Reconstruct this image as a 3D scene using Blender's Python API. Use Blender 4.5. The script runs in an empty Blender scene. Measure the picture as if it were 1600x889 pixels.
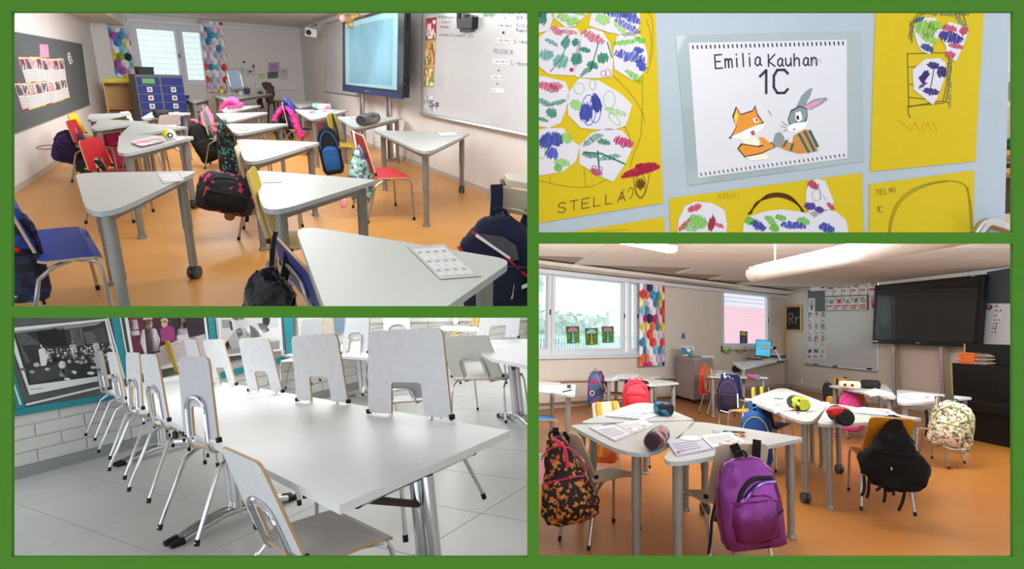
import bpy, bmesh, math, random
from mathutils import Vector as V, Matrix as MX, Euler, noise as NZ
import numpy as np
random.seed(7)
# ---------------------------------------------------------------- camera, world, lamps, exposure
SC = bpy.context.scene
COL = SC.collection
F, CX, CY = 950.0, 800.0, 444.5                 # focal length and centre in pixels of the 1600 x 889 frame
cam = bpy.data.cameras.new('camera'); camo = bpy.data.objects.new('camera', cam); COL.objects.link(camo)
cam.sensor_fit = 'HORIZONTAL'; cam.sensor_width = 36.0; cam.lens = 36.0*F/1600.0
cam.clip_start = .05; cam.clip_end = 200
camo.rotation_euler = (math.pi/2, 0, 0); SC.camera = camo
W = bpy.data.worlds.new('world'); SC.world = W; W.use_nodes = True
W.node_tree.nodes['Background'].inputs[0].default_value = (.93, .97, 1, 1)
W.node_tree.nodes['Background'].inputs[1].default_value = 1.45
SC.view_settings.view_transform = 'Standard'; SC.view_settings.look = 'None'
SC.view_settings.exposure = 0.0; SC.view_settings.gamma = 1.0

class Room:
    """A room seen from the camera: its own up direction and eye height; metres, x right, y ahead, z up, floor z=0."""
    def __init__(s, m, y0, H):
        n = V((m, y0/F, 1)).normalized(); f = (V((0,1,0))-n*n.y).normalized(); x = f.cross(n)
        s.R = MX((x, f, n)).transposed(); s.H = H; s.O = V((0,0,H))
        s.M = s.R.to_4x4() @ MX.Translation((0,0,-H)); s.clip = []
    def d(s, px, py): return s.R.transposed() @ V(((px-CX)/F, 1, (CY-py)/F))
    def fl(s, px, py, h=0.0):
        d = s.d(px, py); return s.O + d*((h-s.H)/d.z)
    def pl(s, px, py, P, N):
        d = s.d(px, py); return s.O + d*((P-s.O).dot(N)/d.dot(N))
    def at(s, px, py, ref, off=0.0):            # point of a pixel at the viewing depth of ref
        d = s.d(px, py); c = s.R.transposed() @ V((0,1,0))
        return s.O + d*((ref-s.O).dot(c)+off)/d.dot(c)
    def dep(s, ref): return (ref-s.O).dot(s.R.transposed() @ V((0,1,0)))
    def px(s, p):
        w = s.M @ p; return (CX+F*w.x/w.y, CY-F*w.z/w.y)
R1 = Room(.03, -321.65, 1.40)
R3 = Room(-.10, -6.5, 1.45)
R4 = Room(.02, 72.0, 1.50)
R2 = Room(0, 0, 1.50)

def lamp(room, loc, sx, sy, power, col=(1,.96,.9), rot=(0,0,0)):
    l = bpy.data.lights.new('ceiling_or_fill_lamp', 'AREA'); l.shape = 'RECTANGLE'; l.size = sx; l.size_y = sy
    l.energy = power; l.color = col
    o = bpy.data.objects.new('ceiling_or_fill_lamp', l); COL.objects.link(o)
    o.matrix_world = room.M @ MX.Translation(loc) @ Euler(rot).to_matrix().to_4x4(); return o
for x, y, e in ((.1,2.6,15), (-1.5,5.4,22), (-3.2,8.4,34), (-4.9,11.3,95)): lamp(R1, (x, y, 2.56), 2.2, 1.0, e, (.94,.97,1))
lamp(R1, (-1.2, 4.6, 2.35), 2.4, .5, 82, (.92,.96,1), (math.radians(97), 0, math.radians(20))); lamp(R1, (-3.6, 8.6, 2.42), 2.4, .4, 125, (.92,.96,1), (math.radians(95), 0, math.radians(20)))  # added unseen fill lights, turned forward to brighten the back wall
lamp(R3, (-1.8, 5.2, 1.62), 2.0, .8, 20, (1,.99,.97)); lamp(R3, (-2.6, 8.0, 2.35), 3.0, 1.2, 50, (1,.99,.97)); lamp(R3, (-1.0, 11.0, 2.5), 3.0, 1.2, 60, (1,.99,.97))
for x, y, e in ((1.2,3.2,4), (2.4,6.0,14), (3.0,7.9,30), (7.4,7.4,45)): lamp(R4, (x, y, 2.70), 2.0, .8, e, (.97,.98,1))
lamp(R4, (2.6, 6.0, 2.6), 2.2, .3, 120, (.97,.98,1), (math.radians(112), 0, math.radians(-10))); lamp(R4, (5.2, 6.2, 2.6), 2.2, .3, 130, (.97,.98,1), (math.radians(100), 0, math.radians(-10))); lamp(R4, (1.2, 6.6, 2.45), 1.2, .5, 60, (.97,.98,1), (math.radians(80), 0, math.radians(20)))  # added fill lights out of view, tilted at far walls, ceiling and duct
lamp(R2, (.45, 1.15, 2.35), .4, .3, 2.2, (1,.99,.97), (math.radians(20), 0, 0))  # added fill above the notice wall, makes its left side brighter

# ---------------------------------------------------------------- materials
MATS = {}
def lin(c):
    return tuple(((v/255+.055)/1.055)**2.4 if v > 10 else v/255/12.92 for v in c)+(1,)
def M(key, rgb=None, rough=.5, metal=0, var=.035, scale=18, bump=0, emit=0, trans=0, coat=0):
    if key in MATS: return MATS[key]
    m = bpy.data.materials.new(key); m.use_nodes = True; MATS[key] = m
    nt = m.node_tree; b = nt.nodes['Principled BSDF']; c = lin(rgb)
    b.inputs['Roughness'].default_value = rough; b.inputs['Metallic'].default_value = metal; b.inputs['Specular IOR Level'].default_value = .35
    if trans: b.inputs['Transmission Weight'].default_value = trans
    if coat: b.inputs['Coat Weight'].default_value = coat
    tc = nt.nodes.new('ShaderNodeTexCoord'); n = nt.nodes.new('ShaderNodeTexNoise')
    n.inputs['Scale'].default_value = scale; n.inputs['Detail'].default_value = 4
    nt.links.new(tc.outputs['Object'], n.inputs['Vector'])
    r = nt.nodes.new('ShaderNodeValToRGB')
    r.color_ramp.elements[0].color = tuple(v*(1-var) for v in c[:3])+(1,)
    r.color_ramp.elements[1].color = tuple(min(1, v*(1+var)) for v in c[:3])+(1,)
    r.color_ramp.elements[0].position = .3; r.color_ramp.elements[1].position = .7
    nt.links.new(n.outputs['Fac'], r.inputs['Fac']); nt.links.new(r.outputs['Color'], b.inputs['Base Color'])
    if bump:
        bp = nt.nodes.new('ShaderNodeBump'); bp.inputs['Strength'].default_value = bump; bp.inputs['Distance'].default_value = .01
        nt.links.new(n.outputs['Fac'], bp.inputs['Height']); nt.links.new(bp.outputs['Normal'], b.inputs['Normal'])
    if emit:
        b.inputs['Emission Strength'].default_value = emit; nt.links.new(r.outputs['Color'], b.inputs['Emission Color'])
    return m
def MP(key, cols, scale=20, rough=.7, metal=0, seed=0):
    """printed cloth: patches of several colours"""
    if key in MATS: return MATS[key]
    m = bpy.data.materials.new(key); m.use_nodes = True; MATS[key] = m
    nt = m.node_tree; b = nt.nodes['Principled BSDF']; b.inputs['Roughness'].default_value = rough; b.inputs['Metallic'].default_value = metal
    tc = nt.nodes.new('ShaderNodeTexCoord'); mp = nt.nodes.new('ShaderNodeMapping'); mp.inputs['Location'].default_value = (seed, seed*2, 0)
    v = nt.nodes.new('ShaderNodeTexVoronoi'); v.inputs['Scale'].default_value = scale
    r = nt.nodes.new('ShaderNodeValToRGB'); r.color_ramp.interpolation = 'CONSTANT'
    sp = nt.nodes.new('ShaderNodeSeparateColor')
    nt.links.new(tc.outputs['Object'], mp.inputs[0]); nt.links.new(mp.outputs[0], v.inputs['Vector'])
    nt.links.new(v.outputs['Color'], sp.inputs[0]); nt.links.new(sp.outputs[0], r.inputs['Fac'])
    e = r.color_ramp.elements
    while len(e) < len(cols): e.new(.5)
    for i, c in enumerate(cols): e[i].position = i/len(cols)
    for i, c in enumerate(cols): e[i].color = lin(c)
    nt.links.new(r.outputs['Color'], b.inputs['Base Color']); return m
C = {}
def cm(rgb, rough=.55, **k):
    key = 'paint_%d_%d_%d_%d' % (*rgb, int(rough*100))
    return M(key, rgb, rough, **k)

# ---------------------------------------------------------------- mesh builder
class B:
    def __init__(s): s.v = []; s.f = []; s.m = []
    def add(s, vs, fs, m=0):
        o = len(s.v); s.v += [V(p) for p in vs]
        for f in fs: s.f.append([i+o for i in f]); s.m.append(m)
        return s
    def prism(s, bot, off, m=0, ms=None, mb=None):
        """polygon (list of points) pushed along off; the pushed face carries m, the rest ms"""
        n = len(bot); off = V(off); ms = m if ms is None else ms
        o = len(s.v); s.v += [V(p) for p in bot]+[V(p)+off for p in bot]
        s.f.append([o+n-1-i for i in range(n)]); s.m.append(ms if mb is None else mb)
        s.f.append([o+n+i for i in range(n)]); s.m.append(m)
        for i in range(n):
            j = (i+1) % n; s.f.append([o+i, o+j, o+n+j, o+n+i]); s.m.append(ms)
        return s
    def box(s, c, d, rot=None, m=0):
        c = V(c); h = [x/2 for x in d]
        vs = [V((x*h[0], y*h[1], z*h[2])) for z in (-1,1) for y in (-1,1) for x in (-1,1)]
        if rot is not None:
            r = Euler(rot).to_matrix(); vs = [r @ p for p in vs]
        return s.add([p+c for p in vs], [(0,2,3,1),(4,5,7,6),(0,1,5,4),(2,6,7,3),(0,4,6,2),(1,3,7,5)], m)
    def tube(s, pts, r, n=8, m=0, flat=1.0):
        pts = [V(p) for p in pts]; rs = r if isinstance(r, (list, tuple)) else [r]*len(pts)
        rings = []; a = None
        for i, p in enumerate(pts):
            t = (pts[min(i+1, len(pts)-1)]-pts[max(i-1, 0)])
            t = t.normalized() if t.length > 1e-9 else V((0,0,1))
            if a is None:
                a = t.cross(V((0,0,1)) if abs(t.z) < .9 else V((1,0,0))).normalized()
            else:
                a = (a-t*a.dot(t)).normalized()
            b = t.cross(a)
            rings.append([p+a*math.cos(2*math.pi*k/n)*rs[i]+b*math.sin(2*math.pi*k/n)*rs[i]*flat for k in range(n)])
        return s.loft(rings, m)
    def loft(s, rings, m=0, caps=True):
        n = len(rings[0]); o = len(s.v)
        for r in rings: s.v += [V(p) for p in r]
        for i in range(len(rings)-1):
            for k in range(n):
                l = (k+1) % n
                s.f.append([o+i*n+k, o+i*n+l, o+(i+1)*n+l, o+(i+1)*n+k]); s.m.append(m)
        if caps:
            s.f.append([o+n-1-k for k in range(n)]); s.m.append(m)
            e = o+(len(rings)-1)*n; s.f.append([e+k for k in range(n)]); s.m.append(m)
        return s
    def ell(s, c, r, nu=12, nv=7, m=0, rot=None):
        c = V(c); R = Euler(rot).to_matrix() if rot else MX.Identity(3)
        rings = []
        for i in range(nv+1):
            t = math.pi*(i/nv-.5); cz = max(math.cos(t), .03)
            rings.append([c+R @ V((r[0]*cz*math.cos(2*math.pi*k/nu), r[1]*cz*math.sin(2*math.pi*k/nu), r[2]*math.sin(t))) for k in range(nu)])
        return s.loft(rings, m)
    def ribbon(s, pts, wv, th, m=0):
        """flat strap along pts; wv half-width vector (or one per point), th thickness vector"""
        pts = [V(p) for p in pts]; ws = wv if isinstance(wv, list) else [wv]*len(pts); th = V(th)
        return s.loft([[p-V(w), p+V(w), p+V(w)+th, p-V(w)+th] for p, w in zip(pts, ws)], m)
STUFFY = ('handwriting','leaf_scribble','flower_scribble','pencil_lines','violet_scribble','berry_scribble','stem_stroke','pencil_strokes','lantern_outline','grey_hatching','orange_name','mushroom_cap','mushroom_stem','pencil_arch','basket_handle','print','writing','print_lines','coloured_print','counting_squares','picture_print','whiskers','card','pencil_name','pencil_name_end','written_name','class_mark','screws')
INFO = {}                                        # thing -> (room, matrix from thing to room)
NAMES = None
def setp(o, label=None, cat=None, group=None, kind=None):
    if label: o['label'] = label
    if cat: o['category'] = cat
    if group: o['group'] = group
    if kind: o['kind'] = kind
def thing(name, label, cat, room, loc, yaw=0.0, group=None, mat=None):
    o = bpy.data.objects.new(name, None); COL.objects.link(o); o.empty_display_size = .05
    L = mat if mat is not None else MX.Translation(loc) @ MX.Rotation(yaw, 4, 'Z')
    o.matrix_world = room.M @ L; INFO[o] = (room, L); setp(o, label, cat, group); return o
def meshdata(name, b, mats, smooth, inv=None, bevel=0):
    me = bpy.data.meshes.new(name)
    vs = [inv @ p for p in b.v] if inv is not None else b.v
    me.from_pydata([tuple(p) for p in vs], [], b.f)
    for m in mats: me.materials.append(m)
    for p, i in zip(me.polygons, b.m): p.material_index = i
    bm = bmesh.new(); bm.from_mesh(me)
    if bevel:
        bmesh.ops.remove_doubles(bm, verts=bm.verts, dist=1e-6)
        es = [e for e in bm.edges if len(e.link_faces) == 2 and e.calc_face_angle(0) > .6]
        bmesh.ops.bevel(bm, geom=es, offset=bevel, segments=2, affect='EDGES', profile=.5)
    bmesh.ops.recalc_face_normals(bm, faces=bm.faces)
    bm.to_mesh(me); bm.free()
    if smooth:
        for p in me.polygons: p.use_smooth = True
        me.set_sharp_from_angle(angle=math.radians(smooth if smooth > 1 else 40))
    return me
def part(name, b, mats, parent, local=False, smooth=0, bevel=0, label=None, kind=None):
    """mesh child of a thing or of a part; vertices given in room coordinates unless local"""
    if not isinstance(mats, (list, tuple)): mats = [mats]
    p = parent
    while p not in INFO: p = p.parent
    room, L = INFO[p]
    o = bpy.data.objects.new(name, meshdata(name, b, mats, smooth, None if local else L.inverted(), bevel))
    COL.objects.link(o); o.parent = parent; setp(o, label, None, None, kind or ('stuff' if name in STUFFY else None)); return o
def single(name, label, cat, b, mats, room, group=None, kind=None, smooth=0, bevel=0):
    """a thing (or a piece of the setting) that is one mesh, given in room coordinates"""
    if not isinstance(mats, (list, tuple)): mats = [mats]
    n = len(b.v); lo = V([min(p[i] for p in b.v) for i in range(3)]); hi = V([max(p[i] for p in b.v) for i in range(3)])
    L = MX.Translation(((lo.x+hi.x)/2, (lo.y+hi.y)/2, lo.z))
    o = bpy.data.objects.new(name, meshdata(name, b, mats, smooth, L.inverted(), bevel)); COL.objects.link(o)
    o.matrix_world = room.M @ L; INFO[o] = (room, L); setp(o, label, cat, group, kind); return o
def struct(name, b, mats, room, **k): return single(name, None, None, b, mats, room, kind='structure', **k)

def rpoly(pts, r, n=5):
    """corners rounded; r one radius or one per corner"""
    out = []; N = len(pts)
    for i, p in enumerate(pts):
        a, c = V(pts[i-1])-V(p), V(pts[(i+1) % N])-V(p); q = r[i] if isinstance(r, (list, tuple)) else r
        ang = a.angle(c); t = min(q/math.tan(ang/2), a.length*.45, c.length*.45)
        p0, p1 = V(p)+a.normalized()*t, V(p)+c.normalized()*t
        for k in range(n+1):
            u = k/n; out.append(p0*(1-u)**2+V(p)*2*u*(1-u)+p1*u*u)
    return out
def rrect(w, h, r, n=3): return rpoly([V((-w/2,-h/2,0)), V((w/2,-h/2,0)), V((w/2,h/2,0)), V((-w/2,h/2,0))], r, n)
def smooth_path(pts, it=2):
    pts = [V(p) for p in pts]
    for _ in range(it):
        q = [pts[0]]
        for a, b in zip(pts, pts[1:]): q += [a*.75+b*.25, a*.25+b*.75]
        pts = q+[pts[-1]]
    return pts

class Wall:
    """a vertical plane through two floor points a, b (room coordinates); n looks at the camera"""
    def __init__(s, room, a, b):
        s.r = room; s.a = V(a); s.u = (V(b)-V(a)); s.u.z = 0; s.L = s.u.length; s.u.normalize()
        s.n = V((-s.u.y, s.u.x, 0))
        if (room.O-s.a).dot(s.n) < 0: s.n = -s.n
    def p(s, u, v, o=0): return s.a+s.u*u+V((0,0,v))+s.n*o
    def q(s, px, py, o=0): return s.r.pl(px, py, s.a+s.n*o, s.n)
    def uv(s, px, py, o=0):
        p = s.q(px, py, o)-s.a; return p.dot(s.u), p.z
    def rect(s, x0, y0, x1, y1, o=0):            # pixel box -> mean u, v limits
        c = [s.uv(x, y, o) for x, y in ((x0,y0),(x1,y0),(x1,y1),(x0,y1))]
        return ((c[0][0]+c[3][0])/2, (c[2][1]+c[3][1])/2, (c[1][0]+c[2][0])/2, (c[0][1]+c[1][1])/2)
    def box(s, b, u0, v0, u1, v1, o0, o1, m=0, ms=None):
        return b.prism([s.p(u0,v0,o0), s.p(u1,v0,o0), s.p(u1,v1,o0), s.p(u0,v1,o0)], s.n*(o1-o0), m, ms)
    def quad(s, b, pts, o0, o1, m=0, ms=None):   # pixel polygon on the plane, given thickness
        return b.prism([s.q(x, y, o1)-s.n*(o1-o0) for x, y in pts], s.n*(o1-o0), m, ms)
    def line(s, pts, wpx, o, b=None, m=0):       # pen stroke: pixel polyline, half-width in pixels
        b = b or B(); P = [V((x, y, 0)) for x, y in pts]
        for i in range(len(P)-1):
            d = P[i+1]-P[i]
            if d.length < .05: continue
            d.normalize(); k = V((-d.y, d.x, 0))*wpx; A, E = P[i]-d*wpx*.6, P[i+1]+d*wpx*.6
            b.add([s.q(t.x, t.y, o) for t in (A-k, E-k, E+k, A+k)], [(0,1,2,3)], m)
        return b
STROKES = {  # single-stroke letters on a 4 x 6 grid, y up
'A':[[(0,0),(2,6),(4,0)],[(.8,2.2),(3.2,2.2)]],'B':[[(0,0),(0,6),(3,6),(3.6,4.6),(3,3.2),(0,3.2)],[(3,3.2),(4,1.6),(3,0),(0,0)]],'C':[[(4,5),(3,6),(1,6),(0,4.5),(0,1.5),(1,0),(3,0),(4,1)]],
'D':[[(0,0),(0,6),(2.5,6),(4,4),(4,2),(2.5,0),(0,0)]],'E':[[(4,6),(0,6),(0,0),(4,0)],[(0,3),(3,3)]],'G':[[(4,5),(3,6),(1,6),(0,4),(0,2),(1,0),(3,0),(4,1.5),(4,3),(2.4,3)]],'I':[[(1,0),(1,6)]],
'K':[[(0,0),(0,6)],[(4,6),(0,2.6),(4,0)]],'L':[[(0,6),(0,0),(3.4,0)]],'M':[[(0,0),(.4,6),(2,2),(3.6,6),(4,0)]],'N':[[(0,0),(0,6),(4,0),(4,6)]],'O':[[(2,0),(.4,1),(0,3),(.4,5),(2,6),(3.6,5),(4,3),(3.6,1),(2,0)]],
'P':[[(0,0),(0,6),(3,6),(4,4.6),(3,3),(0,3)]],'R':[[(0,0),(0,6),(3,6),(4,4.6),(3,3),(0,3)],[(1.6,3),(4,0)]],'S':[[(4,5),(3,6),(1,6),(0,4.6),(1,3.3),(3,2.8),(4,1.4),(3,0),(1,0),(0,1)]],'T':[[(0,6),(4,6)],[(2,6),(2,0)]],
'U':[[(0,6),(0,1.5),(1,0),(3,0),(4,1.5),(4,6)]],'Y':[[(0,6),(2,3),(4,6)],[(2,3),(2,0)]],'Z':[[(0,6),(4,6),(0,0),(4,0)]],
'a':[[(3.4,3.4),(2,4),(.6,3),(.4,1),(1.6,0),(3,.8),(3.4,3.4),(3.2,.8),(4,0)]],'d':[[(3.4,3),(2,4),(.4,2.6),(.6,.4),(2,0),(3.4,1.4)],[(3.4,6),(3.4,0)]],'e':[[(.5,2.2),(3.4,2.2),(3,3.7),(1.6,4),(.4,2.6),(.6,.6),(2,0),(3.4,.6)]],'h':[[(0,6),(0,0)],[(0,2.6),(1.6,4),(3,3.4),(3.2,0)]],
'i':[[(1,4),(1,0)],[(1,5.4),(1,5.8)]],'k':[[(0,6),(0,0)],[(3,4),(0,1.8),(3,0)]],'l':[[(1,6),(1,0)]],'m':[[(0,0),(0,4),(.2,3),(1,4),(1.8,3.6),(2,0),(2,3),(3,4),(3.8,3.6),(4,0)]],'n':[[(0,4),(0,0)],[(0,2.6),(1.6,4),(3,3.4),(3.2,0)]],
'o':[[(1.8,0),(.4,.8),(.2,2.4),(1.4,4),(3,3.2),(3.3,1.4),(1.8,0)]],'p':[[(0,4),(0,-2)],[(0,3),(1.8,4),(3.3,2.6),(2.8,.6),(1.4,0),(0,1)]],'r':[[(0,4),(0,0)],[(0,2.2),(1.4,3.8),(3,3.8)]],'s':[[(3.2,3.5),(1.6,4),(.4,3),(3,1.4),(1.8,0),(.2,.6)]],
't':[[(1.4,6),(1.4,.8),(2.6,0)],[(0,4),(3,4)]],'u':[[(0,4),(.2,.8),(1.6,0),(3,1.4)],[(3.2,4),(3.4,0)]],'y':[[(0,4),(1.6,.6)],[(3.4,4),(.8,-2)]],'v':[[(0,4),(1.6,0),(3.2,4)]],
'0':[[(2,0),(.4,1),(0,3),(.4,5),(2,6),(3.6,5),(4,3),(3.6,1),(2,0)]],'1':[[(.6,4.4),(2.4,6),(2.4,0)]],'2':[[(0,4.8),(1,6),(3,6),(4,4.6),(0,0),(4,0)]],'3':[[(0,5.4),(2,6),(3.6,4.8),(1.6,3.2),(3.8,1.8),(2,0),(0,.8)]],'4':[[(3,0),(3,6),(0,2),(4,2)]],
'5':[[(4,6),(.6,6),(.3,3.4),(2.4,3.8),(4,2),(2.4,0),(0,.6)]],'6':[[(3.4,6),(.6,3),(.4,1),(2,0),(3.6,1.2),(3,3),(.6,2.4)]],'7':[[(0,6),(4,6),(1.4,0)]],'8':[[(2,3.2),(.4,4.6),(2,6),(3.6,4.6),(2,3.2),(.2,1.4),(2,0),(3.8,1.4),(2,3.2)]],'9':[[(3.6,4),(2,3),(.4,4.4),(2,6),(3.6,4.6),(3.2,0)]],
'-':[[(.6,2.6),(3,2.6)]],'/':[[(.6,-.4),(3.4,6.4)]],':':[[(1,3.6),(1,4)],[(1,.4),(1,.8)]],' ':[],'.':[[(1,0),(1.3,0)]],
')':[[(.4,6.4),(2.6,4.6),(2.8,2),(.8,-.2)]]}
def text(w, s, x, y, size, dx=(1,0), up=(0,-1), wpx=.5, o=.004, b=None, gap=1.35, m=0):
    """handwriting on a wall plane: s from pixel (x, y) on, letters size pixels tall, along dx, risen along up"""
    b = b or B(); k = size/6; cx = 0.0
    for ch in s:
        for st in STROKES.get(ch, []):
            w.line([(x+(cx+a)*k*dx[0]+c*k*up[0], y+(cx+a)*k*dx[1]+c*k*up[1]) for a, c in st], wpx, o, b, m)
        cx += (2.6 if ch in 'il1I. :' else 4)*gap
    return b
# ---------------------------------------------------------------- the green wall with its four openings, and the dividers between the rooms
GREEN = M('green_wall_paint', (58,109,20), .95, var=.01)
BOXES = {1:(18,18,824,478.5), 2:(842,18,1583,363), 3:(18,496.5,824,870.5), 4:(842,380.5,1583,870.5)}
def wp(px, py, y): return V(((px-CX)/F*y, y, (CY-py)/F*y))
IDR = Room(0, 0, 0); IDR.M = MX.Identity(4)
fw = B(); X = [-300, 18, 824, 842, 1583, 1900]
def slab(x0, y0, x1, y1):
    # narrower behind, so that the edges of the openings splay away from the room
    fw.prism([wp(a, c, 1.0)+V((0,.006,0)) for a, c in ((x0,y0),(x1,y0),(x1,y1),(x0,y1))], V((0,-.006,0)))
slab(-300,-200,18,1100); slab(1583,-200,1900,1100); slab(824,-200,842,1100)
slab(18,-200,824,18); slab(18,478.5,824,496.5); slab(18,870.5,824,1100)
slab(842,-200,1583,18); slab(842,363,1583,380.5); slab(842,870.5,1583,1100)
struct('wall_front', fw, GREEN, IDR)
# divider wall between the left and the right rooms
dv = B(); pxm = 833; t = .0015
for y0, y1 in ((1.01, 28),):
    dv.add([wp(pxm,-700,y0), wp(pxm,1300,y0), wp(pxm,1300,y1), wp(pxm,-700,y1)], [(0,1,2,3)])
    n = V((1, -(pxm-CX)/F, 0)).normalized()*t
    dv2 = B(); dv2.prism(dv.v, n); dv = dv2
struct('wall_divider', dv, M('divider_white', (225,222,216), .8), IDR)
def planes(x0=None, y0=None, x1=None, y1=None):
    """clip planes through the eye: (normal pointing inside)"""
    o = []
    if x0 is not None: o.append(V((1, -(x0-CX)/F, 0)))
    if x1 is not None: o.append(V((-1, (x1-CX)/F, 0)))
    if y0 is not None: o.append(V((0, (CY-y0)/F, -1)))
    if y1 is not None: o.append(V((0, -(CY-y1)/F, 1)))
    return o
R1.clip = planes(x1=831, y1=485); R3.clip = planes(x1=831, y0=490)
R4.clip = planes(x0=835); R2.clip = planes(x0=836, y1=371)
def fit_clip():
    """cut every room off where its neighbour begins"""
    for o in list(COL.objects):
        if o.type != 'MESH': continue
        p = o
        while p is not None and p not in INFO: p = p.parent
        if p is None: continue
        pls = INFO[p][0].clip
        if not pls: continue
        mw = INFO[p][0].M @ INFO[p][1]
        vs = [mw @ v.co for v in o.data.vertices]; bad = []
        dead = False
        for n in pls:
            ds = [v.dot(n) for v in vs]
            if max(ds) <= 0: dead = True; break
            if min(ds) < 0: bad.append(n)
        if dead:
            if not o.children:
                bpy.data.objects.remove(o); continue
            o.data = bpy.data.meshes.new(o.name); continue
        if bad:
            if o.data.users > 1: o.data = o.data.copy()
            bm = bmesh.new(); bm.from_mesh(o.data); iv = mw.inverted()
            for n in bad:
                co = iv @ V((0,0,0)); no = (mw.to_3x3().transposed() @ n).normalized()
                r = bmesh.ops.bisect_plane(bm, geom=bm.verts[:]+bm.edges[:]+bm.faces[:], plane_co=co, plane_no=no, clear_inner=True)
                ed = [g for g in r['geom_cut'] if isinstance(g, bmesh.types.BMEdge) and g.is_valid]
                if ed: bmesh.ops.holes_fill(bm, edges=ed, sides=0)
            bm.to_mesh(o.data); bm.free()

# ---------------------------------------------------------------- room 1 : shell
LINO = M('linoleum_orange', (204,146,74), .38, var=.05, scale=3)
WALLP = M('wall_paint_white', (230,226,224), .8, var=.02)
CEILP = M('ceiling_paint', (236,234,230), .85, var=.02)
BASE = M('baseboard_grey', (196,186,176), .6)
FRAMEW = M('window_frame_white', (226,230,236), .45, var=.02)
STEEL = M('steel_tube', (176,172,166), .3, metal=.9, var=.04)
CHROME = M('chrome_tube', (218,220,224), .12, metal=1, var=.02)
ALU = M('aluminium_rail', (190,196,200), .35, metal=.7)
def glassmat():
    m = bpy.data.materials.new('window_glass'); m.use_nodes = True; nt = m.node_tree
    b = nt.nodes['Principled BSDF']; nt.nodes.remove(b)
    t = nt.nodes.new('ShaderNodeBsdfTransparent'); g = nt.nodes.new('ShaderNodeBsdfGlossy'); g.inputs['Roughness'].default_value = .03
    t.inputs[0].default_value = (.93,.98,.98,1)
    x = nt.nodes.new('ShaderNodeMixShader'); x.inputs[0].default_value = .05
    nt.links.new(t.outputs[0], x.inputs[1]); nt.links.new(g.outputs[0], x.inputs[2])
    nt.links.new(x.outputs[0], nt.nodes['Material Output'].inputs[0]); return m
GLASS = glassmat()
def toward(a, b, y): return a+(b-a)*((y-a.y)/(b.y-a.y))
a0, a1 = R1.fl(18,306.6), R1.fl(172,199); b1, b0 = R1.fl(479,189.5), R1.fl(764.7,305)
LA, RA = toward(a0, a1, .9), toward(b0, b1, .9)
W1L, W1B, W1R = Wall(R1, LA, a1), Wall(R1, a1, b1), Wall(R1, RA, b1)
HC1 = 2.62
fb = B(); fb.prism([LA-V((.2,0,0)), RA+V((.2,0,0)), b1+V((.2,.2,0)), a1+V((-.3,.3,0))][::-1], V((0,0,-.05)))
struct('floor', fb, LINO, R1)
sb_ = B(); sb_.prism([LA+V((-.2,0,-.12)), RA+V((.2,0,-.12)), b1+V((.2,.2,-.12)), a1+V((-.3,.3,-.12))], V((0,0,.05)))
struct('ceiling', sb_, M('white_soffit', (232,233,232), .9, var=.01), R1)  # dining hall ceiling, added in white to bounce neutral light
struct('wall_left', W1L.box(B(), 0, 0, W1L.L, HC1+.1, 0, -.12), WALLP, R1)
struct('wall_right', W1R.box(B(), 0, 0, W1R.L, HC1+.1, 0, -.12), WALLP, R1)
struct('baseboard_left', W1L.box(B(), 0, 0, W1L.L, .075, 0, .012), BASE, R1)
struct('baseboard_right', W1R.box(B(), 0, 0, W1R.L, .075, 0, .012), BASE, R1)
cb = B(); c0, c1 = LA-V((.2,0,0)), RA+V((.2,0,0)); cb.prism([c0, c1, b1+V((0,.2,0)), a1+V((-.2,.2,0))], V((0,0,.06)))
for i in range(len(cb.v)): cb.v[i].z += HC1
struct('ceiling', cb, CEILP, R1)
def wall_with_hole(name, w, u0, u1, h, hole, mat, room, th=.12):
    a, c, d, e = hole; b = B()
    w.box(b, u0, 0, a, h, -th, 0); w.box(b, d, 0, u1, h, -th, 0); w.box(b, a, 0, d, c, -th, 0); w.box(b, a, e, d, h, -th, 0)
    return struct(name, b, mat, room)
win1 = W1B.rect(211, 40, 324, 133)
wall_with_hole('wall_back', W1B, -.3, W1B.L+.3, HC1+.1, win1, WALLP, R1)
def window(name, w, hole, casements, room, fr=.06, o0=-.10, o1=-.02, sashes=None, handles=True):
    """frame with casements; casements are u limits as fractions"""
    u0, v0, u1, v1 = hole; b = B()
    w.box(b, u0, v0, u1, v0+fr*.6, o0, o1+.04); w.box(b, u0, v1-fr*.5, u1, v1, o0, o1); w.box(b, u0, v0, u0+fr*.5, v1, o0, o1); w.box(b, u1-fr*.5, v0, u1, v1, o0, o1)
    root = struct(name, b, FRAMEW, room)
    for i, (f0, f1) in enumerate(casements):
        x0, x1 = u0+(u1-u0)*f0, u0+(u1-u0)*f1; s = B(); y0, y1 = v0+fr*.6, v1-fr*.5
        w.box(s, x0, y0, x1, y0+fr, o0+.01, o1+.012); w.box(s, x0, y1-fr, x1, y1, o0+.01, o1+.012)
        w.box(s, x0, y0+fr, x0+fr, y1-fr, o0+.01, o1+.012); w.box(s, x1-fr, y0+fr, x1, y1-fr, o0+.01, o1+.012)
        c = part('casement', s, FRAMEW, root)
        part('pane', w.box(B(), x0+fr, y0+fr, x1-fr, y1-fr, o0+.035, o0+.041), GLASS, c)
        if handles:
            h = B(); ym = (y0+y1)/2
            w.box(h, x1-fr*.65, ym-.05, x1-fr*.35, ym+.05, o1+.012, o1+.03); part('window_handle', h, M('handle_dark', (70,70,72), .4), c)
    return root
window('window_1', W1B, win1, ((.02,.62),(.63,.98)), R1, fr=.085)
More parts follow.
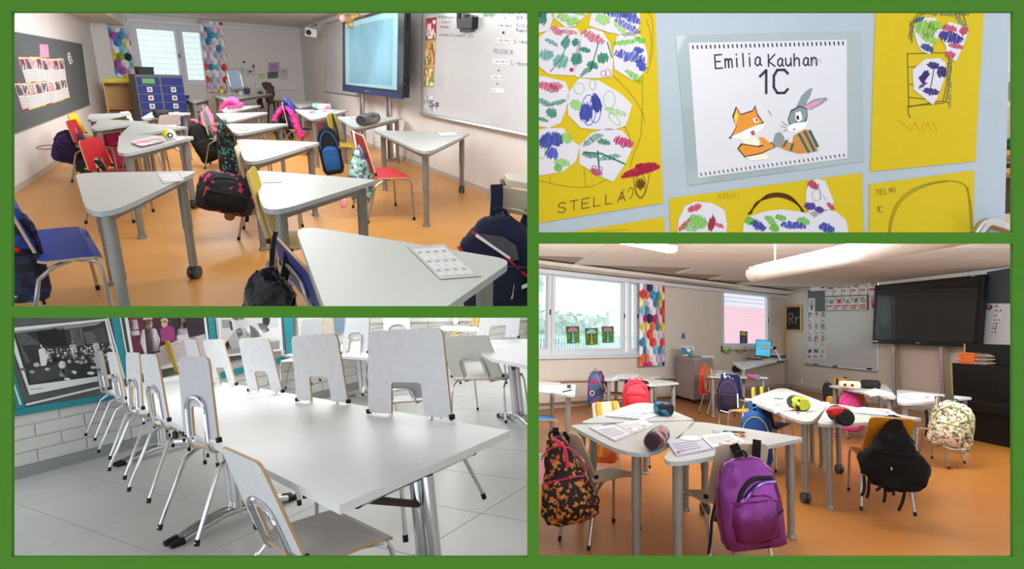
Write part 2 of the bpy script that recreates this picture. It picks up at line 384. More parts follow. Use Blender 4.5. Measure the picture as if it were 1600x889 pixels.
# beams along both walls and the curtain rail box of room 1
bl = B(); u, v = W1B.uv(195,40); us = W1B.uv(152,43)[0]
dirL = (a0-a1).normalized(); P = [W1B.p(us-.6,v,.0), W1B.p(u,v,.0)]
bl.prism([P[0], P[1], P[1]+dirL*9, P[0]+dirL*9], V((0,0,HC1-v))); struct('trim_1', bl, CEILP, R1)
br = B(); u, v = W1B.uv(453,31); dirR = (b0-b1).normalized()
P = [W1B.p(u,v,0), W1B.p(W1B.L+.02,v,0)]
br.prism([P[0], P[1], P[1]+dirR*9, P[0]+dirR*9], V((0,0,HC1-v))); struct('trim_2', br, CEILP, R1)
rb = B(); u0, v0 = W1B.uv(196,33); u1, v1 = W1B.uv(452,27); W1B.box(rb, u0, v0, u1, v0+.07, 0, .12); struct('trim_3', rb, FRAMEW, R1)
# pilaster in the back left corner
pu = W1B.uv(149,60)[0]; pv = W1B.uv(168,60)[0]
pb = B(); W1B.box(pb, pv-.75, 0, pv-.06, HC1, 0, .35); struct('trim_4', pb, WALLP, R1)

# ---------------------------------------------------------------- room 4 : shell
c0, c1 = R4.fl(842,640), R4.fl(1226,604); d0 = R4.fl(1582,668)
kk = (c1-c0).normalized(); W4W = Wall(R4, c0-kk*1.6, c1)
W4T = Wall(R4, c1, d0); HC4 = 2.78
fl4 = B(); T4 = [V((-1.2,.9,0)), V((4.5,.9,0)), W4T.p(W4T.L+5,0,-.1), W4T.p(0,0,-.1)+V((0,.3,0)), W4W.p(0,0,-.3)]
fl4.prism(T4[::-1], V((0,0,-.05))); struct('floor', fl4, M('linoleum_ochre', (170,110,48), .34, var=.05, scale=3), R4)
WALL4 = M('wall_paint_cream', (228,218,206), .8, var=.02)
win2 = W4W.rect(846, 425, 998, 554); win3 = W4W.rect(1128, 455, 1203, 543)
win2 = (W4W.uv(838,490)[0]-.9, W4W.uv(910,555)[1], W4W.uv(1000,490)[0], W4W.uv(950,431)[1])
b = B(); h = HC4+.1
for (x0, z0, x1, z1) in ((-1,0,win2[0],h),(win2[0],0,win2[2],win2[1]),(win2[0],win2[3],win2[2],h),(win2[2],0,win3[0],h),(win3[0],0,win3[2],win3[1]),(win3[0],win3[3],win3[2],h),(win3[2],0,W4W.L+.0,h)):
    W4W.box(b, x0, z0, x1, z1, -.14, 0)
struct('wall_left', b, WALL4, R4)
struct('wall_back', W4T.box(B(), -.1, 0, W4T.L+5, h, -.14, 0), WALL4, R4)
struct('baseboard_left', W4W.box(B(), 0, 0, W4W.L, .10, 0, .012), BASE, R4)
struct('baseboard_back', W4T.box(B(), 0, 0, W4T.L, .10, 0, .012), BASE, R4)
e = win2[2]-win2[0]; f0 = (W4W.uv(862,490)[0]-win2[0])/e; f1 = (W4W.uv(978,490)[0]-win2[0])/e
window('window_2', W4W, win2, ((.01,f0),(f0+.005,f1),(f1+.03,.99)), R4, fr=.085)
window('window_3', W4W, win3, ((.02,.98),), R4, fr=.07)
# ceiling built of tiles between joints; bulkhead along the windows
ce = B(); CT = [V((-1.0,3.0,HC4)), V((9.0,3.0,HC4)), W4T.p(W4T.L+5,HC4,-.1), W4T.p(0,HC4,-.1), W4W.p(0,HC4,-.1)]
ce.prism([p+V((0,0,.03)) for p in CT], V((0,0,.05))); ceil4 = struct('ceiling', ce, M('ceiling_joint_grey', (190,182,172), .9), R4)
TILEC = M('ceiling_tile_white', (246,242,236), .85, var=.02)
uu, nn = W4T.u, W4T.n
for i in range(0, 22):
    for j in range(0, 9):
        A = W4T.p(-1.0+i*1.2, HC4, .25+j*1.2); tb = B()
        q = [A+uu*x+nn*y for x, y in ((.006,.006),(1.194,.006),(1.194,1.194),(.006,1.194))]
        if any(not (W4W.n.dot(p-W4W.a) > .45 and p.y > 3.0) for p in q): continue
        pc = [R4.px(p) for p in q]
        if min(x for x, y in pc) > 1640 or max(x for x, y in pc) < 800: continue
        tb.prism(q, V((0,0,.03))); part('ceiling_tile', tb, TILEC, ceil4)
v_b = W4W.uv(1000, 437)[1]
bd = 0.62; bk = B(); W4W.box(bk, 0, v_b, W4W.L+.3, HC4, 0, bd); struct('trim_5', bk, WALL4, R4)
rl = B(); W4W.box(rl, 0, v_b-.10, W4W.L, v_b-.02, .04, .16); struct('trim_6', rl, FRAMEW, R4)
v_t = W4T.uv(1480, 402)[1]
bt = B(); W4T.box(bt, 0, v_t, W4T.L+5, HC4, 0, .22); struct('trim_7', bt, WALL4, R4)

# ---------------------------------------------------------------- room 3 : shell
e0, e1 = R3.fl(18,751), R3.fl(185,707)
k3 = (e1-e0).normalized(); W3 = Wall(R3, e0-k3*1.5, e0+k3*16)
tl = B(); tl.prism([V((-7,.9,0)), V((6,.9,0)), W3.p(W3.L,0,-.1), W3.p(0,0,-.1)][::-1], V((0,0,-.05)))
floor3 = struct('floor', tl, M('tile_joint_dark', (140,140,137), .8), R3)
TILE = M('floor_tile_grey', (196,196,194), .30, var=.035, scale=2.2)
# big floor tiles: two joint directions read off the photograph
t0 = R3.fl(93,752); t1 = R3.fl(79,862); jd = (t1-t0).normalized()
ru = k3; rn = W3.n
for i in range(-2, 26):
    for j in range(0, 14):
        A = W3.p(i*.62, 0, .02+j*1.25); q = []
        for x, y in ((.003,.003),(.617,.003),(.617,1.247),(.003,1.247)): q.append(A+W3.u*x+rn*y)
        pc = [R3.px(p) for p in q if p.y > .9]
        if len(pc) < 4: continue
        if max(x for x, y in pc) < 0 or min(x for x, y in pc) > 840 or min(y for x, y in pc) > 900: continue
        tb = B(); tb.prism(q, V((0,0,.004)), 0); part('floor_tile', tb, TILE, floor3)
WH3 = 2.0
wall3 = struct('wall_left', W3.box(B(), 0, 0, W3.L, 2.6, 0, -.12), M('brick_mortar_white', (206,206,203), .9), R3)
BRICK = M('white_painted_brick', (214,214,211), .7, var=.03, bump=.15)
struct('baseboard_left', W3.box(B(), 0, 0, W3.L, .11, 0, .03), M('baseboard_slate', (150,156,154), .6), R3)
brick_top = W3.uv(100, 633)[1]
BH, BL, J = .118, .42, .012; nb = 0
for r in range(0, 20):
    for c in range(-1, 44):
        u0 = c*(BL+J)+(r % 2)*(BL+J)/2; z0 = .12+r*(BH+J)
        if u0 < 0 or u0+BL > W3.L or z0+BH > 2.5: continue
        x, y = R3.px(W3.p(u0+BL/2, z0+BH/2, 0))
        if x < -10 or x > 850 or y < 470: continue
        if (z0+BH > brick_top+.05 and x < 440): continue
        o = part('brick', W3.box(B(), u0, z0, u0+BL, z0+BH, 0, .012+.003*random.random()), BRICK, wall3); nb += 1
print('bricks', nb)
# ---------------------------------------------------------------- furniture builders
EDGE = M('plywood_edge', (196,164,122), .6)
RUB = M('black_rubber', (22,22,24), .6)
TOPG = M('table_laminate_grey', (198,203,200), .30, var=.012, scale=60)
TEDGE = M('table_edge_grey', (176,184,186), .5, var=.02)
LEGG = M('table_leg_grey', (142,140,134), .42, metal=.35, var=.03)
WHEEL = M('caster_grey', (70,72,74), .5)
PAPERW = M('paper_white', (238,238,240), .8, var=.01)
def solve(fun, p, obs, prior, sig):
    """least squares: pixel observations against a model, soft priors"""
    p = np.array(p, float); p0 = p.copy(); lam = 1e-3
    def res(q):
        m = fun(q); r = []
        for k, (x, y) in obs.items(): r += [(m[k][0]-x)/1.5, (m[k][1]-y)/1.5]
        return np.array(r+[(q[i]-prior[i])/sig[i] for i in range(len(q)) if sig[i]])
    r = res(p); e = r @ r
    for _ in range(60):
        Jm = np.zeros((len(r), len(p)))
        for i in range(len(p)):
            q = p.copy(); q[i] += 1e-4; Jm[:, i] = (res(q)-r)/1e-4
        A = Jm.T @ Jm
        st = np.linalg.solve(A+lam*np.diag(np.diag(A)+1e-9), -Jm.T @ r)
        q = p+st; rq = res(q); eq = rq @ rq
        if eq < e: p, r, e, lam = q, rq, eq, max(lam*.3, 1e-7)
        else: lam = min(lam*5, 1e4)
    return p, e
def chair_keys(w, d, bh, tilt, sh, gap=.035, rs=.05, fs=0.0):
    h = w/2
    return {'SFL':V((-h,d/2,sh)),'SFR':V((h,d/2,sh)),'SRL':V((-h,-d/2,sh)),'SRR':V((h,-d/2,sh)),
            'BBL':V((-h,-d/2+.01,sh+gap)),'BBR':V((h,-d/2+.01,sh+gap)),'BTL':V((-h*.9,-d/2-tilt,sh+gap+bh)),'BTR':V((h*.9,-d/2-tilt,sh+gap+bh)),
            'FFL':V((-h-.01,d/2-.02+fs,0)),'FFR':V((h+.01,d/2-.02+fs,0)),'FRL':V((-h-.02,-d/2-rs,0)),'FRR':V((h+.02,-d/2-rs,0))}
CHS = {}
def chair(room, label, col, obs, yaw, z0=0.0, sh=.44, dims=(.40,.42,.37,.09), sig=(.06,.12,.05,.08), metal=None, backcol=None, group=None, thin=.013, pitch=0.0, name='school_chair', loc0=None, gap=.035, rs=.10, fs=0.02):
    """plywood school chair on a tube frame; obs: pixels of known corners"""
    metal = metal or STEEL
    kx = [k for k in obs]; ref = obs[kx[0]]
    zk = chair_keys(*dims, sh, gap, rs, fs)[kx[0]].z+z0
    try: g = room.fl(*ref, zk)
    except Exception: g = V((0,4,0))
    if loc0 is not None: g = V(loc0)
    def fun(q):
        L = MX.Translation((q[0], q[1], z0)) @ MX.Rotation(q[2], 4, 'Z') @ MX.Rotation(pitch, 4, 'X')
        ks = chair_keys(q[3], q[4], q[5], q[6], sh, gap, rs, fs); m = {}
        for k in obs: m[k] = room.px(L @ ks[k])
        return m
    pr = [g.x, g.y, math.radians(yaw)]+list(dims)
    q, e = solve(fun, pr, obs, pr, [0,0,.6]+list(sig))
    w, d, bh, tilt = q[3:7]; h = w/2
    L = MX.Translation((q[0], q[1], z0)) @ MX.Rotation(q[2], 4, 'Z') @ MX.Rotation(pitch, 4, 'X')
    if e > 60: print('FIT', label[:40], round(e,1), [round(float(x),2) for x in q])
    t = thing(name, label, 'chair', room, None, group=group, mat=L)
    ca = cm(col, .52); cb_ = cm(backcol or col, .52)
    # seat with a front lip
    prof = [(-d/2,.006),(-d/2+.03,0),(d/2-.10,-.002),(d/2-.04,-.006),(d/2,-.022)]; s = B(); n = len(prof); rows = []
    for i, (y, z) in enumerate(prof):
        k = h-(.018 if i in (0, n-1) else 0); rows.append((k, y, z))
    top = [V((sx*k, y, sh+z)) for k, y, z in rows for sx in (-1, 1)]; bot = [p-V((0,0,thin)) for p in top]
    s.v = top+bot; m = len(top)
    for i in range(n-1):
        a = 2*i; s.f += [[a,a+1,a+3,a+2],[m+a,m+a+2,m+a+3,m+a+1],[a,a+2,m+a+2,m+a],[a+1,m+a+1,m+a+3,a+3]]; s.m += [0,0,1,1]
    s.f += [[0,m,m+1,1],[m-2,m-1,2*m-1,2*m-2]]; s.m += [1,1]
    part('seat', s, [ca, EDGE], t, local=True)
    # backrest: outline with an open foot in the middle
    y0, z0_ = -d/2+.01, sh+gap; y1, z1 = -d/2-tilt, sh+gap+bh; k1 = h*.9; cw, chh = w*.20, bh*.38
    up = V((0, y1-y0, z1-z0_)); nn = up.cross(V((1,0,0))).normalized()
    if nn.y > 0: nn = -nn
    P = lambda x, f: V((x, y0+(y1-y0)*f, z0_+(z1-z0_)*f))
    o = rpoly([P(-h,0), P(-cw,0), P(-cw*.9,chh/bh), P(cw*.9,chh/bh), P(cw,0), P(h,0), P(k1,1), P(-k1,1)], [.008,.004,.03,.03,.004,.008,.05,.05], 4)
    part('backrest', B().prism(o, nn*thin, 0, 1, 0), [cb_, EDGE], t, local=True)
    for x in (-h, h):
        bmp = B(); bmp.box(P(x,.0)+nn*thin/2+V((0,0,.004)), (.022,.024,.026)); part('bumper', bmp, RUB, t, local=True)
    # tubes
    r = .011; a = cw+.028; fr = B(); bk = nn*(thin+r)
    pts = [V((-a,-d/2+.10,sh-thin-r)), V((-a,-d/2+.01,sh-thin-r)), P(-a,-.08)+bk, P(-a,.2)+bk, P(-a*.95,.50)+bk, P(a*.95,.50)+bk, P(a,.2)+bk, P(a,-.08)+bk, V((a,-d/2+.01,sh-thin-r)), V((a,-d/2+.10,sh-thin-r))]
    fr.tube(smooth_path(pts, 2), r, 7); part('back_frame', fr, metal, t, local=True, smooth=50)
    scr = B()
    for x in (-a, a):
        for f in (.12, .38): scr.ell(P(x,f)-nn*.001, (.009,.004,.009), 8, 4)
    part('screws', scr, metal, t, local=True, kind='stuff') if name == 'dining_chair' else None
    zr = sh-thin-r
    for sx in (-1, 1):
        for front in (1, 0):
            l = B()
            if front: pts = [V((sx*a,-d/2+.06,zr)), V((sx*(h-.07),.02,zr)), V((sx*(h-.03),d/2-.09,zr)), V((sx*(h-.01),d/2-.03,zr-.005)), V((sx*h,d/2-.02+fs*.1,zr*.86)), V((sx*(h+.01),d/2-.02+fs,.012))]
            else: pts = [V((sx*(h-.09),-.02,zr)), V((sx*(h-.04),-d/2+.10+rs*.5,zr)), V((sx*(h-.01),-d/2+.04+rs*.3,zr-.005)), V((sx*(h+.0),-d/2-.01,zr*.84)), V((sx*(h+.02),-d/2-rs,.012))]
            l.tube(smooth_path(pts[:-1], 2)+[pts[-1]], r, 7); lo = part('leg', l, metal, t, local=True, smooth=50)
            e = pts[-1]; dv_ = (pts[-2]-e).normalized()*.02
            part('foot_cap', B().tube([e-V((0,0,.012)), e+dv_], r*1.25, 7), RUB, lo, local=True)
    CHS[label] = t
    return t
def ck(t, x, f, out=0.0):
    """point on a chair back: x -1..1 across, f 0..1 up, out = distance behind it"""
    room, L = INFO[t]; me = [c for c in t.children if c.name.startswith('backrest')][0].data
    zs = [v.co.z for v in me.vertices]; z0, z1 = min(zs), max(zs)
    lo = [v.co for v in me.vertices if v.co.z < z0+.02]; hi = [v.co for v in me.vertices if v.co.z > z1-.02]
    w = max(abs(v.x) for v in lo); ylo = sum(v.y for v in lo)/len(lo); yhi = sum(v.y for v in hi)/len(hi)
    return L @ V((x*w*(1-.1*f), ylo+(yhi-ylo)*f-out, z0+(z1-z0)*f))
def table(room, label, tri, legs='FFC', h=.74, rad=.10, th=.026, group=None, top=None, name='school_table', cat='table', apron=True, legr=.033, inset=.12):
    """three-cornered school table; tri: pixels of its top corners; legs F foot, C caster, - none"""
    P = [room.fl(x, y, h) for x, y in tri]; c = sum(P, V())/len(P)
    t = thing(name, label, cat, room, V((c.x, c.y, 0)), group=group)
    o = rpoly(P, rad, 6)
    area = sum(a.x*b.y-a.y*b.x for a, b in zip(o, o[1:]+o[:1]))
    if area < 0: o = o[::-1]
    part('tabletop', B().prism([p-V((0,0,th)) for p in o], V((0,0,th)), 0, 1), [top or TOPG, TEDGE], t)
    C3 = []
    for i, p in enumerate(P):
        e0_, e1_ = P[i-1]-p, P[(i+1) % len(P)]-p; a = e0_.normalized()+e1_.normalized(); ha = e0_.angle(e1_)/2
        q_ = rad[i] if isinstance(rad, (list, tuple)) else rad; tt = min(q_/math.tan(ha), e0_.length*.45, e1_.length*.45)
        C3.append(p+a.normalized()*max(.5*tt*math.cos(ha)+(legr+.03)/max(math.sin(ha), .5), inset*.8))
    if apron:
        for i in range(len(P)):
            a, e = C3[i], C3[(i+1) % len(P)]; dd = (e-a).normalized(); n = V((-dd.y, dd.x, 0))*.014
            b = B(); z = V((0,0,-th)); k = V((0,0,-.05))
            b.prism([a-n+z, e-n+z, e+n+z, a+n+z], k); part('apron', b, LEGG, t)
    for p, s in zip(C3, legs):
        if s == '-': continue
        l = B(); z1 = h-th
        lo = .095 if s == 'C' else .0
        q = lambda z: V((p.x, p.y, z))
        l.tube([q(z1), q(z1*.5)], legr, 14); l.tube([q(z1*.5+.002), q(lo)], legr*.84, 14)
        lg = part('leg', l, LEGG, t, smooth=50)
        if s == 'C':
            w = B()
            for dx in (-.02, .02): w.tube([q(.045)+V((dx-.013,0,0)), q(.045)+V((dx+.013,0,0))], .045, 14)
            w.box(q(.085), (.03,.03,.04)); w.box(q(.06)+V((0,-.05,0)), (.03,.03,.012)); part('caster', w, WHEEL, lg, smooth=30)
        else:
            part('foot', B().tube([q(0), q(.012), q(.03)], [legr*1.15, legr*1.15, legr*.9], 14), LEGG, lg, smooth=50)
    return t
def paper(room, name, label, cat, pts, h, mat, th=.002, group=None):
    P = [room.fl(x, y, h) for x, y in pts]
    a = sum(p.x*q.y-p.y*q.x for p, q in zip(P, P[1:]+P[:1]))
    if a < 0: P = P[::-1]
    return single(name, label, cat, B().prism(P, V((0,0,th))), mat, room, group)
def flatmarks(room, polys, h, th=.0006):
    b = B()
    for pts in polys:
        P = [room.fl(x, y, h) for x, y in pts]; b.prism(P, V((0,0,th)))
    return b
def lerp2(a, b, t): return (a[0]+(b[0]-a[0])*t, a[1]+(b[1]-a[1])*t)
def qp(q, u, v): return lerp2(lerp2(q[0], q[1], u), lerp2(q[3], q[2], u), v)     # point in a pixel quad
def qsub(q, u0, v0, u1, v1): return [qp(q,u0,v0), qp(q,u1,v0), qp(q,u1,v1), qp(q,u0,v1)]
INKG = M('print_grey', (176,178,184), .8); INKD = M('print_dark', (60,60,66), .8)
def name_strip(room, label, q, h=.74, rows=3, cols=5, group='letter strips on the tables'):
    """taped letter card under clear film"""
    P = [room.fl(x, y, h) for x, y in q]; c = sum(P, V())/4
    t = thing('letter_card', label, 'card', room, V((c.x, c.y, h)), group=group)
    big = [qp(q,-.08,-.1), qp(q,1.1,-.1), qp(q,1.1,1.12), qp(q,-.08,1.12)]
    part('film', flatmarks(room, [big], h+.0003), M('clear_film', (200,204,204), .25), t)
    part('card', flatmarks(room, [qsub(q, i/cols+.01, 0, (i+1)/cols-.012, 1) for i in range(cols)], h+.001), PAPERW, t)
    mk = [qsub(q, (i+.25)/cols, (j+.3)/rows, (i+.7)/cols, (j+.55)/rows) for i in range(cols) for j in range(rows)]
    part('print', flatmarks(room, mk, h+.0017), INKG, t)
    return t
def rcase(room, name, label, cat, p0, p1, r, h, mats, group=None, flat=1.0, zipm=None, n=14):
    """round pencil case lying on a table between two pixels"""
    A, E = room.fl(*p0, h+r), room.fl(*p1, h+r); d = (E-A)
    t = thing(name, label, cat, room, V(((A.x+E.x)/2, (A.y+E.y)/2, h)), group=group)
    part('body', B().tube([A+d*f for f in (0,.03,.1,.5,.9,.97,1)], [r*.82,r*.95,r,r,r,r*.95,r*.82], n), mats[0], t, smooth=60)
    e = mats[1] if len(mats) > 1 else mats[0]
    for p, s in ((A,-1),(E,1)):
        dn = d.normalized()*s
        part('end_panel', B().tube([p, p+dn*.004], [r*.8, r*.76], n), e, t)
    z = B(); dn = d.normalized(); sd = dn.cross(V((0,0,1))).normalized()*.004
    z.ribbon([A+d*f+V((0,0,r)) for f in (.05,.95)], sd, V((0,0,.003))); part('zipper', z, zipm or RUB, t)
    return t
def frame_at(room, ref, lean=0.0, yaw=0.0):
    """axes at ref: x across the view, y away, z up (room frame), turned by yaw, leaned in the picture plane"""
    d = (ref-room.O); a = math.atan2(-d.x, d.y)
    return MX.Translation(ref) @ MX.Rotation(a+math.radians(yaw), 4, 'Z') @ MX.Rotation(math.radians(lean), 4, 'Y')
def bag(room, label, box, ref, mat, off=-.10, depth=.6, pocket=None, trim=None, straps=(), strapm=None, lean=0, yaw=0, cat='backpack', name='backpack', group=None,
        prof=None, handle=True, tails=(), strap_w=2.2, arc=True, extra=None, sq=.62, crumple=.022):
    """soft bag hanging at the viewing depth of ref; box in pixels"""
    x0, y0, x1, y1 = box; c = room.at((x0+x1)/2, (y0+y1)/2, ref, off); k = room.dep(c)/F
    w, hh = (x1-x0)*k, (y1-y0)*k; dp = w*depth
    L = frame_at(room, c, lean, yaw); t = thing(name, label, cat, room, None, group=group, mat=L)
    prof = prof or [(-.5,.62,.55),(-.47,.86,.85),(-.38,.98,1),(-.1,1,1),(.15,.96,.92),(.32,.86,.76),(.43,.66,.55),(.5,.34,.3)]
    def ring(z, fx, fy, n=18):
        o = []
        for i in range(n):
            a = 2*math.pi*i/n; ca, sa = math.cos(a), math.sin(a)
            o.append(V((math.copysign(abs(ca)**sq, ca)*w/2*fx, math.copysign(abs(sa)**sq, sa)*dp/2*fy, z*hh)))
        return o
    zs = [q[0] for q in prof]; fine = []
    for a, b_ in zip(zs, zs[1:]): fine += [a+(b_-a)*i/3 for i in range(3)]
    fine.append(zs[-1]); FX, FY = [q[1] for q in prof], [q[2] for q in prof]; sd = V((len(label)*.7, w*9, hh*5))
    def rough(p):
        k = 4.5/max(w, .01); return p+NZ.noise_vector(p*k+sd)*w*crumple*1.5+NZ.noise_vector(p*k*2.7+sd)*w*crumple
    rings = [[rough(p) for p in ring(z, float(np.interp(z, zs, FX)), float(np.interp(z, zs, FY)), 26)] for z in fine]
    part('body', B().loft(rings), mat, t, local=True, smooth=70)
    if pocket:
        pk = B(); rr = []
        for z, fx, fy in [(-.42,.55,.6),(-.38,.72,.95),(-.2,.78,1.05),(.0,.74,1.0),(.08,.6,.8),(.11,.35,.55)]:
            rr.append([rough(V((p.x, p.y-dp*.16, p.z))) for p in ring(z, fx, fy, 22)])
        po = part('front_pocket', pk.loft(rr), pocket, t, local=True, smooth=70)
        zp = B(); zp.tube([V((w*.34*math.cos(a), -dp*.16-dp*.5*(.83+.14*(1-abs(math.cos(a)))), hh*(.03+.02*math.sin(a)))) for a in [math.pi*i/8 for i in range(9)]], w*.014, 5)
        part('zipper', zp, trim or RUB, po, local=True)
    if arc:
        ar = B(); ar.tube([V((w*.40*math.cos(a), -dp*.5*(.93-.25*math.sin(a)), hh*(.05+.36*math.sin(a)))) for a in [math.pi*(.02+.96*i/12) for i in range(13)]], w*.016, 5)
        part('piping', ar, trim or RUB, t, local=True)
    if handle:
        ha = B(); ha.tube(smooth_path([V((-w*.09,dp*.1,hh*.46)), V((-w*.08,dp*.1,hh*.56)), V((w*.08,dp*.1,hh*.56)), V((w*.09,dp*.1,hh*.46))], 2), w*.022, 6)
        part('handle', ha, strapm or trim or RUB, t, local=True, smooth=60)
    kk = k
    for s in straps:                             # pixel polylines at the depth of ref; optional half-width at the end
        hw = strap_w; o_ = .0
        if isinstance(s[-1], (int, float)): hw = s[-1]; s = s[:-1]
        P3 = [room.at(x, y, ref, off*.35) for x, y in s]; P3 = smooth_path(P3, 1)
        right = (room.R.transposed() @ V((1,0,0))); b = B(); ws = []
        for i in range(len(P3)):
            d = (P3[min(i+1, len(P3)-1)]-P3[max(i-1, 0)]).normalized(); v = (P3[i]-room.O).normalized(); ws.append(d.cross(v).normalized()*hw*kk)
        b.ribbon(P3, ws, (P3[0]-room.O).normalized()*.008); part('strap', b, strapm or trim or RUB, t)
    if extra: extra(t, w, hh, dp)
    return t
def pencil(room, label, p0, p1, h, col, r=.0045, group='pencils on the tables', name='pencil', cat='pencil'):
    A, E = room.fl(*p0, h+r), room.fl(*p1, h+r); d = (E-A)
    t = thing(name, label, cat, room, V(((A.x+E.x)/2, (A.y+E.y)/2, h)), group=group)
    part('shaft', B().tube([A, A+d*.88], r, 6), cm(col, .45), t); part('tip', B().tube([A+d*.88, E], [r, r*.15], 6), cm((226,196,150), .6), t)
    return t
def bbox_box(room, name, label, cat, box, ref, depth, mat, off=0, group=None, yaw=0, bevel=.004):
    """a box standing at the viewing depth of ref, its front filling a pixel box"""
    x0, y0, x1, y1 = box; c = room.at((x0+x1)/2, (y0+y1)/2, ref, off); k = room.dep(c)/F
    L = frame_at(room, c, 0, yaw); t = thing(name, label, cat, room, None, group=group, mat=L)
    w, h = (x1-x0)*k, (y1-y0)*k
    return t, w, h
# ---------------------------------------------------------------- room 1 : fixed things on the walls
FELT = M('felt_board_grey', (98,104,106), .95, bump=.2, scale=90)
def flat_thing(name, label, cat, w, pts, o0, o1, mat, group=None):
    """flat thing on a wall from a pixel polygon"""
    c = w.q(sum(p[0] for p in pts)/len(pts), sum(p[1] for p in pts)/len(pts), o0)
    t = thing(name, label, cat, w.r, c, group=group)
    part('sheet', w.quad(B(), pts, o0, o1), mat, t); return t
def art(parent, name, w, items, o, mats, wd=.0006):
    """flat print: list of (material index, pixel polygon)"""
    b = B()
    for m, pts in items: w.quad(b, pts, o, o+wd, m)
    return part(name, b, mats, parent)
nb_px = [(18,49),(128,69),(141,163),(18,210)]
t = thing('notice_board', 'large grey felt notice board along the left wall', 'notice board', R1, W1L.q(90,120))
EXT = [(-60,36),(128,69),(141,163),(-60,239)]
part('felt', W1L.quad(B(), EXT, .0, .025), FELT, t)
rim = B()
for i in range(4):
    p, q = EXT[i], EXT[(i+1) % 4]; A, E = W1L.q(*p, .014), W1L.q(*q, .014); rim.tube([A, E], .012, 5)
part('rim', rim, ALU, t)
# two rows of pupils' writing sheets
rows = [[(29,90),(100,93),(103,125),(40,129)], [(23,132),(104,124),(108,152),(34,172)]]
hues = [(110,60,70),(170,60,90),(226,190,190),(70,80,60),(90,90,130),(200,150,170),(160,110,60),(210,70,120),(240,220,120)]
WR = cm((180,170,180))
for r, q in enumerate(rows):
    n = 8
    for i in range(n):
        a, b_ = i/n, (i+.9)/n; dz = random.uniform(-.04,.04)
        sq = [qp(q,a,dz), qp(q,b_,dz), qp(q,b_+.02,1+dz), qp(q,a+.02,1+dz)]
        where = ['first','second','third','fourth','fifth','sixth','seventh','eighth'][i]
        t = thing('writing_sheet', '%s writing sheet from left in the %s row on the grey board' % (where, ['upper','lower'][r]), 'paper', R1, W1L.q(*qp(sq,.5,.5), .02), group='writing sheets on the notice board')
        edge = cm([(216,196,60),(196,50,60),(226,206,80),(200,180,60)][(i+r) % 4])
        part('backing', W1L.quad(B(), [qp(sq,-.06,-.05), qp(sq,1.05,-.05), qp(sq,1.08,1.05), qp(sq,-.02,1.06)], .026, .028), edge, t)
        part('page', W1L.quad(B(), sq, .0285, .0300), PAPERW, t)
        part('picture', W1L.quad(B(), qsub(sq,.06,.04,.94,.48), .0301, .0308), MP('child_picture_%d' % ((i*3+r) % 9), [hues[(i+r*4) % 9], hues[(i+3) % 9], (236,220,210), hues[(i*2+1) % 9]], 22, seed=i+r), t)
        art(t, 'writing', W1L, [(0, qsub(sq,.1,v,.88,v+.035)) for v in (.55,.64,.73,.82,.91)], .0301, [WR])
flat_thing('note', 'pink rounded note above the rows of writing sheets', 'note', W1L, [(62,69),(75,69.5),(77,90),(63,90)], .026, .028, cm((226,160,196)))
t = flat_thing('pattern_card', 'white and black diamond pattern card at right of grey board', 'card', W1L, [(106,82),(109,82),(114,97),(110,101),(106,90)], .026, .028, PAPERW)
art(t, 'print', W1L, [(0,[(107,85),(109,85),(109.6,88),(107.6,88)]),(0,[(108.5,90),(111,90),(111.5,93),(109,93)]),(0,[(109.6,95),(112,94),(112.4,97),(110.4,98)])], .0281, [cm((70,70,80))])
# tumbling-block curtains: real cloth with folds, every rhomb printed
CUBES = [(246,240,244),(232,206,226),(150,206,222),(70,150,196),(36,62,92),(52,56,66),(226,76,70),(240,120,90),(206,60,140),(170,90,170),(238,206,60),(240,226,140),(140,170,80),(96,60,70),(210,190,226)]
def cube_at(x, y, pal, a):
    """material index of the printed cube face at (x, y), cubes of edge a"""
    hx = a*math.sqrt(3); row = round(y/(1.5*a)); xo = hx/2 if row % 2 else 0; best = None
    for r in (row-1, row, row+1):
        xo = hx/2 if r % 2 else 0; cidx = round((x-xo)/hx)
        for cc in (cidx-1, cidx, cidx+1):
            dx, dy = x-(cc*hx+xo), y-r*1.5*a
            dd = max(abs(dx)/(hx/2), (abs(dx)*.5+abs(dy)*math.sqrt(3)/2)/(hx/2))
            if best is None or dd < best[0]: best = (dd, r, cc, dx, dy)
    _, r, cc, dx, dy = best
    face = 0 if dy > abs(dx)/math.sqrt(3) else (1 if dx < 0 else 2)
    k = random.Random(r*1000+cc*37+len(pal)).choice(pal)
    return k, face
def curtain(label, w, box, o, pal, a=.15, folds=3, tilt=0):
    u0, v0, u1, v1 = w.rect(*box, o); nx, ny = 44, 130; b = B()
    for j in range(ny+1):
        for i in range(nx+1):
            f = i/nx; b.v.append(w.p(u0+(u1-u0)*f, v0+(v1-v0)*j/ny, o+.025*math.sin(f*folds*2*math.pi)+.01*math.sin(f*17)))
    for j in range(ny):
        for i in range(nx):
            q = j*(nx+1)+i; b.f.append([q, q+1, q+nx+2, q+nx+1])
            k, face = cube_at((i+.5)/nx*(u1-u0)*1.08, (j+.5)/ny*(v1-v0), pal, a); b.m.append(k*3+face)
    mats = []
    for k, c in enumerate(CUBES):
        for f, s in enumerate((1.0, .86, 1.12)): mats.append(cm(tuple(min(255, int(v*s)) for v in c), .85))
    t = thing('curtain', label, 'curtain', w.r, w.p((u0+u1)/2, v0, o))
    cl = part('cloth', b, mats, t, smooth=180)
    md = cl.modifiers.new('thickness', 'SOLIDIFY'); md.thickness = .003
    part('curtain_rail', B().tube([w.p(u0-.05, v1+.01, o), w.p(u1+.05, v1+.01, o)], .012, 8), FRAMEW, t)
    return t
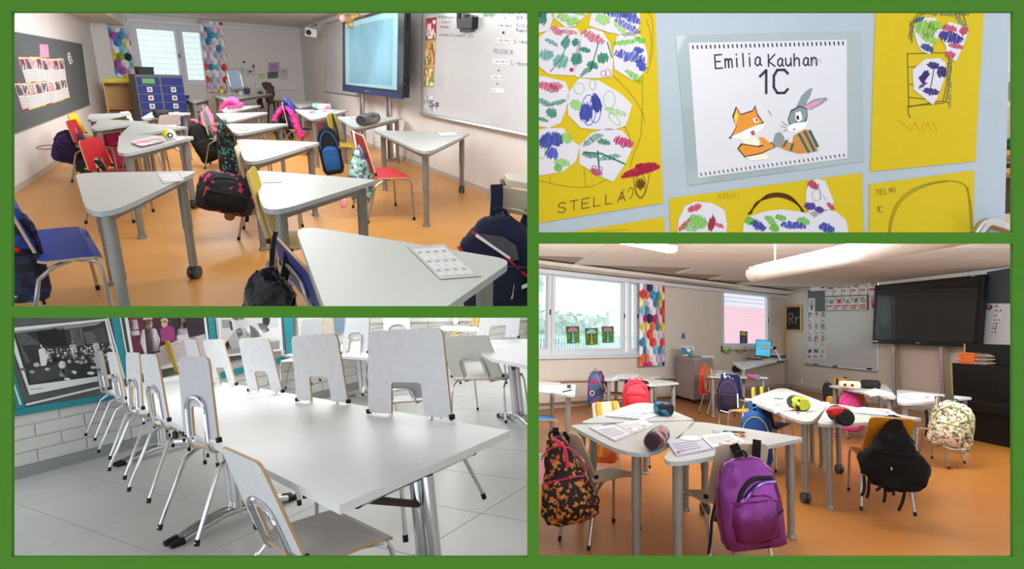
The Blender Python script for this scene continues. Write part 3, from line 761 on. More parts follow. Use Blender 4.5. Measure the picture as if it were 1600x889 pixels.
curtain('cube patterned curtain in dark tones left of the far window', W1B, (168,44,207,121), .10, [4,0,12,10,9,3,2,11,0,0,14], .105, 2)
curtain('pastel cube patterned curtain right of the far window', W1B, (318,34,354,144), .10, [0,1,6,2,14,0,1,3,0,1], .105, 2)
# radiator
u0, v0, u1, v1 = W1B.rect(322, 152, 358, 187, .06)
t = thing('radiator', 'cream panel radiator with vertical grooves under the far window', 'radiator', R1, W1B.p((u0+u1)/2, v0, .06))
part('panel', W1B.box(B(), u0, v0, u1, v1, .04, .08), M('radiator_cream', (222,212,196), .5), t)
for i in range(12): part('fin', W1B.box(B(), u0+(u1-u0)*(i+.15)/12, v0+.03, u0+(u1-u0)*(i+.8)/12, v1-.03, .08, .095), MATS['radiator_cream'], t)
# blue drawer cabinet
BLUE = M('drawer_blue', (44,56,140), .5); CARC = M('cabinet_grey', (104,110,116), .5)
cab = Wall(R1, R1.fl(226,214), R1.fl(298,211)); w = cab.L; cz = .0
zt = cab.uv(258,117)[1]
t = thing('drawer_cabinet', 'tall blue drawer cabinet in grey frame beside the wooden bookcase', 'cabinet', R1, cab.p(w/2,0,-.2))
cb = B(); cab.box(cb, 0, 0, w, zt, -.42, -.012); part('carcass', cb, CARC, t, bevel=.004)
nr = 7
for i in range(2):
    for r in range(nr):
        x0, x1 = w*(i*.5)+.03, w*(i*.5+.5)-.02; z0, z1 = .05+(zt-.08)*r/nr, .05+(zt-.08)*(r+1)/nr-.03
        d = part('drawer', cab.box(B(), x0, z0, x1, z1, -.02, .012), BLUE, t, bevel=.004)
        if not (r == nr-1 and i == 1):
            xm = (x0+x1)/2; zz = (z0+z1)/2; lw = .05 if not (r == nr-1) else .12
            part('label_card', cab.box(B(), xm-lw, zz-.05, xm+lw, zz+.05, .012, .015), [cm((120,180,110)) if r == nr-1 else PAPERW][0], d)
            if r < nr-1: part('label_print', cab.box(B(), xm-lw*.5, zz-.025, xm+lw*.5, zz+.025, .015, .0158), cm([(90,140,90),(180,80,80),(120,120,160)][r % 3]), d)
ref = cab.p(w*.35, zt, -.2)
p0 = cab.p(w*.1, zt, -.2); 
t = thing('storage_box', 'dark green box on top of the blue drawer cabinet', 'box', R1, cab.p(w*.28, zt, -.2))
gb = B(); cab.box(gb, w*.12, zt, w*.43, zt+.12, -.33, -.08); part('body', gb, cm((34,52,46)), t, bevel=.006)
lb = B(); cab.box(lb, w*.11, zt+.12, w*.44, zt+.15, -.34, -.07); part('lid', lb, cm((40,62,54)), t, bevel=.004)
# birch bookcase with a yellow tray
BIRCH = M('birch_veneer', (222,178,120), .5, var=.05, scale=8)
bc = Wall(R1, R1.fl(174,207), R1.fl(227,206)); w = bc.L; zt = bc.uv(190,128)[1]; zs = bc.uv(190,169)[1]
t = thing('bookcase', 'low birch bookcase standing below the dark patterned curtain', 'bookcase', R1, bc.p(w/2,0,-.2))
for nm, a in (('side',(0,0,.03,zt,-.45,0)),('side',(w-.03,0,w,zt,-.45,0)),('top',(0,zt-.03,w,zt,-.45,.005)),('shelf',(.03,zs-.02,w-.03,zs,-.44,-.01)),('back_panel',(.03,0,w-.03,zt-.03,-.45,-.43)),('plinth',(.03,0,w-.03,.08,-.44,-.03))):
    part(nm, bc.box(B(), *a), BIRCH, t)
t = thing('paper_tray', 'bright yellow plastic tray on top of the birch bookcase', 'tray', R1, bc.p(w/2,zt,-.2))
YEL = cm((226,222,40), .4)
part('base', bc.box(B(), -.02, zt, w-.1, zt+.02, -.4, -.02), YEL, t); part('rim', bc.box(B(), -.02, zt+.02, w-.1, zt+.06, -.06, -.02), YEL, t); part('grip', bc.box(B(), w*.3, zt+.06, w*.8, zt+.085, -.2, -.16), YEL, t)
# brick building outside the window
ob = Wall(R1, W1B.p(-4,0,-5), W1B.p(W1B.L+6,0,-5.6))
t = thing('brick_building', 'pale brick building outside the far window', 'building', R1, ob.p(4,0,0))
part('wall', ob.box(B(), 0, -1, ob.L, 6, 0, -.2), M('pale_outside_mortar', (240,246,244), .9), t)
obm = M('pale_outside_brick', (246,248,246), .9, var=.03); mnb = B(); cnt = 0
gw0 = W1B.rect(211,40,324,133)
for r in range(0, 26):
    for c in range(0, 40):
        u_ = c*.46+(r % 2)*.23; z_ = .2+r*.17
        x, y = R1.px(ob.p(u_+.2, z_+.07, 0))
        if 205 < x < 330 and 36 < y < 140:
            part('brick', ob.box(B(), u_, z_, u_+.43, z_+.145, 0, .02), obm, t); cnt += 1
# back wall: whiteboard, papers, projector arm box
WB = M('whiteboard_enamel', (214,216,218), .22, var=.01, coat=.3)
u0, v0, u1, v1 = W1B.rect(362, 36, 470, 128)
flist = [((419,98),(436,97),(437,112),(420,113),(190,160,200)),((401,113),(417,112),(417,126),(402,127),(226,226,196)),((418,112),(435,111),(435,122),(418,123),(110,116,122)),((436,106),(450,105),(450,124),(437,125),(206,208,216)),((384,106),(392,106),(392,120),(384,120),(214,216,220)),((393,100),(399,100),(399,118),(393,118),(210,212,220)),((376,104),(383,104),(383,118),(376,118),(216,216,222))]
nmz = ['lilac sheet','cream sheet','dark grey picture','large pale sheet near the corner','small plain sheet','narrow plain sheet','small plain sheet at left end']
for i, (a, b_, c, d, col) in enumerate(flist):
    t = flat_thing('wall_paper_sheet', nmz[i]+' pinned on the far wall above the teacher desk', 'paper', W1B, [a,b_,c,d], .002, .004, cm(col))
    q = [a,b_,c,d]
    art(t, 'print', W1B, [(0, qsub(q,.2,.25,.8,.4)),(0, qsub(q,.15,.55,.85,.62))], .0041, [cm(tuple(int(v*.8) for v in col))])
for i, (x, y) in enumerate(((381,97),(396,103),(391,112))):
    single('magnet', 'black dot magnet %s among the far wall sheets' % ['top','right','lower'][i], 'magnet', B().tube([W1B.q(x,y,.004), W1B.q(x,y,.014)], .03, 10), RUB, R1)
t = thing('cable_duct', 'white cable duct along the far wall behind the desk', 'cable duct', R1, W1B.q(445,140))
u0, v0, u1, v1 = W1B.rect(398, 131, 462, 140)
part('duct', W1B.box(B(), u0, v0, u1, v1, 0, .06), FRAMEW, t)
for i in range(3): part('socket', W1B.box(B(), u0+(u1-u0)*(.05+.12*i), v0+.02, u0+(u1-u0)*(.13+.12*i), v1-.02, .06, .07), WALLP, t)
# projector on its arm in the right corner
ref = W1R.q(490,47,.35)
t, w, h = bbox_box(R1, 'wall_projector', 'white projector on a wall bracket in the far right corner', 'projector', (477,45,495,58), ref, .3, None)
part('body', B().box((0,0,0), (w,.34,h), rot=(0,.15,0)), cm((206,208,210), .4), t, local=True, bevel=.02)
part('lens', B().tube([(-w*.2,-.17,0),(-w*.2,-.2,0)], .06, 12), RUB, t, local=True)
part('bracket', B().tube([(w*.2,0,h*.4),(w*.2,0,h*.95),(w*.55,.1,h*.95)], .025, 8), STEEL, t, local=True)
part('mount', B().box((w*.65,.1,h*.5), (.10,.12,.16)), cm((150,152,156)), t, local=True)
# right wall : narrow whiteboard behind the screen, screen on two posts, long whiteboard
t = thing('whiteboard', 'narrow whiteboard in metal frame behind the lit screen', 'whiteboard', R1, W1R.q(520,90))
def wboard(t, w, q, o=.0):
    part('panel', w.quad(B(), q, o, o+.02), WB, t); b = B()
    for i in range(4):
        A, E = w.q(*q[i], o+.015), w.q(*q[(i+1) % 4], o+.015); b.tube([A, E], .018, 5)
    part('frame', b, ALU, t)
wboard(t, W1R, [(508,38),(560,22),(560,150),(508,143)])
sref = W1R.q(600,160,.36)
SW = Wall(R1, W1R.a+W1R.n*.34, W1R.a+W1R.n*.34+W1R.u)
SQ = [(535,34),(632,4),(630,153),(535,140)]
t = thing('screen', 'large lit display screen with black frame before the right wall', 'screen', R1, SW.q(583,100))
DARK = M('screen_black', (20,22,30), .3, coat=.4)
part('housing', SW.quad(B(), SQ, -.10, .0), DARK, t, bevel=.01)
part('display', SW.quad(B(), [(539,37),(622,14),(620,141),(540,132)], .001, .004), M('lit_display', (130,170,180), .25, emit=.15, var=.04, scale=1.5), t)
part('display_edge', SW.quad(B(), [(546,42),(614,27),(612,134),(546,129)], .0045, .006), M('lit_display_inner', (104,144,158), .22, emit=.2, var=.25, scale=.8), t)
bz = B(); SW.quad(bz, [(535,134),(628,146),(628,155),(535,142)], 0, .03); part('bottom_bezel', bz, M('screen_blue_black', (34,44,84), .3), t)
part('logo', SW.quad(B(), [(570,141.5),(577,142.4),(577,143.6),(570,142.7)], .031, .032), ALU, t)
for yy in ((28,46),(117,131)):
    hb = B(); A = SW.q(632, yy[0], -.03); E = SW.q(632, yy[1], -.03); k = SW.u*(-.12 if SW.u.y > 0 else .12)
    hb.tube(smooth_path([A, A+k, E+k, E], 1), .02, 6); part('handle', hb, RUB, t)
for i, (x0, x1, yb) in enumerate(((563,574,222),(604,617,243))):
    P = W1R.q((x0+x1)/2, yb, .2); P.z = 0; wd = (x1-x0)/F*R1.dep(P)/1.6
    b = B(); b.box((P.x,P.y,.75), (wd,.10,1.5)); t = thing('screen_post', ['left','right'][i]+' grey metal post carrying the lit screen', 'post', R1, P)
    part('post', b, STEEL, t, bevel=.004); s = B(); s.box((P.x-wd*.15,P.y-.055,.75), (wd*.25,.02,1.5)); part('channel', s, M('post_channel', (90,92,98), .4, metal=.6), t)
    part('foot', B().box((P.x,P.y,.02), (wd*1.5,.3,.04)), STEEL, t)
# garland of soft toys on the screen corner
t, w, h = bbox_box(R1, 'soft_toy', 'brown and pink soft toy draped on the top left screen corner', 'soft toy', (530,18,562,42), SW.q(546,34,.05), .2, None)
fr = M('plush_brown', (150,120,84), .9, bump=.4); fp = M('plush_pink', (206,160,150), .9, bump=.4)
part('body', B().ell((0,0,0), (w*.3,.08,h*.3)), fr, t, local=True, smooth=60)
part('head', B().ell((-w*.3,-.03,h*.05), (w*.18,.08,h*.26)), fp, t, local=True, smooth=60)
for x, z, r in ((.25,.1,.2),(.1,-.35,.14),(-.1,-.45,.1),(.4,.2,.16),(-.42,.3,.1)):
    part('limb', B().ell((w*x,-.05,h*z), (w*r,.05,h*r*1.1)), [fr,cm((176,150,70)),cm((40,40,30))][int(abs(x*100)) % 3], t, local=True, smooth=60)
# long whiteboard
LB = [(661,-20),(840,-75),(840,214),(660,176)]
t = thing('whiteboard', 'long whiteboard with word cards along the right wall', 'whiteboard', R1, W1R.q(740,100))
part('panel', W1R.quad(B(), LB, 0, .018), WB, t)
rb = B(); rb.tube([W1R.q(659,178,.03), W1R.q(842,215,.03)], .03, 8); part('pen_rail', rb, ALU, t)
part('left_frame', B().tube([W1R.q(660.5,-20,.015), W1R.q(659.5,178,.015)], .015, 6), ALU, t)
INK = cm((60,60,70)); INKB = cm((90,94,120))
tb = B()
for s, x, y, k in (('LAKSI',667,22,5),('maanantai',685,28,4.5),('tunti',690,36,4),('aamu',688,43,4),('aamutoimet 35',686,56,5)): text(W1R, s, x, y, k, (.985,.05), (0,-1), .3, .0195, tb)
for s, x, y, k in (('Otsi',809,22,6),('pe ii',808,29,6),('liitaPa',806,42,6),('Aapinen',806,49,5),('L-moniste',804,67,6),('RUOKA',772,83,7),('L-moniste',799,101,6)): text(W1R, s, x, y, k, (.985,.09), (0,-1), .35, .0195, tb)
part('handwriting', tb, INKB, t)
hs = W1R.line([(683,134),(683,121),(686.5,113),(691,120),(690.5,133),(683,134)], .35, .0195); W1R.line([(685,130),(685,122),(688,122),(688,130)], .3, .0195, hs); part('house_drawing', hs, cm((170,172,180)), t)
cards = [(779,20,797,'o-do-tan-e'),(776,40,800,'o-do-tan-e'),(775,63,799,'o-do-tan-e'),(769,96,793,'o-do-tan-e'),(768,121,785,'ymp-pi'),(768,141,787,'ei')]
for i, (x, y, x1, s) in enumerate(cards):
    q = [(x,y-4),(x1,y-3),(x1,y+4),(x,y+3)]
    t = flat_thing('word_card', ['topmost','second','third','fourth','fifth','lowest'][i]+' white word card in the column on the long whiteboard', 'card', W1R, q, .019, .021, PAPERW, group='word cards on the whiteboard')
    part('print', text(W1R, s, x+2, y+1.4, 4, (.6 if len(s) > 6 else .8,.02), (0,-1), .24, .0213), INKD, t)
for i, (x, y, r) in enumerate(((788.5,28,.7),(786.4,51,2.0),(779,110,1.3),(777,131,1.1),(704.5,117.5,1.6))):
    single('magnet', ['tiny dark magnet below the top word card','round blue magnet below the second word card','dark magnet below the fourth word card','small dark magnet above the lowest word card','yellow magnet in the middle of the long whiteboard'][i], 'magnet', B().tube([W1R.q(x,y,.019), W1R.q(x,y,.03)], r*R1.dep(W1R.q(x,y))/F, 10), cm((206,190,60)) if i == 4 else cm((40,50,90)), R1)
t = flat_thing('arrow', 'pale green paper arrow at the top of the whiteboard', 'paper arrow', W1R, [(755,14),(768,12),(768,9),(776,20),(766,29),(766,25),(755,27)], .019, .021, cm((150,200,160)))
pc = [((666,29),(682,26.5),(681,62),(665,63),[(160,50,60),(190,70,70),(226,220,210)],'red story picture topmost on the whiteboard edge'),((664.5,63.5),(681,61),(679.5,102),(662.5,103),[(190,160,90),(226,210,150),(110,120,80),(180,90,50)],'brown story picture below the red one'),((662.5,105),(679,103),(678,136),(661,135),[(206,150,70),(236,226,190),(110,150,80)],'yellow story picture above the alphabet sheet'),((661.5,146),(683,147),(682.5,176),(660.5,173),[(200,200,206),(170,170,180),(226,226,230)],'pale letter sheet lowest on the whiteboard edge')]
for i, (a, b_, c, d, cols, lb) in enumerate(pc):
    t = flat_thing('picture_card', lb, 'picture', W1R, [a,b_,c,d], .019, .022, cm(cols[0]))
    q = [a,b_,c,d]
    part('picture', W1R.quad(B(), qsub(q,.06,.12,.94,.95), .0221, .0228), MP('story_%d' % i, cols, 14, seed=i*3), t)
    if i == 3: part('print', text(W1R, 'Ss', 672, 166, 9, (1,.05), (0,-1), .8, .0231), INKD, t)
    if i == 0:
        c3 = B().tube([W1R.q(673.5,43,.0229), W1R.q(673.5,43,.0236)], .055, 14); part('badge', c3, cm((226,206,206)), t)
ref = W1R.q(726,34,.06)
t, w, h = bbox_box(R1, 'pen_pocket', 'black magnetic pen pocket near the top of the whiteboard', 'pen holder', (712,16,740,43), ref, .1, None)
L = INFO[t][1]
pb = B(); W1R.quad(pb, [(713,30),(738,26),(737,44),(714,45)], .02, .10); part('pocket', pb, M('black_plastic', (24,26,32), .4), t)
W1R.quad(pb2 := B(), [(719,42),(737,40),(736,49),(718,50)], .02, .07); part('lower_pocket', pb2, cm((70,74,88)), t)
for i in range(6):
    x = 716+i*3.9; part('marker', B().tube([W1R.q(x,34,.06), W1R.q(x+random.uniform(-1,1),18+random.random()*5,.06)], .022, 7), [cm((40,60,110)),RUB,cm((150,120,130)),cm((60,64,72)),RUB,cm((130,140,150))][i], t)
# ---------------------------------------------------------------- room 1 : tables and chairs
table(R1, 'nearest table in the left column before the blue chair', [(117,270),(309,267),(140,349)], 'FCF', rad=[.10,.07,.12])
table(R1, 'second table of the left column with notebook and ball case', [(186,210),(306,213),(182,245)], 'FCF', rad=.1)
table(R1, 'third table of the left column behind the notebook table', [(208,191),(294,198),(183,215)], 'FFF', rad=.1)
table(R1, 'small table right before the blue drawer cabinet', [(236,175),(301,176),(214,188)], 'FFF', rad=.1)
table(R1, 'bare table left of the left column near the wall', [(157,186),(234,190),(136,204)], 'FFF', rad=.1)
table(R1, 'farthest left table in front of the birch bookcase', [(140,178),(211,176),(134,190)], 'FFF', rad=.1)
table(R1, 'middle column table with yellow chair tucked in', [(391,265),(590,281),(414,336)], 'FFF', rad=[.08,.07,.1])
table(R1, 'second table of the middle column beside the black floral backpack', [(369,217),(502,222),(384,258)], 'FFF', rad=.1)
table(R1, 'third table of the middle column beside the red chair back', [(352,193),(454,193),(368,211)], 'FFF', rad=.1)
table(R1, 'fourth table of the middle column without anything on it', [(337,177),(422,175),(352,192)], 'FFF', rad=.1)
table(R1, 'farthest middle table with pink jacket lying on it', [(343,167),(413,164),(350,177)], 'FFF', rad=.1)
table(R1, 'nearest big table at bottom right cut by the frame', [(459,350),(803,406),(546,585)], 'FFF', rad=[.08,.1,.1])
table(R1, 'right column table standing alone on a caster in front of the whiteboard', [(582,203),(735,208),(665,240)], 'FCF', rad=.1)
table(R1, 'right column table carrying the grey pencil case', [(526,182),(632,183),(553,201)], 'FFF', rad=.1)
table(R1, 'right column table with pink pencil case and open book', [(459,171),(546,172),(488,188)], 'FFF', rad=.1)
table(R1, 'farthest grey table near the rolling rack', [(452,157),(514,158),(468,169)], 'FFF', rad=.1)
table(R1, 'narrow white table below the far window beside the blue cabinet', [(290,154),(329,155),(302,161)], 'FFF', rad=.08)
RED, BLU, YLW, WHT, GRY, BEI = (196,30,44), (18,70,186), (222,196,22), (222,222,226), (120,120,126), (214,206,188)
chair(R1, 'bright blue chair at the left edge facing the nearest table', BLU, {'SRR':(60,414),'SFR':(158,387),'SFL':(136,352),'BBR':(59,410),'FFL':(151,448)}, -80)
chair(R1, 'yellow chair tucked under the middle column table', YLW, {'SRR':(417,385),'BBR':(424,379),'BTR':(387,268),'BTL':(399,261)}, -66, sig=(.02,.03,.04,.10))
chair(R1, 'dark blue chair with black drawstring bag at the bottom table', (28,44,120), {'BTL':(429,361),'BTR':(487,428),'BBR':(508,486)}, -70)
chair(R1, 'red chair in the right column with mint drawstring bag', RED, {'SRR':(588,276),'SFR':(647,270),'SFL':(618,250),'BBR':(585,267),'BTR':(566,211),'BTL':(552,205),'FFR':(648,353),'FRR':(577,357),'FFL':(614,321)}, -90)
chair(R1, 'yellow chair with blue backpack in the right column', (216,190,30), {'BTR':(510,180),'BTL':(524.6,175.6),'BBL':(534,217),'BBR':(519.5,225),'SRR':(521,230),'SFR':(553,229)}, -105)
chair(R1, 'front red chair in the left column with wide navy strap', RED, {'BTR':(123,221.6),'BTL':(157,211.5),'BBL':(176,259),'BBR':(141,270),'SFL':(228,262)}, -125)
chair(R1, 'red chair with two striped straps behind the front red one', RED, {'BTR':(103,190),'BTL':(119,185.6),'BBL':(133.6,216),'BBR':(118,226.7)}, -115)
chair(R1, 'yellow chair farthest in the left chair row near the wall', (232,206,20), {'BTR':(106,180),'BTL':(120,177),'BBL':(135,207)}, -115)
chair(R1, 'white chair with pink backpack at the third left table', WHT, {'BTR':(183,195),'BTL':(193,191),'BBL':(204,217),'BBR':(196,222)}, -110)
chair(R1, 'white chair with navy strap at the bookcase table', WHT, {'BTR':(185.5,177),'BTL':(203,173),'BBL':(208,189),'BBR':(194,193)}, -125)
chair(R1, 'pale chair turned away under the notebook table', (214,206,204), {'SFL':(214,244),'SRL':(253,242),'FRL':(253,271)}, 90)
chair(R1, 'grey backed chair with black backpack in the middle aisle', GRY, {'BTR':(315,175),'BTL':(322.4,171.7),'BBL':(333,208),'BBR':(326.5,215.6),'SRR':(328,217.6),'SFR':(347,215.6),'SFL':(357,209)}, -100)
chair(R1, 'chair with hanging pink jacket behind the grey backed chair', (150,120,110), {'BTR':(316,166),'BTL':(324,163),'BBL':(335,187),'BBR':(328,192)}, -100)
chair(R1, 'red backed chair at the third middle column table', (216,48,40), {'BTR':(352,196),'BTL':(358,193),'BBL':(370,222),'BBR':(365,226)}, -100)
chair(R1, 'beige chair at the second middle column table behind black floral backpack', BEI, {'BTR':(368,229),'BTL':(375,224),'BBR':(385,289)}, -95)
chair(R1, 'navy chair with bright pink jacket over its back', (40,50,100), {'BTR':(441,160),'BTL':(452,156),'BBL':(463,195),'SFL':(487,202)}, -105)
chair(R1, 'wooden chair with dark panel before the rolling rack', (196,160,110), {'BTL':(521,144),'BTR':(532,144),'BBL':(517,166),'BBR':(528,167)}, 0, backcol=(70,80,110))
chair(R1, 'small blue chair at the table below the far window', BLU, {'BTR':(289,149),'BTL':(295,149),'BBL':(299,171),'SFR':(307,175)}, -100)
chair(R1, 'beige chair carrying the big navy backpack at the right edge', (196,190,172), {'BTL':(766,286),'BTR':(856,306),'BBL':(768,346)}, -15)
# name strips taped to tables
def strip(lab, q, c=5): name_strip(R1, lab, q, .742, 3, c)
strip('letter card at the right tip of the nearest left table', [(247,271),(277,270),(284,281),(256,285)])
strip('letter card on the middle column table above yellow chair', [(405,271),(433,270),(438,283),(411,284)])
strip('letter card on the bottom table near its right tip', [(644,389),(694,386),(741,427),(687,431)], 4)
strip('letter card on the second middle column table', [(455,224),(478,222),(482,228),(462,230)])
strip('letter card on the third middle column table', [(370,200),(382,199),(388,203),(376,204)])
strip('letter card on the third left column table', [(258,196),(274,195),(276,198),(262,199)])
strip('letter card on the notebook table beside the ball case', [(272,216),(288,213),(292,216),(278,220)])
strip('faint letter card on the lone caster table', [(682,207),(712,206),(716,211),(688,212)])
# ---------------------------------------------------------------- room 1 : bags, clothes and small things
BLACK = M('black_cloth', (20,20,22), .85, bump=.1); NAVY = M('navy_cloth', (30,34,62), .85); PINKC = M('pink_cloth', (220,50,120), .8); PURP = M('purple_cloth', (66,44,96), .8)
def bk(lab, f=.55, out=.0, x=0): return ck(CHS[lab], x, f, out)
c = 'bright blue chair at the left edge facing the nearest table'
def star(t, w, h, d):
    # white lettering on the lower bag front
    sc = w*.42; b = B(); x = -w*.40
    for ch in 'STAR':
        for st in STROKES[ch]:
            for (a, e), (g, k) in zip(st, st[1:]):
                P = V((x+a*.006, -d*.44, -h*.40+e*.007)); Q = V((x+g*.006, -d*.44, -h*.40+k*.007)); b.tube([P, Q], .0045, 5)
        x += .034
    part('lettering', b, PAPERW, t, local=True)
    for x, z in ((-.05,.1),(.25,-.22),(.05,-.1)): part('patch', B().ell((w*x,-d*.46,h*z), (w*.10,.02,w*.08)), cm((196,40,40)), t, local=True)
bag(R1, 'blue and black backpack with white lettering on bright blue chair', (4,326,62,474), bk(c,.3), MP('bag_blue_black', [(28,52,116),(20,24,40),(24,70,150),(14,14,20)], 26), off=-.12, pocket=MP('bag_blue_black2', [(16,16,22),(24,34,70),(14,14,18)], 30), trim=BLACK, tails=(), straps=[[(60,440),(66,465),(70,476)]], extra=star)
c = 'dark blue chair with black drawstring bag at the bottom table'
SHINY = M('black_shiny_cloth', (24,24,28), .22, bump=.9, scale=26)
bag(R1, 'shiny black drawstring bag hanging by the bottom table', (381,418,458,500), bk(c,.5,.02,-.4), SHINY, off=-.12, crumple=.07, arc=False, handle=False, sq=.8, prof=[(-.5,.9,.7),(-.3,1,1),(0,.98,.95),(.2,.78,.8),(.38,.5,.5),(.5,.22,.2)], straps=[[(431,362),(427,380),(424,420),3.6],[(452,388),(450,400),(446,425),(440,452),6.5]], strapm=BLACK, cat='bag', name='drawstring_bag')
c = 'red chair in the right column with mint drawstring bag'
bag(R1, 'mint flowered drawstring bag on the red right column chair', (543,229,583,317), bk(c,.4), MP('mint_floral', [(150,200,190),(120,176,170),(206,226,220),(110,90,150),(70,110,96),(160,206,196)], 35), off=-.10, arc=False, handle=False, sq=.9, prof=[(-.5,.6,.6),(-.35,.95,1),(-.1,1,1),(.2,.75,.8),(.4,.4,.5),(.5,.12,.2)], straps=[[(552,204),(554,218),(558,236),1.7],[(567,210),(563,222),(559,238),1.7]], strapm=cm((206,200,190)), cat='bag', name='drawstring_bag')
t, w, h = bbox_box(R1, 'owl_charm', 'small pink owl charm hanging below the mint bag', 'charm', (531,308,543,326), bk(c,.3), .05, None, off=-.12)
part('body', B().ell((0,0,-h*.1), (w*.45,w*.3,h*.4)), cm((232,150,170), .8), t, local=True, smooth=60); part('head', B().ell((0,0,h*.28), (w*.36,w*.28,h*.22)), cm((240,190,200), .8), t, local=True, smooth=60)
for x in (-.14,.14): part('eye', B().ell((w*x,-w*.26,h*.3), (w*.09,w*.05,w*.09)), PAPERW, t, local=True)
c = 'yellow chair with blue backpack in the right column'
bag(R1, 'black and bright blue backpack on the right column yellow chair', (499,199,532,272), bk(c,.5), M('navy_black_cloth', (22,26,40), .8), off=-.10, pocket=cm((34,96,170), .7), trim=cm((60,150,210)), lean=-8, straps=[[(514,178),(519,190),(524,215),1.8],[(518,177),(526,200),(530,222),1.8]], strapm=NAVY)
c = 'red chair with two striped straps behind the front red one'
def loop(t, w, h, d):
    part('loop', B().tube(smooth_path([V((-w*.35,0,-h*.02)), V((-w*.85,0,-h*.18)), V((-w*.95,0,-h*.28)), V((-w*.7,0,-h*.26)), V((-w*.25,0,-h*.1))], 2), w*.022, 6), cm((150,136,130)), t, local=True)
bag(R1, 'dark purple backpack with cord loop by the left wall', (87,205,130,254), bk(c,.4), PURP, off=.0, lean=18, pocket=M('purple_dark_cloth', (48,32,70), .8), trim=cm((90,66,120)), straps=[[(105,190),(109,205),(117,226),.9],[(112,188),(118,202),(128,220),.9]], strapm=cm((206,180,206)), extra=loop)
c = 'front red chair in the left column with wide navy strap'
bag(R1, 'black bag printed with yellow faces below front red chair', (121,250,163,283), bk(c,.25,.1), MP('emoji_print', [(26,22,22),(200,176,90),(24,20,20),(30,26,24),(214,190,110),(26,24,22)], 33), off=.10, arc=False, handle=False, straps=[[(134,217),(139,235),(143,252),(145,268),3.6]], strapm=NAVY, cat='bag', name='cloth_bag', sq=.8)
c = 'white chair with pink backpack at the third left table'
def mesh_(t, w, h, d): part('side_panel', B().ell((-w*.1,-d*.42,-h*.25), (w*.22,d*.12,h*.24)), BLACK, t, local=True, smooth=60)
bag(R1, 'hot pink and black backpack at the third left table', (168,194,203,262), bk(c,.3), PINKC, off=-.08, lean=-14, pocket=M('pink_light', (232,80,140), .7), trim=BLACK, straps=[[(186,193),(183,205),(180,222),2.2]], extra=mesh_)
c = 'grey backed chair with black backpack in the middle aisle'
bag(R1, 'plain black backpack on the grey backed aisle chair', (302,194,336,253), bk(c,.3), BLACK, off=-.05, lean=-22, pocket=M('black_cloth2', (28,28,30), .8), trim=M('black_trim', (44,44,46), .6), straps=[[(312,180),(311,195),(312,206),1.2]])
c = 'chair with hanging pink jacket behind the grey backed chair'
def garment(label, ref, strips, mat, off=-.06, name='jacket', cat='jacket', room=R1, group=None):
    """cloth hung over a chair back: soft rolls between pixels"""
    p = strips[0][0]; t = thing(name, label, cat, room, room.at(p[0], p[1], ref, off), group=group)
    for i, s in enumerate(strips):
        P = [room.at(x, y, ref, off-.012*i) for x, y, r in s]; k = room.dep(P[0])/F
        P2 = smooth_path(P, 3); rs = [r*k for x, y, r in s]; R_ = (np.interp(np.linspace(0,1,len(P2)), np.linspace(0,1,len(rs)), rs)*1.15).tolist(); tb = B().tube(P2, R_, 18, flat=.6); am = max(rs); kf = 1.1/am; tb.v = [p+NZ.noise_vector(p*kf+V((i*3.1,0,0)))*am*.42+NZ.noise_vector(p*kf*2.6)*am*.22 for p in tb.v]
        part(['body','sleeve','sleeve','hood','fold','fold','fold'][min(i,6)], tb, mat if not isinstance(mat, list) else mat[min(i, len(mat)-1)], t, smooth=70)
    return t
garment('pale pink jacket hanging behind the black backpack', bk(c,.5), [[(321,168,3),(326,182,5),(332,198,5),(337,206,4)],[(316,176,3),(318,192,4),(322,204,3)],[(300,187,2),(306,188,3),(312,193,3)]], M('pink_pale', (226,120,150), .85))
c = 'red backed chair at the third middle column table'
bag(R1, 'black and green flowered bag hanging in the middle aisle', (341,192,371,276), bk(c,.2), MP('green_floral', [(20,22,24),(30,90,80),(24,24,26),(120,60,50),(60,140,130),(18,20,22)], 30), off=-.12, pocket=MP('teal_floral', [(20,26,30),(80,160,170),(30,60,66),(24,26,28)], 39), trim=cm((60,110,100)), straps=[[(351,188),(351,200),(347,212),1.4]])
c = 'beige chair at the second middle column table behind black floral backpack'
bag(R1, 'big black backpack with pink flowers hanging low in the aisle', (312,270,397,332), bk(c,.1), MP('black_pink_floral', [(20,20,24),(24,24,30),(18,18,22),(206,50,100),(26,40,46),(20,20,24)], 28), off=-.16, lean=16, depth=.5, pocket=BLACK, trim=M('black_trim'.replace('trim','trim2'), (40,44,50), .5), straps=[[(386,300),(387,330),(386,347),2.6],[(361,250),(366,270),(372,290),2.6]], strapm=BLACK)
t, w, h = bbox_box(R1, 'ball_charm', 'furry brown ball charm dangling under the black floral backpack', 'charm', (351,330,367,345), bk(c,.1), .1, None, off=-.18)
part('ball', B().ell((0,0,0), (w/2,w/2,h/2), 14, 9), M('fur_brown', (128,98,60), .95, bump=.8, scale=60), t, local=True, smooth=60); part('cord', B().tube([(0,0,h*.45),(w*.2,0,h*.8)], .006, 5), RUB, t, local=True)
c = 'navy chair with bright pink jacket over its back'
garment('bright pink jacket thrown over the navy chair back', bk(c,.6), [[(430,190,3),(434,178,5),(441,169,6),(452,171,5),(459,184,6),(466,200,6.5),(474,216,5.5)]], M('pink_hot', (232,44,130), .8))
garment('black quilted coat hanging under the bright pink jacket', bk(c,.3), [[(436,176,6),(434,198,9),(438,214,9)],[(446,182,6),(452,206,8),(455,216,6)]], M('black_quilt', (26,26,28), .5, bump=.4), off=-.02, name='coat', cat='coat')
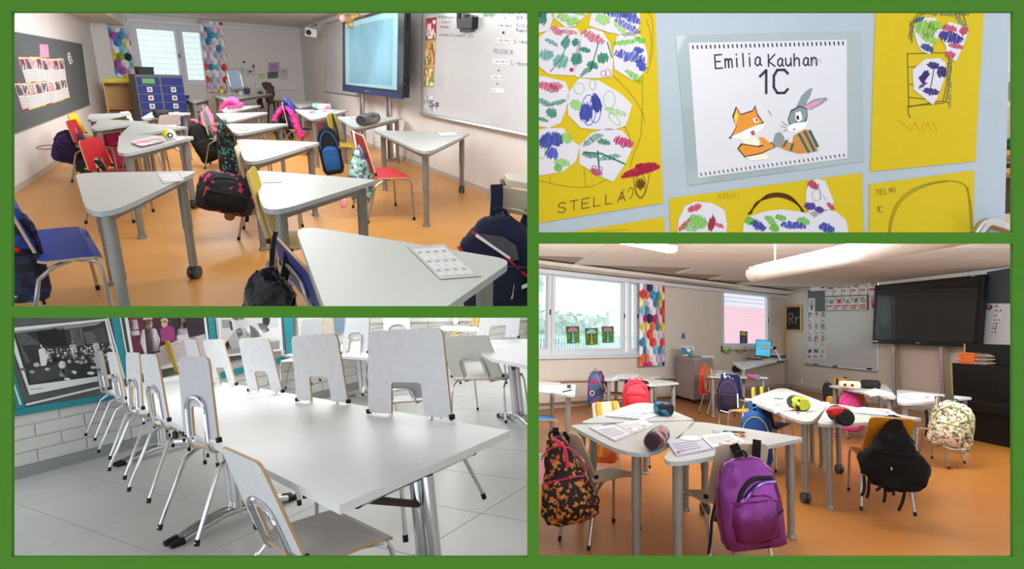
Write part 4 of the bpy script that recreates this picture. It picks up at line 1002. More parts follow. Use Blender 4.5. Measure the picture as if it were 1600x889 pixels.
garment('shiny blue scarf on top of the navy chair back', bk(c,.9), [[(443,156,3),(449,157,4.5),(456,168,4),(459,176,3)]], cm((40,60,150), .4), off=.05, name='scarf', cat='scarf')
ref = R1.fl(360,172,.74)
garment('pink jacket lying on the farthest middle column table', ref, [[(348,166,3),(356,157,6),(366,157,7),(374,163,5),(380,165,3)],[(344,174,2),(346,168,3),(351,164,4)],[(356,167,3),(366,167,4),(378,166,2.5)]], M('pink_soft', (226,80,140), .85), off=.1)
c = 'beige chair carrying the big navy backpack at the right edge'
def navyx(t, w, h, d):
    RD = cm((190,30,44), .6)
    Y = lambda k: -d*k
    part('red_piping', B().tube(smooth_path([V((-w*.32,Y(.46),h*.38)), V((-w*.04,Y(.56),h*.24)), V((w*.16,Y(.57),h*.08)), V((w*.3,Y(.54),-h*.04)), V((w*.47,Y(.44),-h*.14))], 2), w*.018, 6), RD, t, local=True)
    part('red_piping', B().tube(smooth_path([V((-w*.49,Y(.20),h*.18)), V((-w*.40,Y(.38),h*.13)), V((-w*.30,Y(.48),h*.02)), V((w*.0,Y(.56),-h*.22)), V((w*.16,Y(.57),-h*.30))], 2), w*.018, 6), RD, t, local=True)
    part('pocket_opening', B().prism([V((-w*.22,Y(.52),h*.37)), V((w*.16,Y(.54),h*.10)), V((w*.24,Y(.54),h*.12)), V((w*.2,Y(.50),h*.26)), V((w*.05,Y(.50),h*.34))], V((0,-.01,0))), cm((74,76,80)), t, local=True)
    part('reflector', B().prism([V((w*.20,Y(.57),-h*.23)), V((w*.47,Y(.50),-h*.14)), V((w*.47,Y(.50),-h*.10)), V((w*.20,Y(.57),-h*.19))], V((0,-.01,0))), cm((220,236,240), .3), t, local=True)
    part('white_paper', B().prism([V((-w*.28,Y(.52),h*.345)), V((w*.13,Y(.58),h*.12)), V((w*.14,Y(.58),h*.14)), V((-w*.26,Y(.52),h*.37))], V((0,-.008,0))), PAPERW, t, local=True)
    part('key_ring', B().tube([(w*.20,Y(.60),-h*.06),(w*.19,Y(.62),-h*.16),(w*.17,Y(.62),-h*.30)], .007, 6), STEEL, t, local=True)
bag(R1, 'large navy school backpack with red piping at the right edge', (716,336,842,482), bk(c,.2), NAVY, off=-.25, depth=.6, pocket=M('navy_dark', (24,28,48), .85), trim=cm((44,50,84)), straps=[[(776,288),(777,310),(774,345),10],[(836,310),(826,335),(815,360),8]], strapm=NAVY, extra=navyx, arc=False, sq=.75, prof=[(-.5,.6,.55),(-.46,.88,.85),(-.3,1,1),(.0,1,1),(.2,.94,.94),(.34,.74,.86),(.43,.52,.66),(.5,.34,.4)])
# things lying on the tables
H1 = .742
t = thing('notebook', 'closed notebook with pink and green cover on the ball case table', 'notebook', R1, R1.fl(232,222,H1))
q = [(205,223),(243,215),(259,220),(222,229)]
part('pages', flatmarks(R1, [q], H1, .012), PAPERW, t); part('cover', flatmarks(R1, [qsub(q,-.01,-.01,1.01,1.01)], H1+.012, .002), MP('cover_print', [(226,200,210),(206,110,150),(226,226,220),(160,190,140)], 12), t)
def ballx():
    ref = R1.fl(265,218,H1); t, w, h = bbox_box(R1, 'pencil_case', 'round yellow black and white pencil case on notebook table', 'pencil case', (255,202,274,219), ref, .1, None)
    part('body', B().ell((0,0,0), (w/2,w*.45,h/2), 16, 10), cm((236,232,226), .6), t, local=True, smooth=60)
    part('yellow_panel', B().ell((-w*.16,-w*.1,h*.08), (w*.36,w*.39,h*.40), 14, 8), cm((206,196,40), .6), t, local=True, smooth=60)
    part('black_ring', B().tube([(w*.05,-w*.44,0),(w*.05,-w*.48,0)], h*.24, 14), RUB, t, local=True); part('white_dot', B().tube([(w*.06,-w*.47,0),(w*.06,-w*.50,0)], h*.12, 12), PAPERW, t, local=True)
ballx()
rcase(R1, 'pencil_case', 'dark round pencil case on the drawer cabinet table', 'pencil case', (241,178), (261,177.5), .055, H1, [MP('case_dark', [(30,30,44),(50,50,80),(24,24,30)], 20), RUB])
rcase(R1, 'pencil_case', 'silver grey roll pencil case on a right column table', 'pencil case', (563,188), (588,184), .075, H1, [MP('case_silver', [(110,108,112),(80,78,84),(140,138,140),(60,60,66)], 16, rough=.35), cm((60,60,64))])
t, w, h = bbox_box(R1, 'pencil_case', 'mint and pink box pencil case on the open book table', 'pencil case', (489,162,517,171.5), R1.fl(503,172,H1), .1, None)
part('body', B().box((0,0,0), (w,.16,h)), MP('case_mint', [(120,190,170),(206,226,214),(60,90,90),(226,110,130)], 10), t, local=True, bevel=.03); part('zipper', B().box((0,0,h*.48), (w*.95,.02,.012)), cm((206,60,90)), t, local=True)
t = thing('open_book', 'open workbook with red pages on the right column table', 'book', R1, R1.fl(500,175,H1))
part('pages', flatmarks(R1, [[(480,174.5),(502,172.3),(524,172),(519,176),(490,178.5)]], H1, .01), PAPERW, t); part('print', flatmarks(R1, [[(483,174.6),(493,173.6),(494,175.5),(485,176.4)],[(503,173.4),(511,172.8),(512,174.6),(504,175)]], H1+.0105), cm((200,50,70)), t)
pencil(R1, 'red pencil beside the silver grey roll case', (548,184.5), (562,186.5), H1, (206,110,120))
t = thing('worksheet', 'coloured worksheet on the drawer cabinet table', 'paper', R1, R1.fl(270,178,H1)); part('sheet', flatmarks(R1, [[(248,179.5),(274,175.5),(281,178),(258,182)]], H1, .003), MP('worksheet_print', [(226,220,216),(206,130,140),(226,226,220)], 14), t)
# teacher's desk and what stands on it
t = table(R1, 'teacher desk with devices before the far wall radiator', [(331,149),(430,146),(352,156)], 'FFF', h=.86, rad=.06, name='teacher_desk', cat='desk')
HD = .86; dref = R1.fl(365,150,HD)
t, w, h = bbox_box(R1, 'document_camera', 'white document camera with folding arm on teacher desk', 'document camera', (348,115,376,147), R1.fl(362,147,HD), .2, None)
Wm = cm((226,228,230), .4)
part('base', B().box((-w*.1,0,-h*.46), (w*.5,.2,h*.08)), Wm, t, local=True, bevel=.01); part('column', B().tube([(-w*.12,0,-h*.42),(-w*.2,0,h*.22)], w*.09, 10), Wm, t, local=True); part('arm', B().tube([(-w*.2,0,h*.18),(w*.35,0,h*.24)], w*.05, 8), Wm, t, local=True); part('camera_head', B().box((w*.38,0,h*.3), (w*.25,.1,h*.2)), Wm, t, local=True, bevel=.01)
t, w, h = bbox_box(R1, 'monitor', 'tilted dark monitor with blue page on teacher desk', 'monitor', (357,109,378,140), R1.fl(370,149,HD), .1, None)
part('housing', B().box((0,0,0), (w,.05,h), rot=(-.1,-.12,0)), DARK, t, local=True, bevel=.008); part('display', B().box((0,-.03,h*.02), (w*.8,.006,h*.82), rot=(-.1,-.12,0)), M('monitor_blue', (60,84,110), .3, emit=.15), t, local=True); part('stand', B().box((0,.02,-h*.52), (w*.2,.06,h*.14)), DARK, t, local=True)
for i, (x0, y0, x1, y1, col, nm) in enumerate(((363,139,371,148,(226,222,220),'left white pencil cup'),(371.5,139,380,148,(224,220,214),'right white pencil cup'),(381,138,391,147,(60,60,64),'black pencil cup'),(343,139,350,146,(216,200,50),'small yellow tub'))):
    t, w, h = bbox_box(R1, 'pencil_cup', nm+' on the teacher desk', 'cup', (x0,y0,x1,y1), R1.fl(366,148,HD), .1, None)
    part('cup', B().tube([(0,0,-h/2),(0,0,h/2)], [w*.38,w*.5], 12), cm(col, .5), t, local=True)
    for k in range(4): part('pen', B().tube([(w*(k-1.5)*.18,0,0),(w*(k-1.5)*.28,0,h*.85)], .008, 5), cm([(60,60,70),(150,60,60),(60,90,140),(190,170,90)][k]), t, local=True)
garment('brown coat heaped at the right end of the teacher desk', R1.fl(418,150,.8), [[(412,136,6),(418,132,7),(424,140,7),(420,160,6)],[(408,144,4),(405,156,5),(408,168,5)]], M('coat_brown', (86,70,58), .9), name='coat', cat='coat')
t = thing('stool', 'green topped stool behind the teacher desk corner', 'stool', R1, R1.fl(432,172))
P = R1.fl(431,157.5,.62); part('seat', B().tube([P-V((0,0,.03)), P], .28, 16), cm((96,120,52), .6), t)
for a in range(4): part('leg', B().tube([P+V((.2*math.cos(a*1.57+.6),.2*math.sin(a*1.57+.6),-.03)), V((P.x+.26*math.cos(a*1.57+.6),P.y+.26*math.sin(a*1.57+.6),0))], .018, 6), RUB, t)
# grey-white rack cabinet, printer, basket trolley
ref = R1.fl(480,176)
rc = Wall(R1, R1.fl(462,163), R1.fl(501,164)); w = rc.L; zt = rc.uv(480,126)[1]
t = thing('rack_cabinet', 'low cabinet with grey side and white front in far right corner', 'cabinet', R1, rc.p(w/2,0,-.2))
part('body', rc.box(B(), w*.35, 0, w, zt, -.45, 0), cm((196,198,196)), t); part('grey_side', rc.box(B(), 0, 0, w*.35, zt, -.45, .0), M('side_lilac_grey', (104,102,112), .6), t)
t, bw, bh = bbox_box(R1, 'printer', 'small black and white printer on the corner cabinet', 'printer', (464,104,497,126), rc.p(w*.5, zt, -.15), .3, None)
part('body', B().box((bw*.15,0,-bh*.2), (bw*.55,.3,bh*.55)), cm((150,152,156)), t, local=True, bevel=.01); part('tray', B().box((-bw*.3,0,0), (bw*.28,.2,bh*.95), rot=(0,-.15,0)), RUB, t, local=True); part('paper', B().box((-bw*.15,-.12,bh*.1), (bw*.25,.01,bh*.6), rot=(0,-.1,0)), PAPERW, t, local=True); part('lid', B().box((bw*.2,0,bh*.15), (bw*.6,.32,bh*.12)), cm((90,92,98)), t, local=True)
t, bw, bh = bbox_box(R1, 'basket_trolley', 'trolley with black basket and shelf in front of the corner cabinet', 'trolley', (478,112,512,172), R1.fl(495,176), .4, None)
bsk = B(); zc = bh*.2
bsk.loft([[V((-bw*.28,-.15,zc-bh*.12)),V((bw*.28,-.15,zc-bh*.12)),V((bw*.28,.15,zc-bh*.12)),V((-bw*.28,.15,zc-bh*.12))],[V((-bw*.38,-.2,zc+bh*.1)),V((bw*.36,-.2,zc+bh*.1)),V((bw*.36,.2,zc+bh*.1)),V((-bw*.38,.2,zc+bh*.1))]])
part('basket', bsk, RUB, t, local=True); part('pole', B().tube(smooth_path([V((bw*.15,.2,-bh*.5)), V((bw*.15,.2,bh*.4)), V((bw*.1,.1,bh*.5)), V((-bw*.3,.1,bh*.48))], 2), .018, 7), RUB, t, local=True)
part('shelf', B().box((0,0,-bh*.13), (bw,.4,.04)), cm((150,60,70)), t, local=True); part('lower_shelf', B().box((-bw*.05,0,-bh*.3), (bw*.9,.4,.04)), cm((206,206,206)), t, local=True)
for x in (-.45,.45): part('leg', B().box((bw*x,0,-bh*.3), (.04,.3,bh*.4)), BIRCH, t, local=True)
t, bw, bh = bbox_box(R1, 'binder', 'pink binder standing on the floor below right column table', 'binder', (494,187,505,205), R1.fl(500,205), .1, None)
part('cover', B().box((0,0,0), (bw,.08,bh)), cm((226,110,130)), t, local=True, bevel=.006); part('ring_hole', B().tube([(0,-.041,-bh*.25),(0,-.045,-bh*.25)], bw*.12, 10), RUB, t, local=True)
# pale side table at the right edge behind the navy backpack
t = thing('side_table', 'pale low side table against the right wall', 'table', R1, R1.fl(815,300)); hh = .62
q = [R1.fl(787,271,hh), R1.fl(850,268,hh), R1.fl(860,292,hh), R1.fl(793,281,hh)]
part('tabletop', B().prism([p-V((0,0,.05)) for p in q], V((0,0,.05))), cm((200,198,188)), t)
for p in q: part('leg', B().tube([V((p.x,p.y,hh-.05)), V((p.x,p.y,0))], .03, 8), LEGG, t)
# ---------------------------------------------------------------- room 3 : the dining hall
TW = M('table_white_laminate', (236,238,239), .42, var=.01); WOODU = M('underside_ply', (186,158,122), .6, var=.05)
TEAL = M('teal_band', (44,142,152), .6); SLATE = M('slate_board', (98,102,100), .8, var=.10, scale=7); WFR = M('white_frame', (230,232,232), .5)
GW = (236,237,240)
def dtable(label, pts, h=.74, th=.032, legs=(), rail=None, name='dining_table', feet=.40, dirpx=None):
    P = [R3.fl(x, y, h) for x, y in pts]; c = sum(P, V())/len(P)
    t = thing(name, label, 'table', R3, V((c.x, c.y, 0)))
    a = sum(p.x*q.y-p.y*q.x for p, q in zip(P, P[1:]+P[:1]))
    Q = P if a > 0 else P[::-1]
    part('tabletop', B().prism([p-V((0,0,th)) for p in Q], V((0,0,th)), 0, 0, 1), [TW, WOODU], t)
    sd = (P[1]-P[0]).normalized(); ld = V((-sd.y, sd.x, 0))
    for (x, y) in legs:
        p = R3.fl(x, y, h); p = V((p.x, p.y, 0)); k = B()
        for o in (-.032, .032): k.tube([p+ld*o+V((0,0,.06)), p+ld*o+V((0,0,h-th-.03))], .030, 14)
        col = part('column', k, CHROME, t, smooth=50)
        for o in (-.04, .04):
            f = B(); f.tube([p+ld*o+sd*u+V((0,0,z)) for u, z in ((-feet,.022),(-feet*.6,.06),(-.1,.085),(.1,.085),(feet*.6,.06),(feet,.022))], .024, 9)
            fo = part('foot_tube', f, CHROME, t, smooth=60)
            for s in (-1, 1): part('foot_cap', B().tube([p+ld*o+sd*s*(feet-.03)+V((0,0,.026)), p+ld*o+sd*s*(feet+.05)+V((0,0,.016))], [.028,.022], 9), RUB, fo)
        r = B(); r.tube([p-sd*.33+V((0,0,h-th-.026)), p+sd*.33+V((0,0,h-th-.026))], .025, 10); rr = part('top_rail', r, CHROME, t, smooth=50)
        for s in (-1, 1): part('rail_cap', B().tube([p+sd*s*.33+V((0,0,h-th-.026)), p+sd*s*.345+V((0,0,h-th-.026))], .026, 10), RUB, rr)
        g = B(); g.tube([p-sd*.26+ld*.02+V((0,0,h-th-.05)), p+ld*.02+V((0,0,h-th-.16))], .016, 7); part('brace', g, M('brace_brown', (70,50,44), .5), t)
    return t
MT = [(530,790),(797,672.6),(276,585),(170,610)]
main = dtable('long white dining table with chairs hung on both edges', MT, legs=((655,718),(352,646),(243,600)))
YE = (214,174,30)
def dch(label, obs, yaw, z0=.268, col=GW, tilt=.04, hang=True, metal=None, group=None, rs=.17, dims=None, sig=None):
    return chair(R3, label, col, obs, yaw, z0=z0 if hang else 0.0, sh=.44, dims=dims or (.40,.42,.40,tilt), sig=sig or (.04,.04,.05,.05), metal=CHROME, gap=.05 if hang else .035, rs=rs if hang else .06, name='dining_chair')
SHD = (206,208,214)
dch('nearest hung chair of the left row with grey outer back', {'BTL':(281,555.7),'BTR':(329,557.8),'BBR':(344,688)}, -51, col=SHD)
dch('second hung chair from the near end of the left row', {'BTL':(222,552.5),'BTR':(248,553.5),'BBR':(266,656)}, -51)
dch('third hung chair from the near end of the left row', {'BTL':(199,550),'BTR':(220,551),'BBR':(225,638)}, -51)
dch('fourth hung chair from the near end of the left row', {'BTL':(169,550),'BTR':(184,550),'BBR':(199,622)}, -51)
dch('farthest hung chair of the left row against the black and white picture', {'BTL':(148.6,547),'BTR':(161,549),'BBR':(172,607)}, -51, col=SHD)
dch('nearest and largest hung chair of the right row', {'BTL':(691.7,511),'BTR':(573.6,519),'BBL':(705,657),'BBR':(575,638)}, 129)
dch('second hung chair from the near end of the right row', {'BTL':(526,520),'BTR':(454,526),'BBL':(544,632),'BBR':(463,621)}, 129)
dch('third hung chair from the near end of the right row', {'BTL':(418.5,527),'BTR':(372,530.5),'BBL':(442,615),'BBR':(387,607)}, 129)
dch('fourth hung chair from the near end of the right row', {'BTL':(346.5,530),'BTR':(316,531.6),'BBL':(369,601)}, 129)
dch('farthest white hung chair of the right row', {'BTL':(305,530.5),'BTR':(287,531.6),'BBL':(321,588)}, 129)
dch('yellow hung chair at the far end of the main table', {'BTL':(264,532.7),'BTR':(247,534),'BBL':(279,582),'BBR':(262,584.5)}, 129, col=YE)
dch('foreground chair standing on the floor at the table corner', {'BTL':(347.6,690),'BTR':(410.6,727),'BBR':(480,868),'BBL':(403,824),'SFR':(617,834)}, -60, hang=False, col=(226,228,232), dims=(.42,.46,.40,.08), sig=(.05,.12,.06,.06))
dch('grey chair standing with its back to us at the right side', {'BTL':(694,527),'BTR':(757,523),'BBL':(701,584),'BBR':(793,590)}, -25, hang=False, col=(206,206,202), dims=(.42,.44,.38,.08), sig=(.05,.08,.06,.06))
dch('grey chair standing behind the nearest right row chair', {'BBR':(668,619),'SFL':(617,616),'BTR':(650,586)}, 75, hang=False, col=(180,182,188))
dtable('white table at the right edge behind the grey standing chair', [(838,574),(768,560),(722,533),(836,529)], legs=((800,548),))
dtable('white table with folded wooden underside at the upper middle', [(596,560),(528,556),(536,527),(600,526)], legs=((560,541),))
dtable('distant white table under the yellow chair by the picture wall', [(470,557),(426,553),(428,547),(474,549)], legs=())
dtable('distant white table at the top right corner', [(752,517),(690,515),(690,510),(760,510)], legs=())
dch('yellow hung chair in front of the black and white baby picture', {'BTL':(428.6,504.6),'BTR':(455.5,503),'BBR':(455.5,551),'BBL':(430,549)}, -10, col=YE)
dch('light grey hung chair behind the second right row chair', {'BTL':(504,498),'BTR':(471,499),'BBL':(506,548)}, 170, col=(196,198,200))
dch('white hung chair with tube hoop on the upper middle table', {'BTL':(540,489),'BTR':(584,485),'BBR':(572,552),'BBL':(536,550)}, -15)
dch('white hung chair seen from behind at the top middle', {'BTL':(598,484),'BTR':(640,483),'BBL':(600,530),'BBR':(644,532)}, -10)
dch('big white hung chair on the table at the upper right', {'BTL':(820,478),'BTR':(752,477),'BBL':(808,530),'BBR':(742,524)}, 165)
dch('sliver of yellow chair at the top edge on the right', {'BTL':(751,478),'BTR':(738,478),'BBL':(746,510),'BBR':(737,509)}, 140, col=YE)
dch('white hung chair at the top edge left of the yellow sliver', {'BTL':(716,478),'BTR':(690,478),'BBL':(716,506),'BBR':(690,506)}, 160)
# ---- the display boards on the brick wall
def wpanel(name, label, cat, pts, o0, o1, mat): return flat_thing(name, label, cat, W3, pts, o0, o1, mat)
bt = brick_top
def wl(px_x, v):  # pixel on the wall at height v, near column px_x
    return None
sb = thing('display_board', 'long slate grey display board with teal bands on the brick wall', 'display board', R3, W3.q(100,560))
part('board', W3.quad(B(), [(-40,470),(462,435),(462,545),(430,548),(-40,664)], .02, .035), SLATE, sb)
for pts in ([(-40,650),(300,594),(460,552),(460,561),(300,604),(-40,661)], [(171,480),(186,480),(201,588),(192,596)], [(12,565),(20,575),(40,638),(26,641)], [(322,470),(333,470),(341,560),(331,563)], [(440,470),(455,470),(462,560),(449,560)]):
    part('teal_band', W3.quad(B(), pts, .036, .045), TEAL, sb)
for pts in ([(40,631),(41,634),(168,604),(167,601)],[(165,490),(167.5,490),(196,592),(193.5,592)],[(18,592),(20,592),(34,632),(31,633)],[(186,490),(188,490),(204,580),(202,580)],[(317,480),(319.5,480),(330,560),(327.5,560)],[(335,480),(337,480),(345,556),(343,556)],[(436,480),(438,480),(443,556),(441,556)]):
    part('white_strip', W3.quad(B(), pts, .046, .052), WFR, sb)
def blob(cx, cy, rx, ry, n=10, ph=0): return [(cx+rx*math.cos(2*math.pi*i/n+ph), cy+ry*math.sin(2*math.pi*i/n+ph)) for i in range(n)]
G = lambda v: cm((v,v,v), .6)
# black and white classroom picture
t = thing('framed_picture', 'black and white picture of a crowded old dining room in white frame', 'picture', R3, W3.q(100,560))
part('frame', W3.quad(B(), [(10,513),(166,498),(190,588),(47,617)], .05, .07), WFR, t)
Q = [(20,518),(164,501),(182,584),(45,602)]
part('print', W3.quad(B(), Q, .07, .072), G(52), t)
it = []; rnd = random.Random(5)
it += [(5,[(22,518),(110,507),(80,514),(24,521)]),(4,[(24,521),(40,520),(64,538),(34,540),(48,566),(40,568)]),(1,[(56,519),(100,512),(106,540),(66,542)]),(4,[(108,515),(128,512),(133,540),(114,542)]),(3,[(110,518),(113,518),(116,536),(114,537)]),(3,[(120,517),(123,517),(126,534),(124,535)]),(4,[(130,519),(148,516),(154,536),(136,538)]),(2,[(146,514),(163,510),(168,535),(152,537)]),(2,[(46,580),(100,566),(116,585),(48,600)]),(5,[(92,516),(150,508),(162,502),(84,510)])]
for i in range(190):
    u = rnd.random()**.8; v = rnd.random()**1.3; x, y = 72+u*104, 545+v*34*(.5+u*.5)+u*-9
    it.append((rnd.choice([5,6,7,1,2,3]), blob(x, y, 1.2+v*2.0, 1.2+v*1.8, 7)))
it += [(7,blob(65,540,2.2,3)),(7,[(60,546),(68,543),(76,552),(72,571),(64,572)]),(6,[(70,548),(76,549),(76,553),(71,553)]),(7,blob(114,534,2,2.6)),(7,[(109,539),(118,538),(120,550),(110,551)]),(6,blob(148,531,2,2.4)),(7,[(145,535),(153,534),(156,547),(146,549)])]
it += [(7,blob(97,570,6,6)),(6,blob(99,583,8,6)),(1,blob(99,580,3,3)),(7,blob(115,582,5,3)),(7,blob(50,581,4.5,2.6)),(7,blob(75,577,5,2.6)),(7,blob(142,583,6,2.6)),(6,blob(146,574,5,2.4)),(7,blob(105,592,5,2)),(6,blob(57,570,5,3.5)),(3,blob(36,577,5,2.2))]
art(t, 'picture_print', W3, it, .0725, [G(20),G(28),G(70),G(110),G(90),G(140),G(190),G(226)])
art(t, 'caption', W3, [(0,[(48,608),(68,605.5),(68,606.5),(48,609)])], .0705, [G(150)])
# colour picture of children at table
t = thing('framed_picture', 'colour picture of small children eating at a table', 'picture', R3, W3.q(260,520))
part('frame', W3.quad(B(), [(192,476),(318,474),(328,562),(210,586)], .05, .07), WFR, t)
Q = [(197,480),(316,476),(325,556),(213,578)]
part('print', W3.quad(B(), Q, .07, .072), cm((70,46,56), .6), t)
SK, HAIR, WS, MAG, DK = cm((214,172,150)), cm((206,186,150)), cm((216,208,216)), cm((160,60,120)), cm((46,40,48))
it = [(4,[(197,480),(222,478),(226,540),(212,560)]),(5,[(200,500),(214,499),(217,514),(203,516)]),(5,[(203,517),(217,516),(219,523),(206,525)]),(6,[(224,500),(244,498),(250,550),(230,556)]),(3,[(250,515),(262,508),(272,512),(274,532),(252,534)]),(7,[(262,478),(316,476),(320,520),(276,524)]),
 (2,[(222,516),(232,511),(244,514),(250,530),(248,548),(226,552),(219,535)]),(0,blob(232,506,7,8)),(1,blob(231,499,8,5)),(0,blob(257,506,5,6)),(1,blob(257,501,6,4)),(2,[(278,514),(292,512),(296,532),(276,530)]),(0,blob(286,507,6,7)),(1,blob(285,501,7,4)),
 (8,[(226,552),(258,538),(320,522),(326,556),(214,580)]),(2,[(268,536),(280,530),(288,532),(276,539)]),(1,blob(276,536,5,1.6)),(2,blob(300,530,8,3)),(0,[(238,541),(248,540),(247,545),(239,546)])]
art(t, 'picture_print', W3, it, .0725, [SK,HAIR,WS,MAG,cm((104,36,66)),cm((206,200,206)),cm((70,40,50)),DK,cm((196,186,190))])
# black and white baby picture
t = thing('framed_picture', 'black and white picture of a baby drinking', 'picture', R3, W3.q(390,520))
part('frame', W3.quad(B(), [(338,474),(436,472),(440,548),(346,558)], .05, .07), WFR, t)
part('print', W3.quad(B(), [(342,476),(434,474),(437,545),(348,554)], .07, .072), G(206), t)
it = [(0,[(346,500),(360,499),(362,512),(348,513)]),(1,[(358,502),(362,502),(364,516),(361,516)]),(3,[(352,536),(366,518),(382,512),(392,524),(390,545),(356,550)]),(1,[(368,516),(376,512),(380,522),(373,528)]),(4,blob(377,502,10,10)),(2,blob(372,494,11,7)),(1,[(350,540),(356,532),(362,546),(356,550)]),(2,[(390,508),(398,512),(410,526),(392,528)]),(5,[(386,512),(394,509),(400,524),(384,526)]),(1,blob(416,500,6,10)),(2,[(402,506),(412,504),(422,516),(412,522)]),(5,[(404,515),(436,510),(437,530),(406,530)]),(0,[(356,546),(437,532),(437,545),(348,554)])]
art(t, 'picture_print', W3, it, .0725, [G(150),G(50),G(110),G(170),G(196),G(226)])
# columns and plain panels right of the pictures
for i, (pts, col, lab) in enumerate((([(464,470),(505,470),(505,556),(468,560)],(216,218,216),'white'),([(505,470),(524,470),(527,545),(505,545)],(206,196,174),'beige'),([(519,470),(534,470),(539,519),(524,521)],(120,146,164),'blue grey'))):
    wpanel('wall_panel', lab+' plain panel high on the far brick wall', 'panel', pts, .03, .05+.01*i, cm(col))
wpanel('wall_panel', 'wide pale panel at the top right of the dining hall wall', 'panel', [(540,440),(840,400),(840,500),(540,505)], .03, .05, cm((216,216,212)))
# ---------------------------------------------------------------- room 4 : windows side
WW, WT = W4W, W4T
curtain('bright cube patterned curtain right of the big window', WW, (999,428,1039,572), .10, [0,0,4,2,11,14,8,0,5,3,10,7,0,6,0,1], .12, 2)
def mushroom(label, pts, cap, stem, bg):
    q = [pts[0], pts[1], pts[2], pts[3]]; t = thing('mushroom_picture', label, 'window picture', R4, WW.q(*pts[0], -.05), group='mushroom pictures on the panes')
    part('backing', WW.quad(B(), q, -.075, -.072), MP('mush_bg_%d%d' % (bg[0], bg[1]), [tuple(min(255,int(v*1.5)) for v in bg), tuple(int(v*1.2) for v in bg), tuple(min(255, int(v*1.5)+22) for v in bg)], 24), t)
    capo = [qp(q,.5+.48*math.cos(a), .34-.32*math.sin(a)) for a in [math.pi*i/10 for i in range(11)]]; capi = [qp(q,.5+.42*math.cos(a), .32-.27*math.sin(a)) for a in [math.pi*i/10 for i in range(11)]]
    part('cap_outline', WW.quad(B(), capo+[qp(q,.06,.42), qp(q,.94,.42)][:0], -.072, -.070), cm((24,24,28)), t); part('cap', WW.quad(B(), capi, -.070, -.068), cm(cap), t)
    part('stem_outline', WW.quad(B(), [qp(q,.38,.36),qp(q,.62,.36),qp(q,.60,.7),qp(q,.70,.98),qp(q,.30,.98),qp(q,.40,.7)], -.072, -.070), cm((24,24,28)), t)
    part('stem', WW.quad(B(), [qp(q,.43,.36),qp(q,.57,.36),qp(q,.56,.7),qp(q,.64,.95),qp(q,.36,.95),qp(q,.44,.7)], -.070, -.068), cm(stem), t)
mushroom('pink capped mushroom picture at left on the big window', [(884,510),(905,509.5),(906,536),(886,537)], (244,150,190), (190,226,226), (66,110,36))
mushroom('pale blue capped mushroom picture in the middle of the window', [(914,513),(934,512),(934.5,538.5),(915,539.5)], (190,234,232), (246,206,60), (70,104,40))
mushroom('pink capped mushroom picture at right on the big window', [(940,510),(959,509.5),(959.5,535.5),(941,536)], (246,156,196), (170,220,226), (72,116,40))
mushroom('yellow capped mushroom picture on the small window', [(1156,517),(1168,518),(1168,537),(1156,537)], (246,232,40), (226,90,110), (34,56,90))
# outside : fence, shrubs, the pink brick building
OW = Wall(R4, WW.p(-12,0,-6), WW.p(20,0,-6)); oa, ob_ = OW.uv(836,540)[0], OW.uv(1000,540)[0]; og = OW.uv(900,548)[1]
t = thing('outside_fence', 'daylight-paled slatted fence outside the big window', 'fence', R4, OW.p((oa+ob_)/2,0,0))
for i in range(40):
    u = oa+(ob_-oa)*i/40; part('slat', OW.box(B(), u, -.3, u+(ob_-oa)/90, og+.55, 0, .03), M('fence_overexposed', (222,246,244), .8), t)  # slat colour whitened to stand for overexposed daylight
part('fence_rail', OW.box(B(), oa, og+.4, ob_, og+.5, -.05, 0), MATS['fence_overexposed'], t)
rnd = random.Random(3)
LEAFP = M('leaf_overexposed_teal', (224,246,238), .8, var=.15); LEAFQ = M('leaf_overexposed_green', (234,249,238), .8, var=.15)  # daylight overexposure is put into these near-white leaf colours
for i, (u, hgt, lab) in enumerate(((847,4.0,'tall daylight-paled tree outside the left casement'),(892,2.2,'low daylight-paled shrub behind the fence at left'),(925,2.0,'low daylight-paled shrub behind the fence in the middle'),(966,2.4,'low daylight-paled shrub behind the fence at right'))):
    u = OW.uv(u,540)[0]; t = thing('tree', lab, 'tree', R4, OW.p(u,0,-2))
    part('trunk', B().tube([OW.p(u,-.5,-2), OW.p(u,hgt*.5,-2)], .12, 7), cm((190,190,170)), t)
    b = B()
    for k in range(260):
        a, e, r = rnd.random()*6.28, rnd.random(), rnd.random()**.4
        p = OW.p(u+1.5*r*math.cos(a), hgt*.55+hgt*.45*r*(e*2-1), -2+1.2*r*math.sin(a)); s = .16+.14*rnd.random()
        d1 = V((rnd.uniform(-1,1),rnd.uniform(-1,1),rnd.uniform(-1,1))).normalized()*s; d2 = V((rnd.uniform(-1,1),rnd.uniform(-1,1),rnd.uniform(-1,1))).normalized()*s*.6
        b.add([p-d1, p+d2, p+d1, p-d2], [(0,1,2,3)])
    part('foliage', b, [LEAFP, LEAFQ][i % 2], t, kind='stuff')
PB = Wall(R4, WW.p(0,0,-4), WW.p(30,0,-4)); pa, pz_ = PB.uv(1105,500)[0], PB.uv(1225,500)[0]
t = thing('pink_building', 'pink brick building outside the small window', 'building', R4, PB.p((pa+pz_)/2,0,0))
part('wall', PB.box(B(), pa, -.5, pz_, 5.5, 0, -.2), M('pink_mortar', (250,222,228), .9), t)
PBR = M('pink_brick', (246,196,206), .9, var=.04); vs_ = PB.uv(1160,480)[1]; cnt = 0
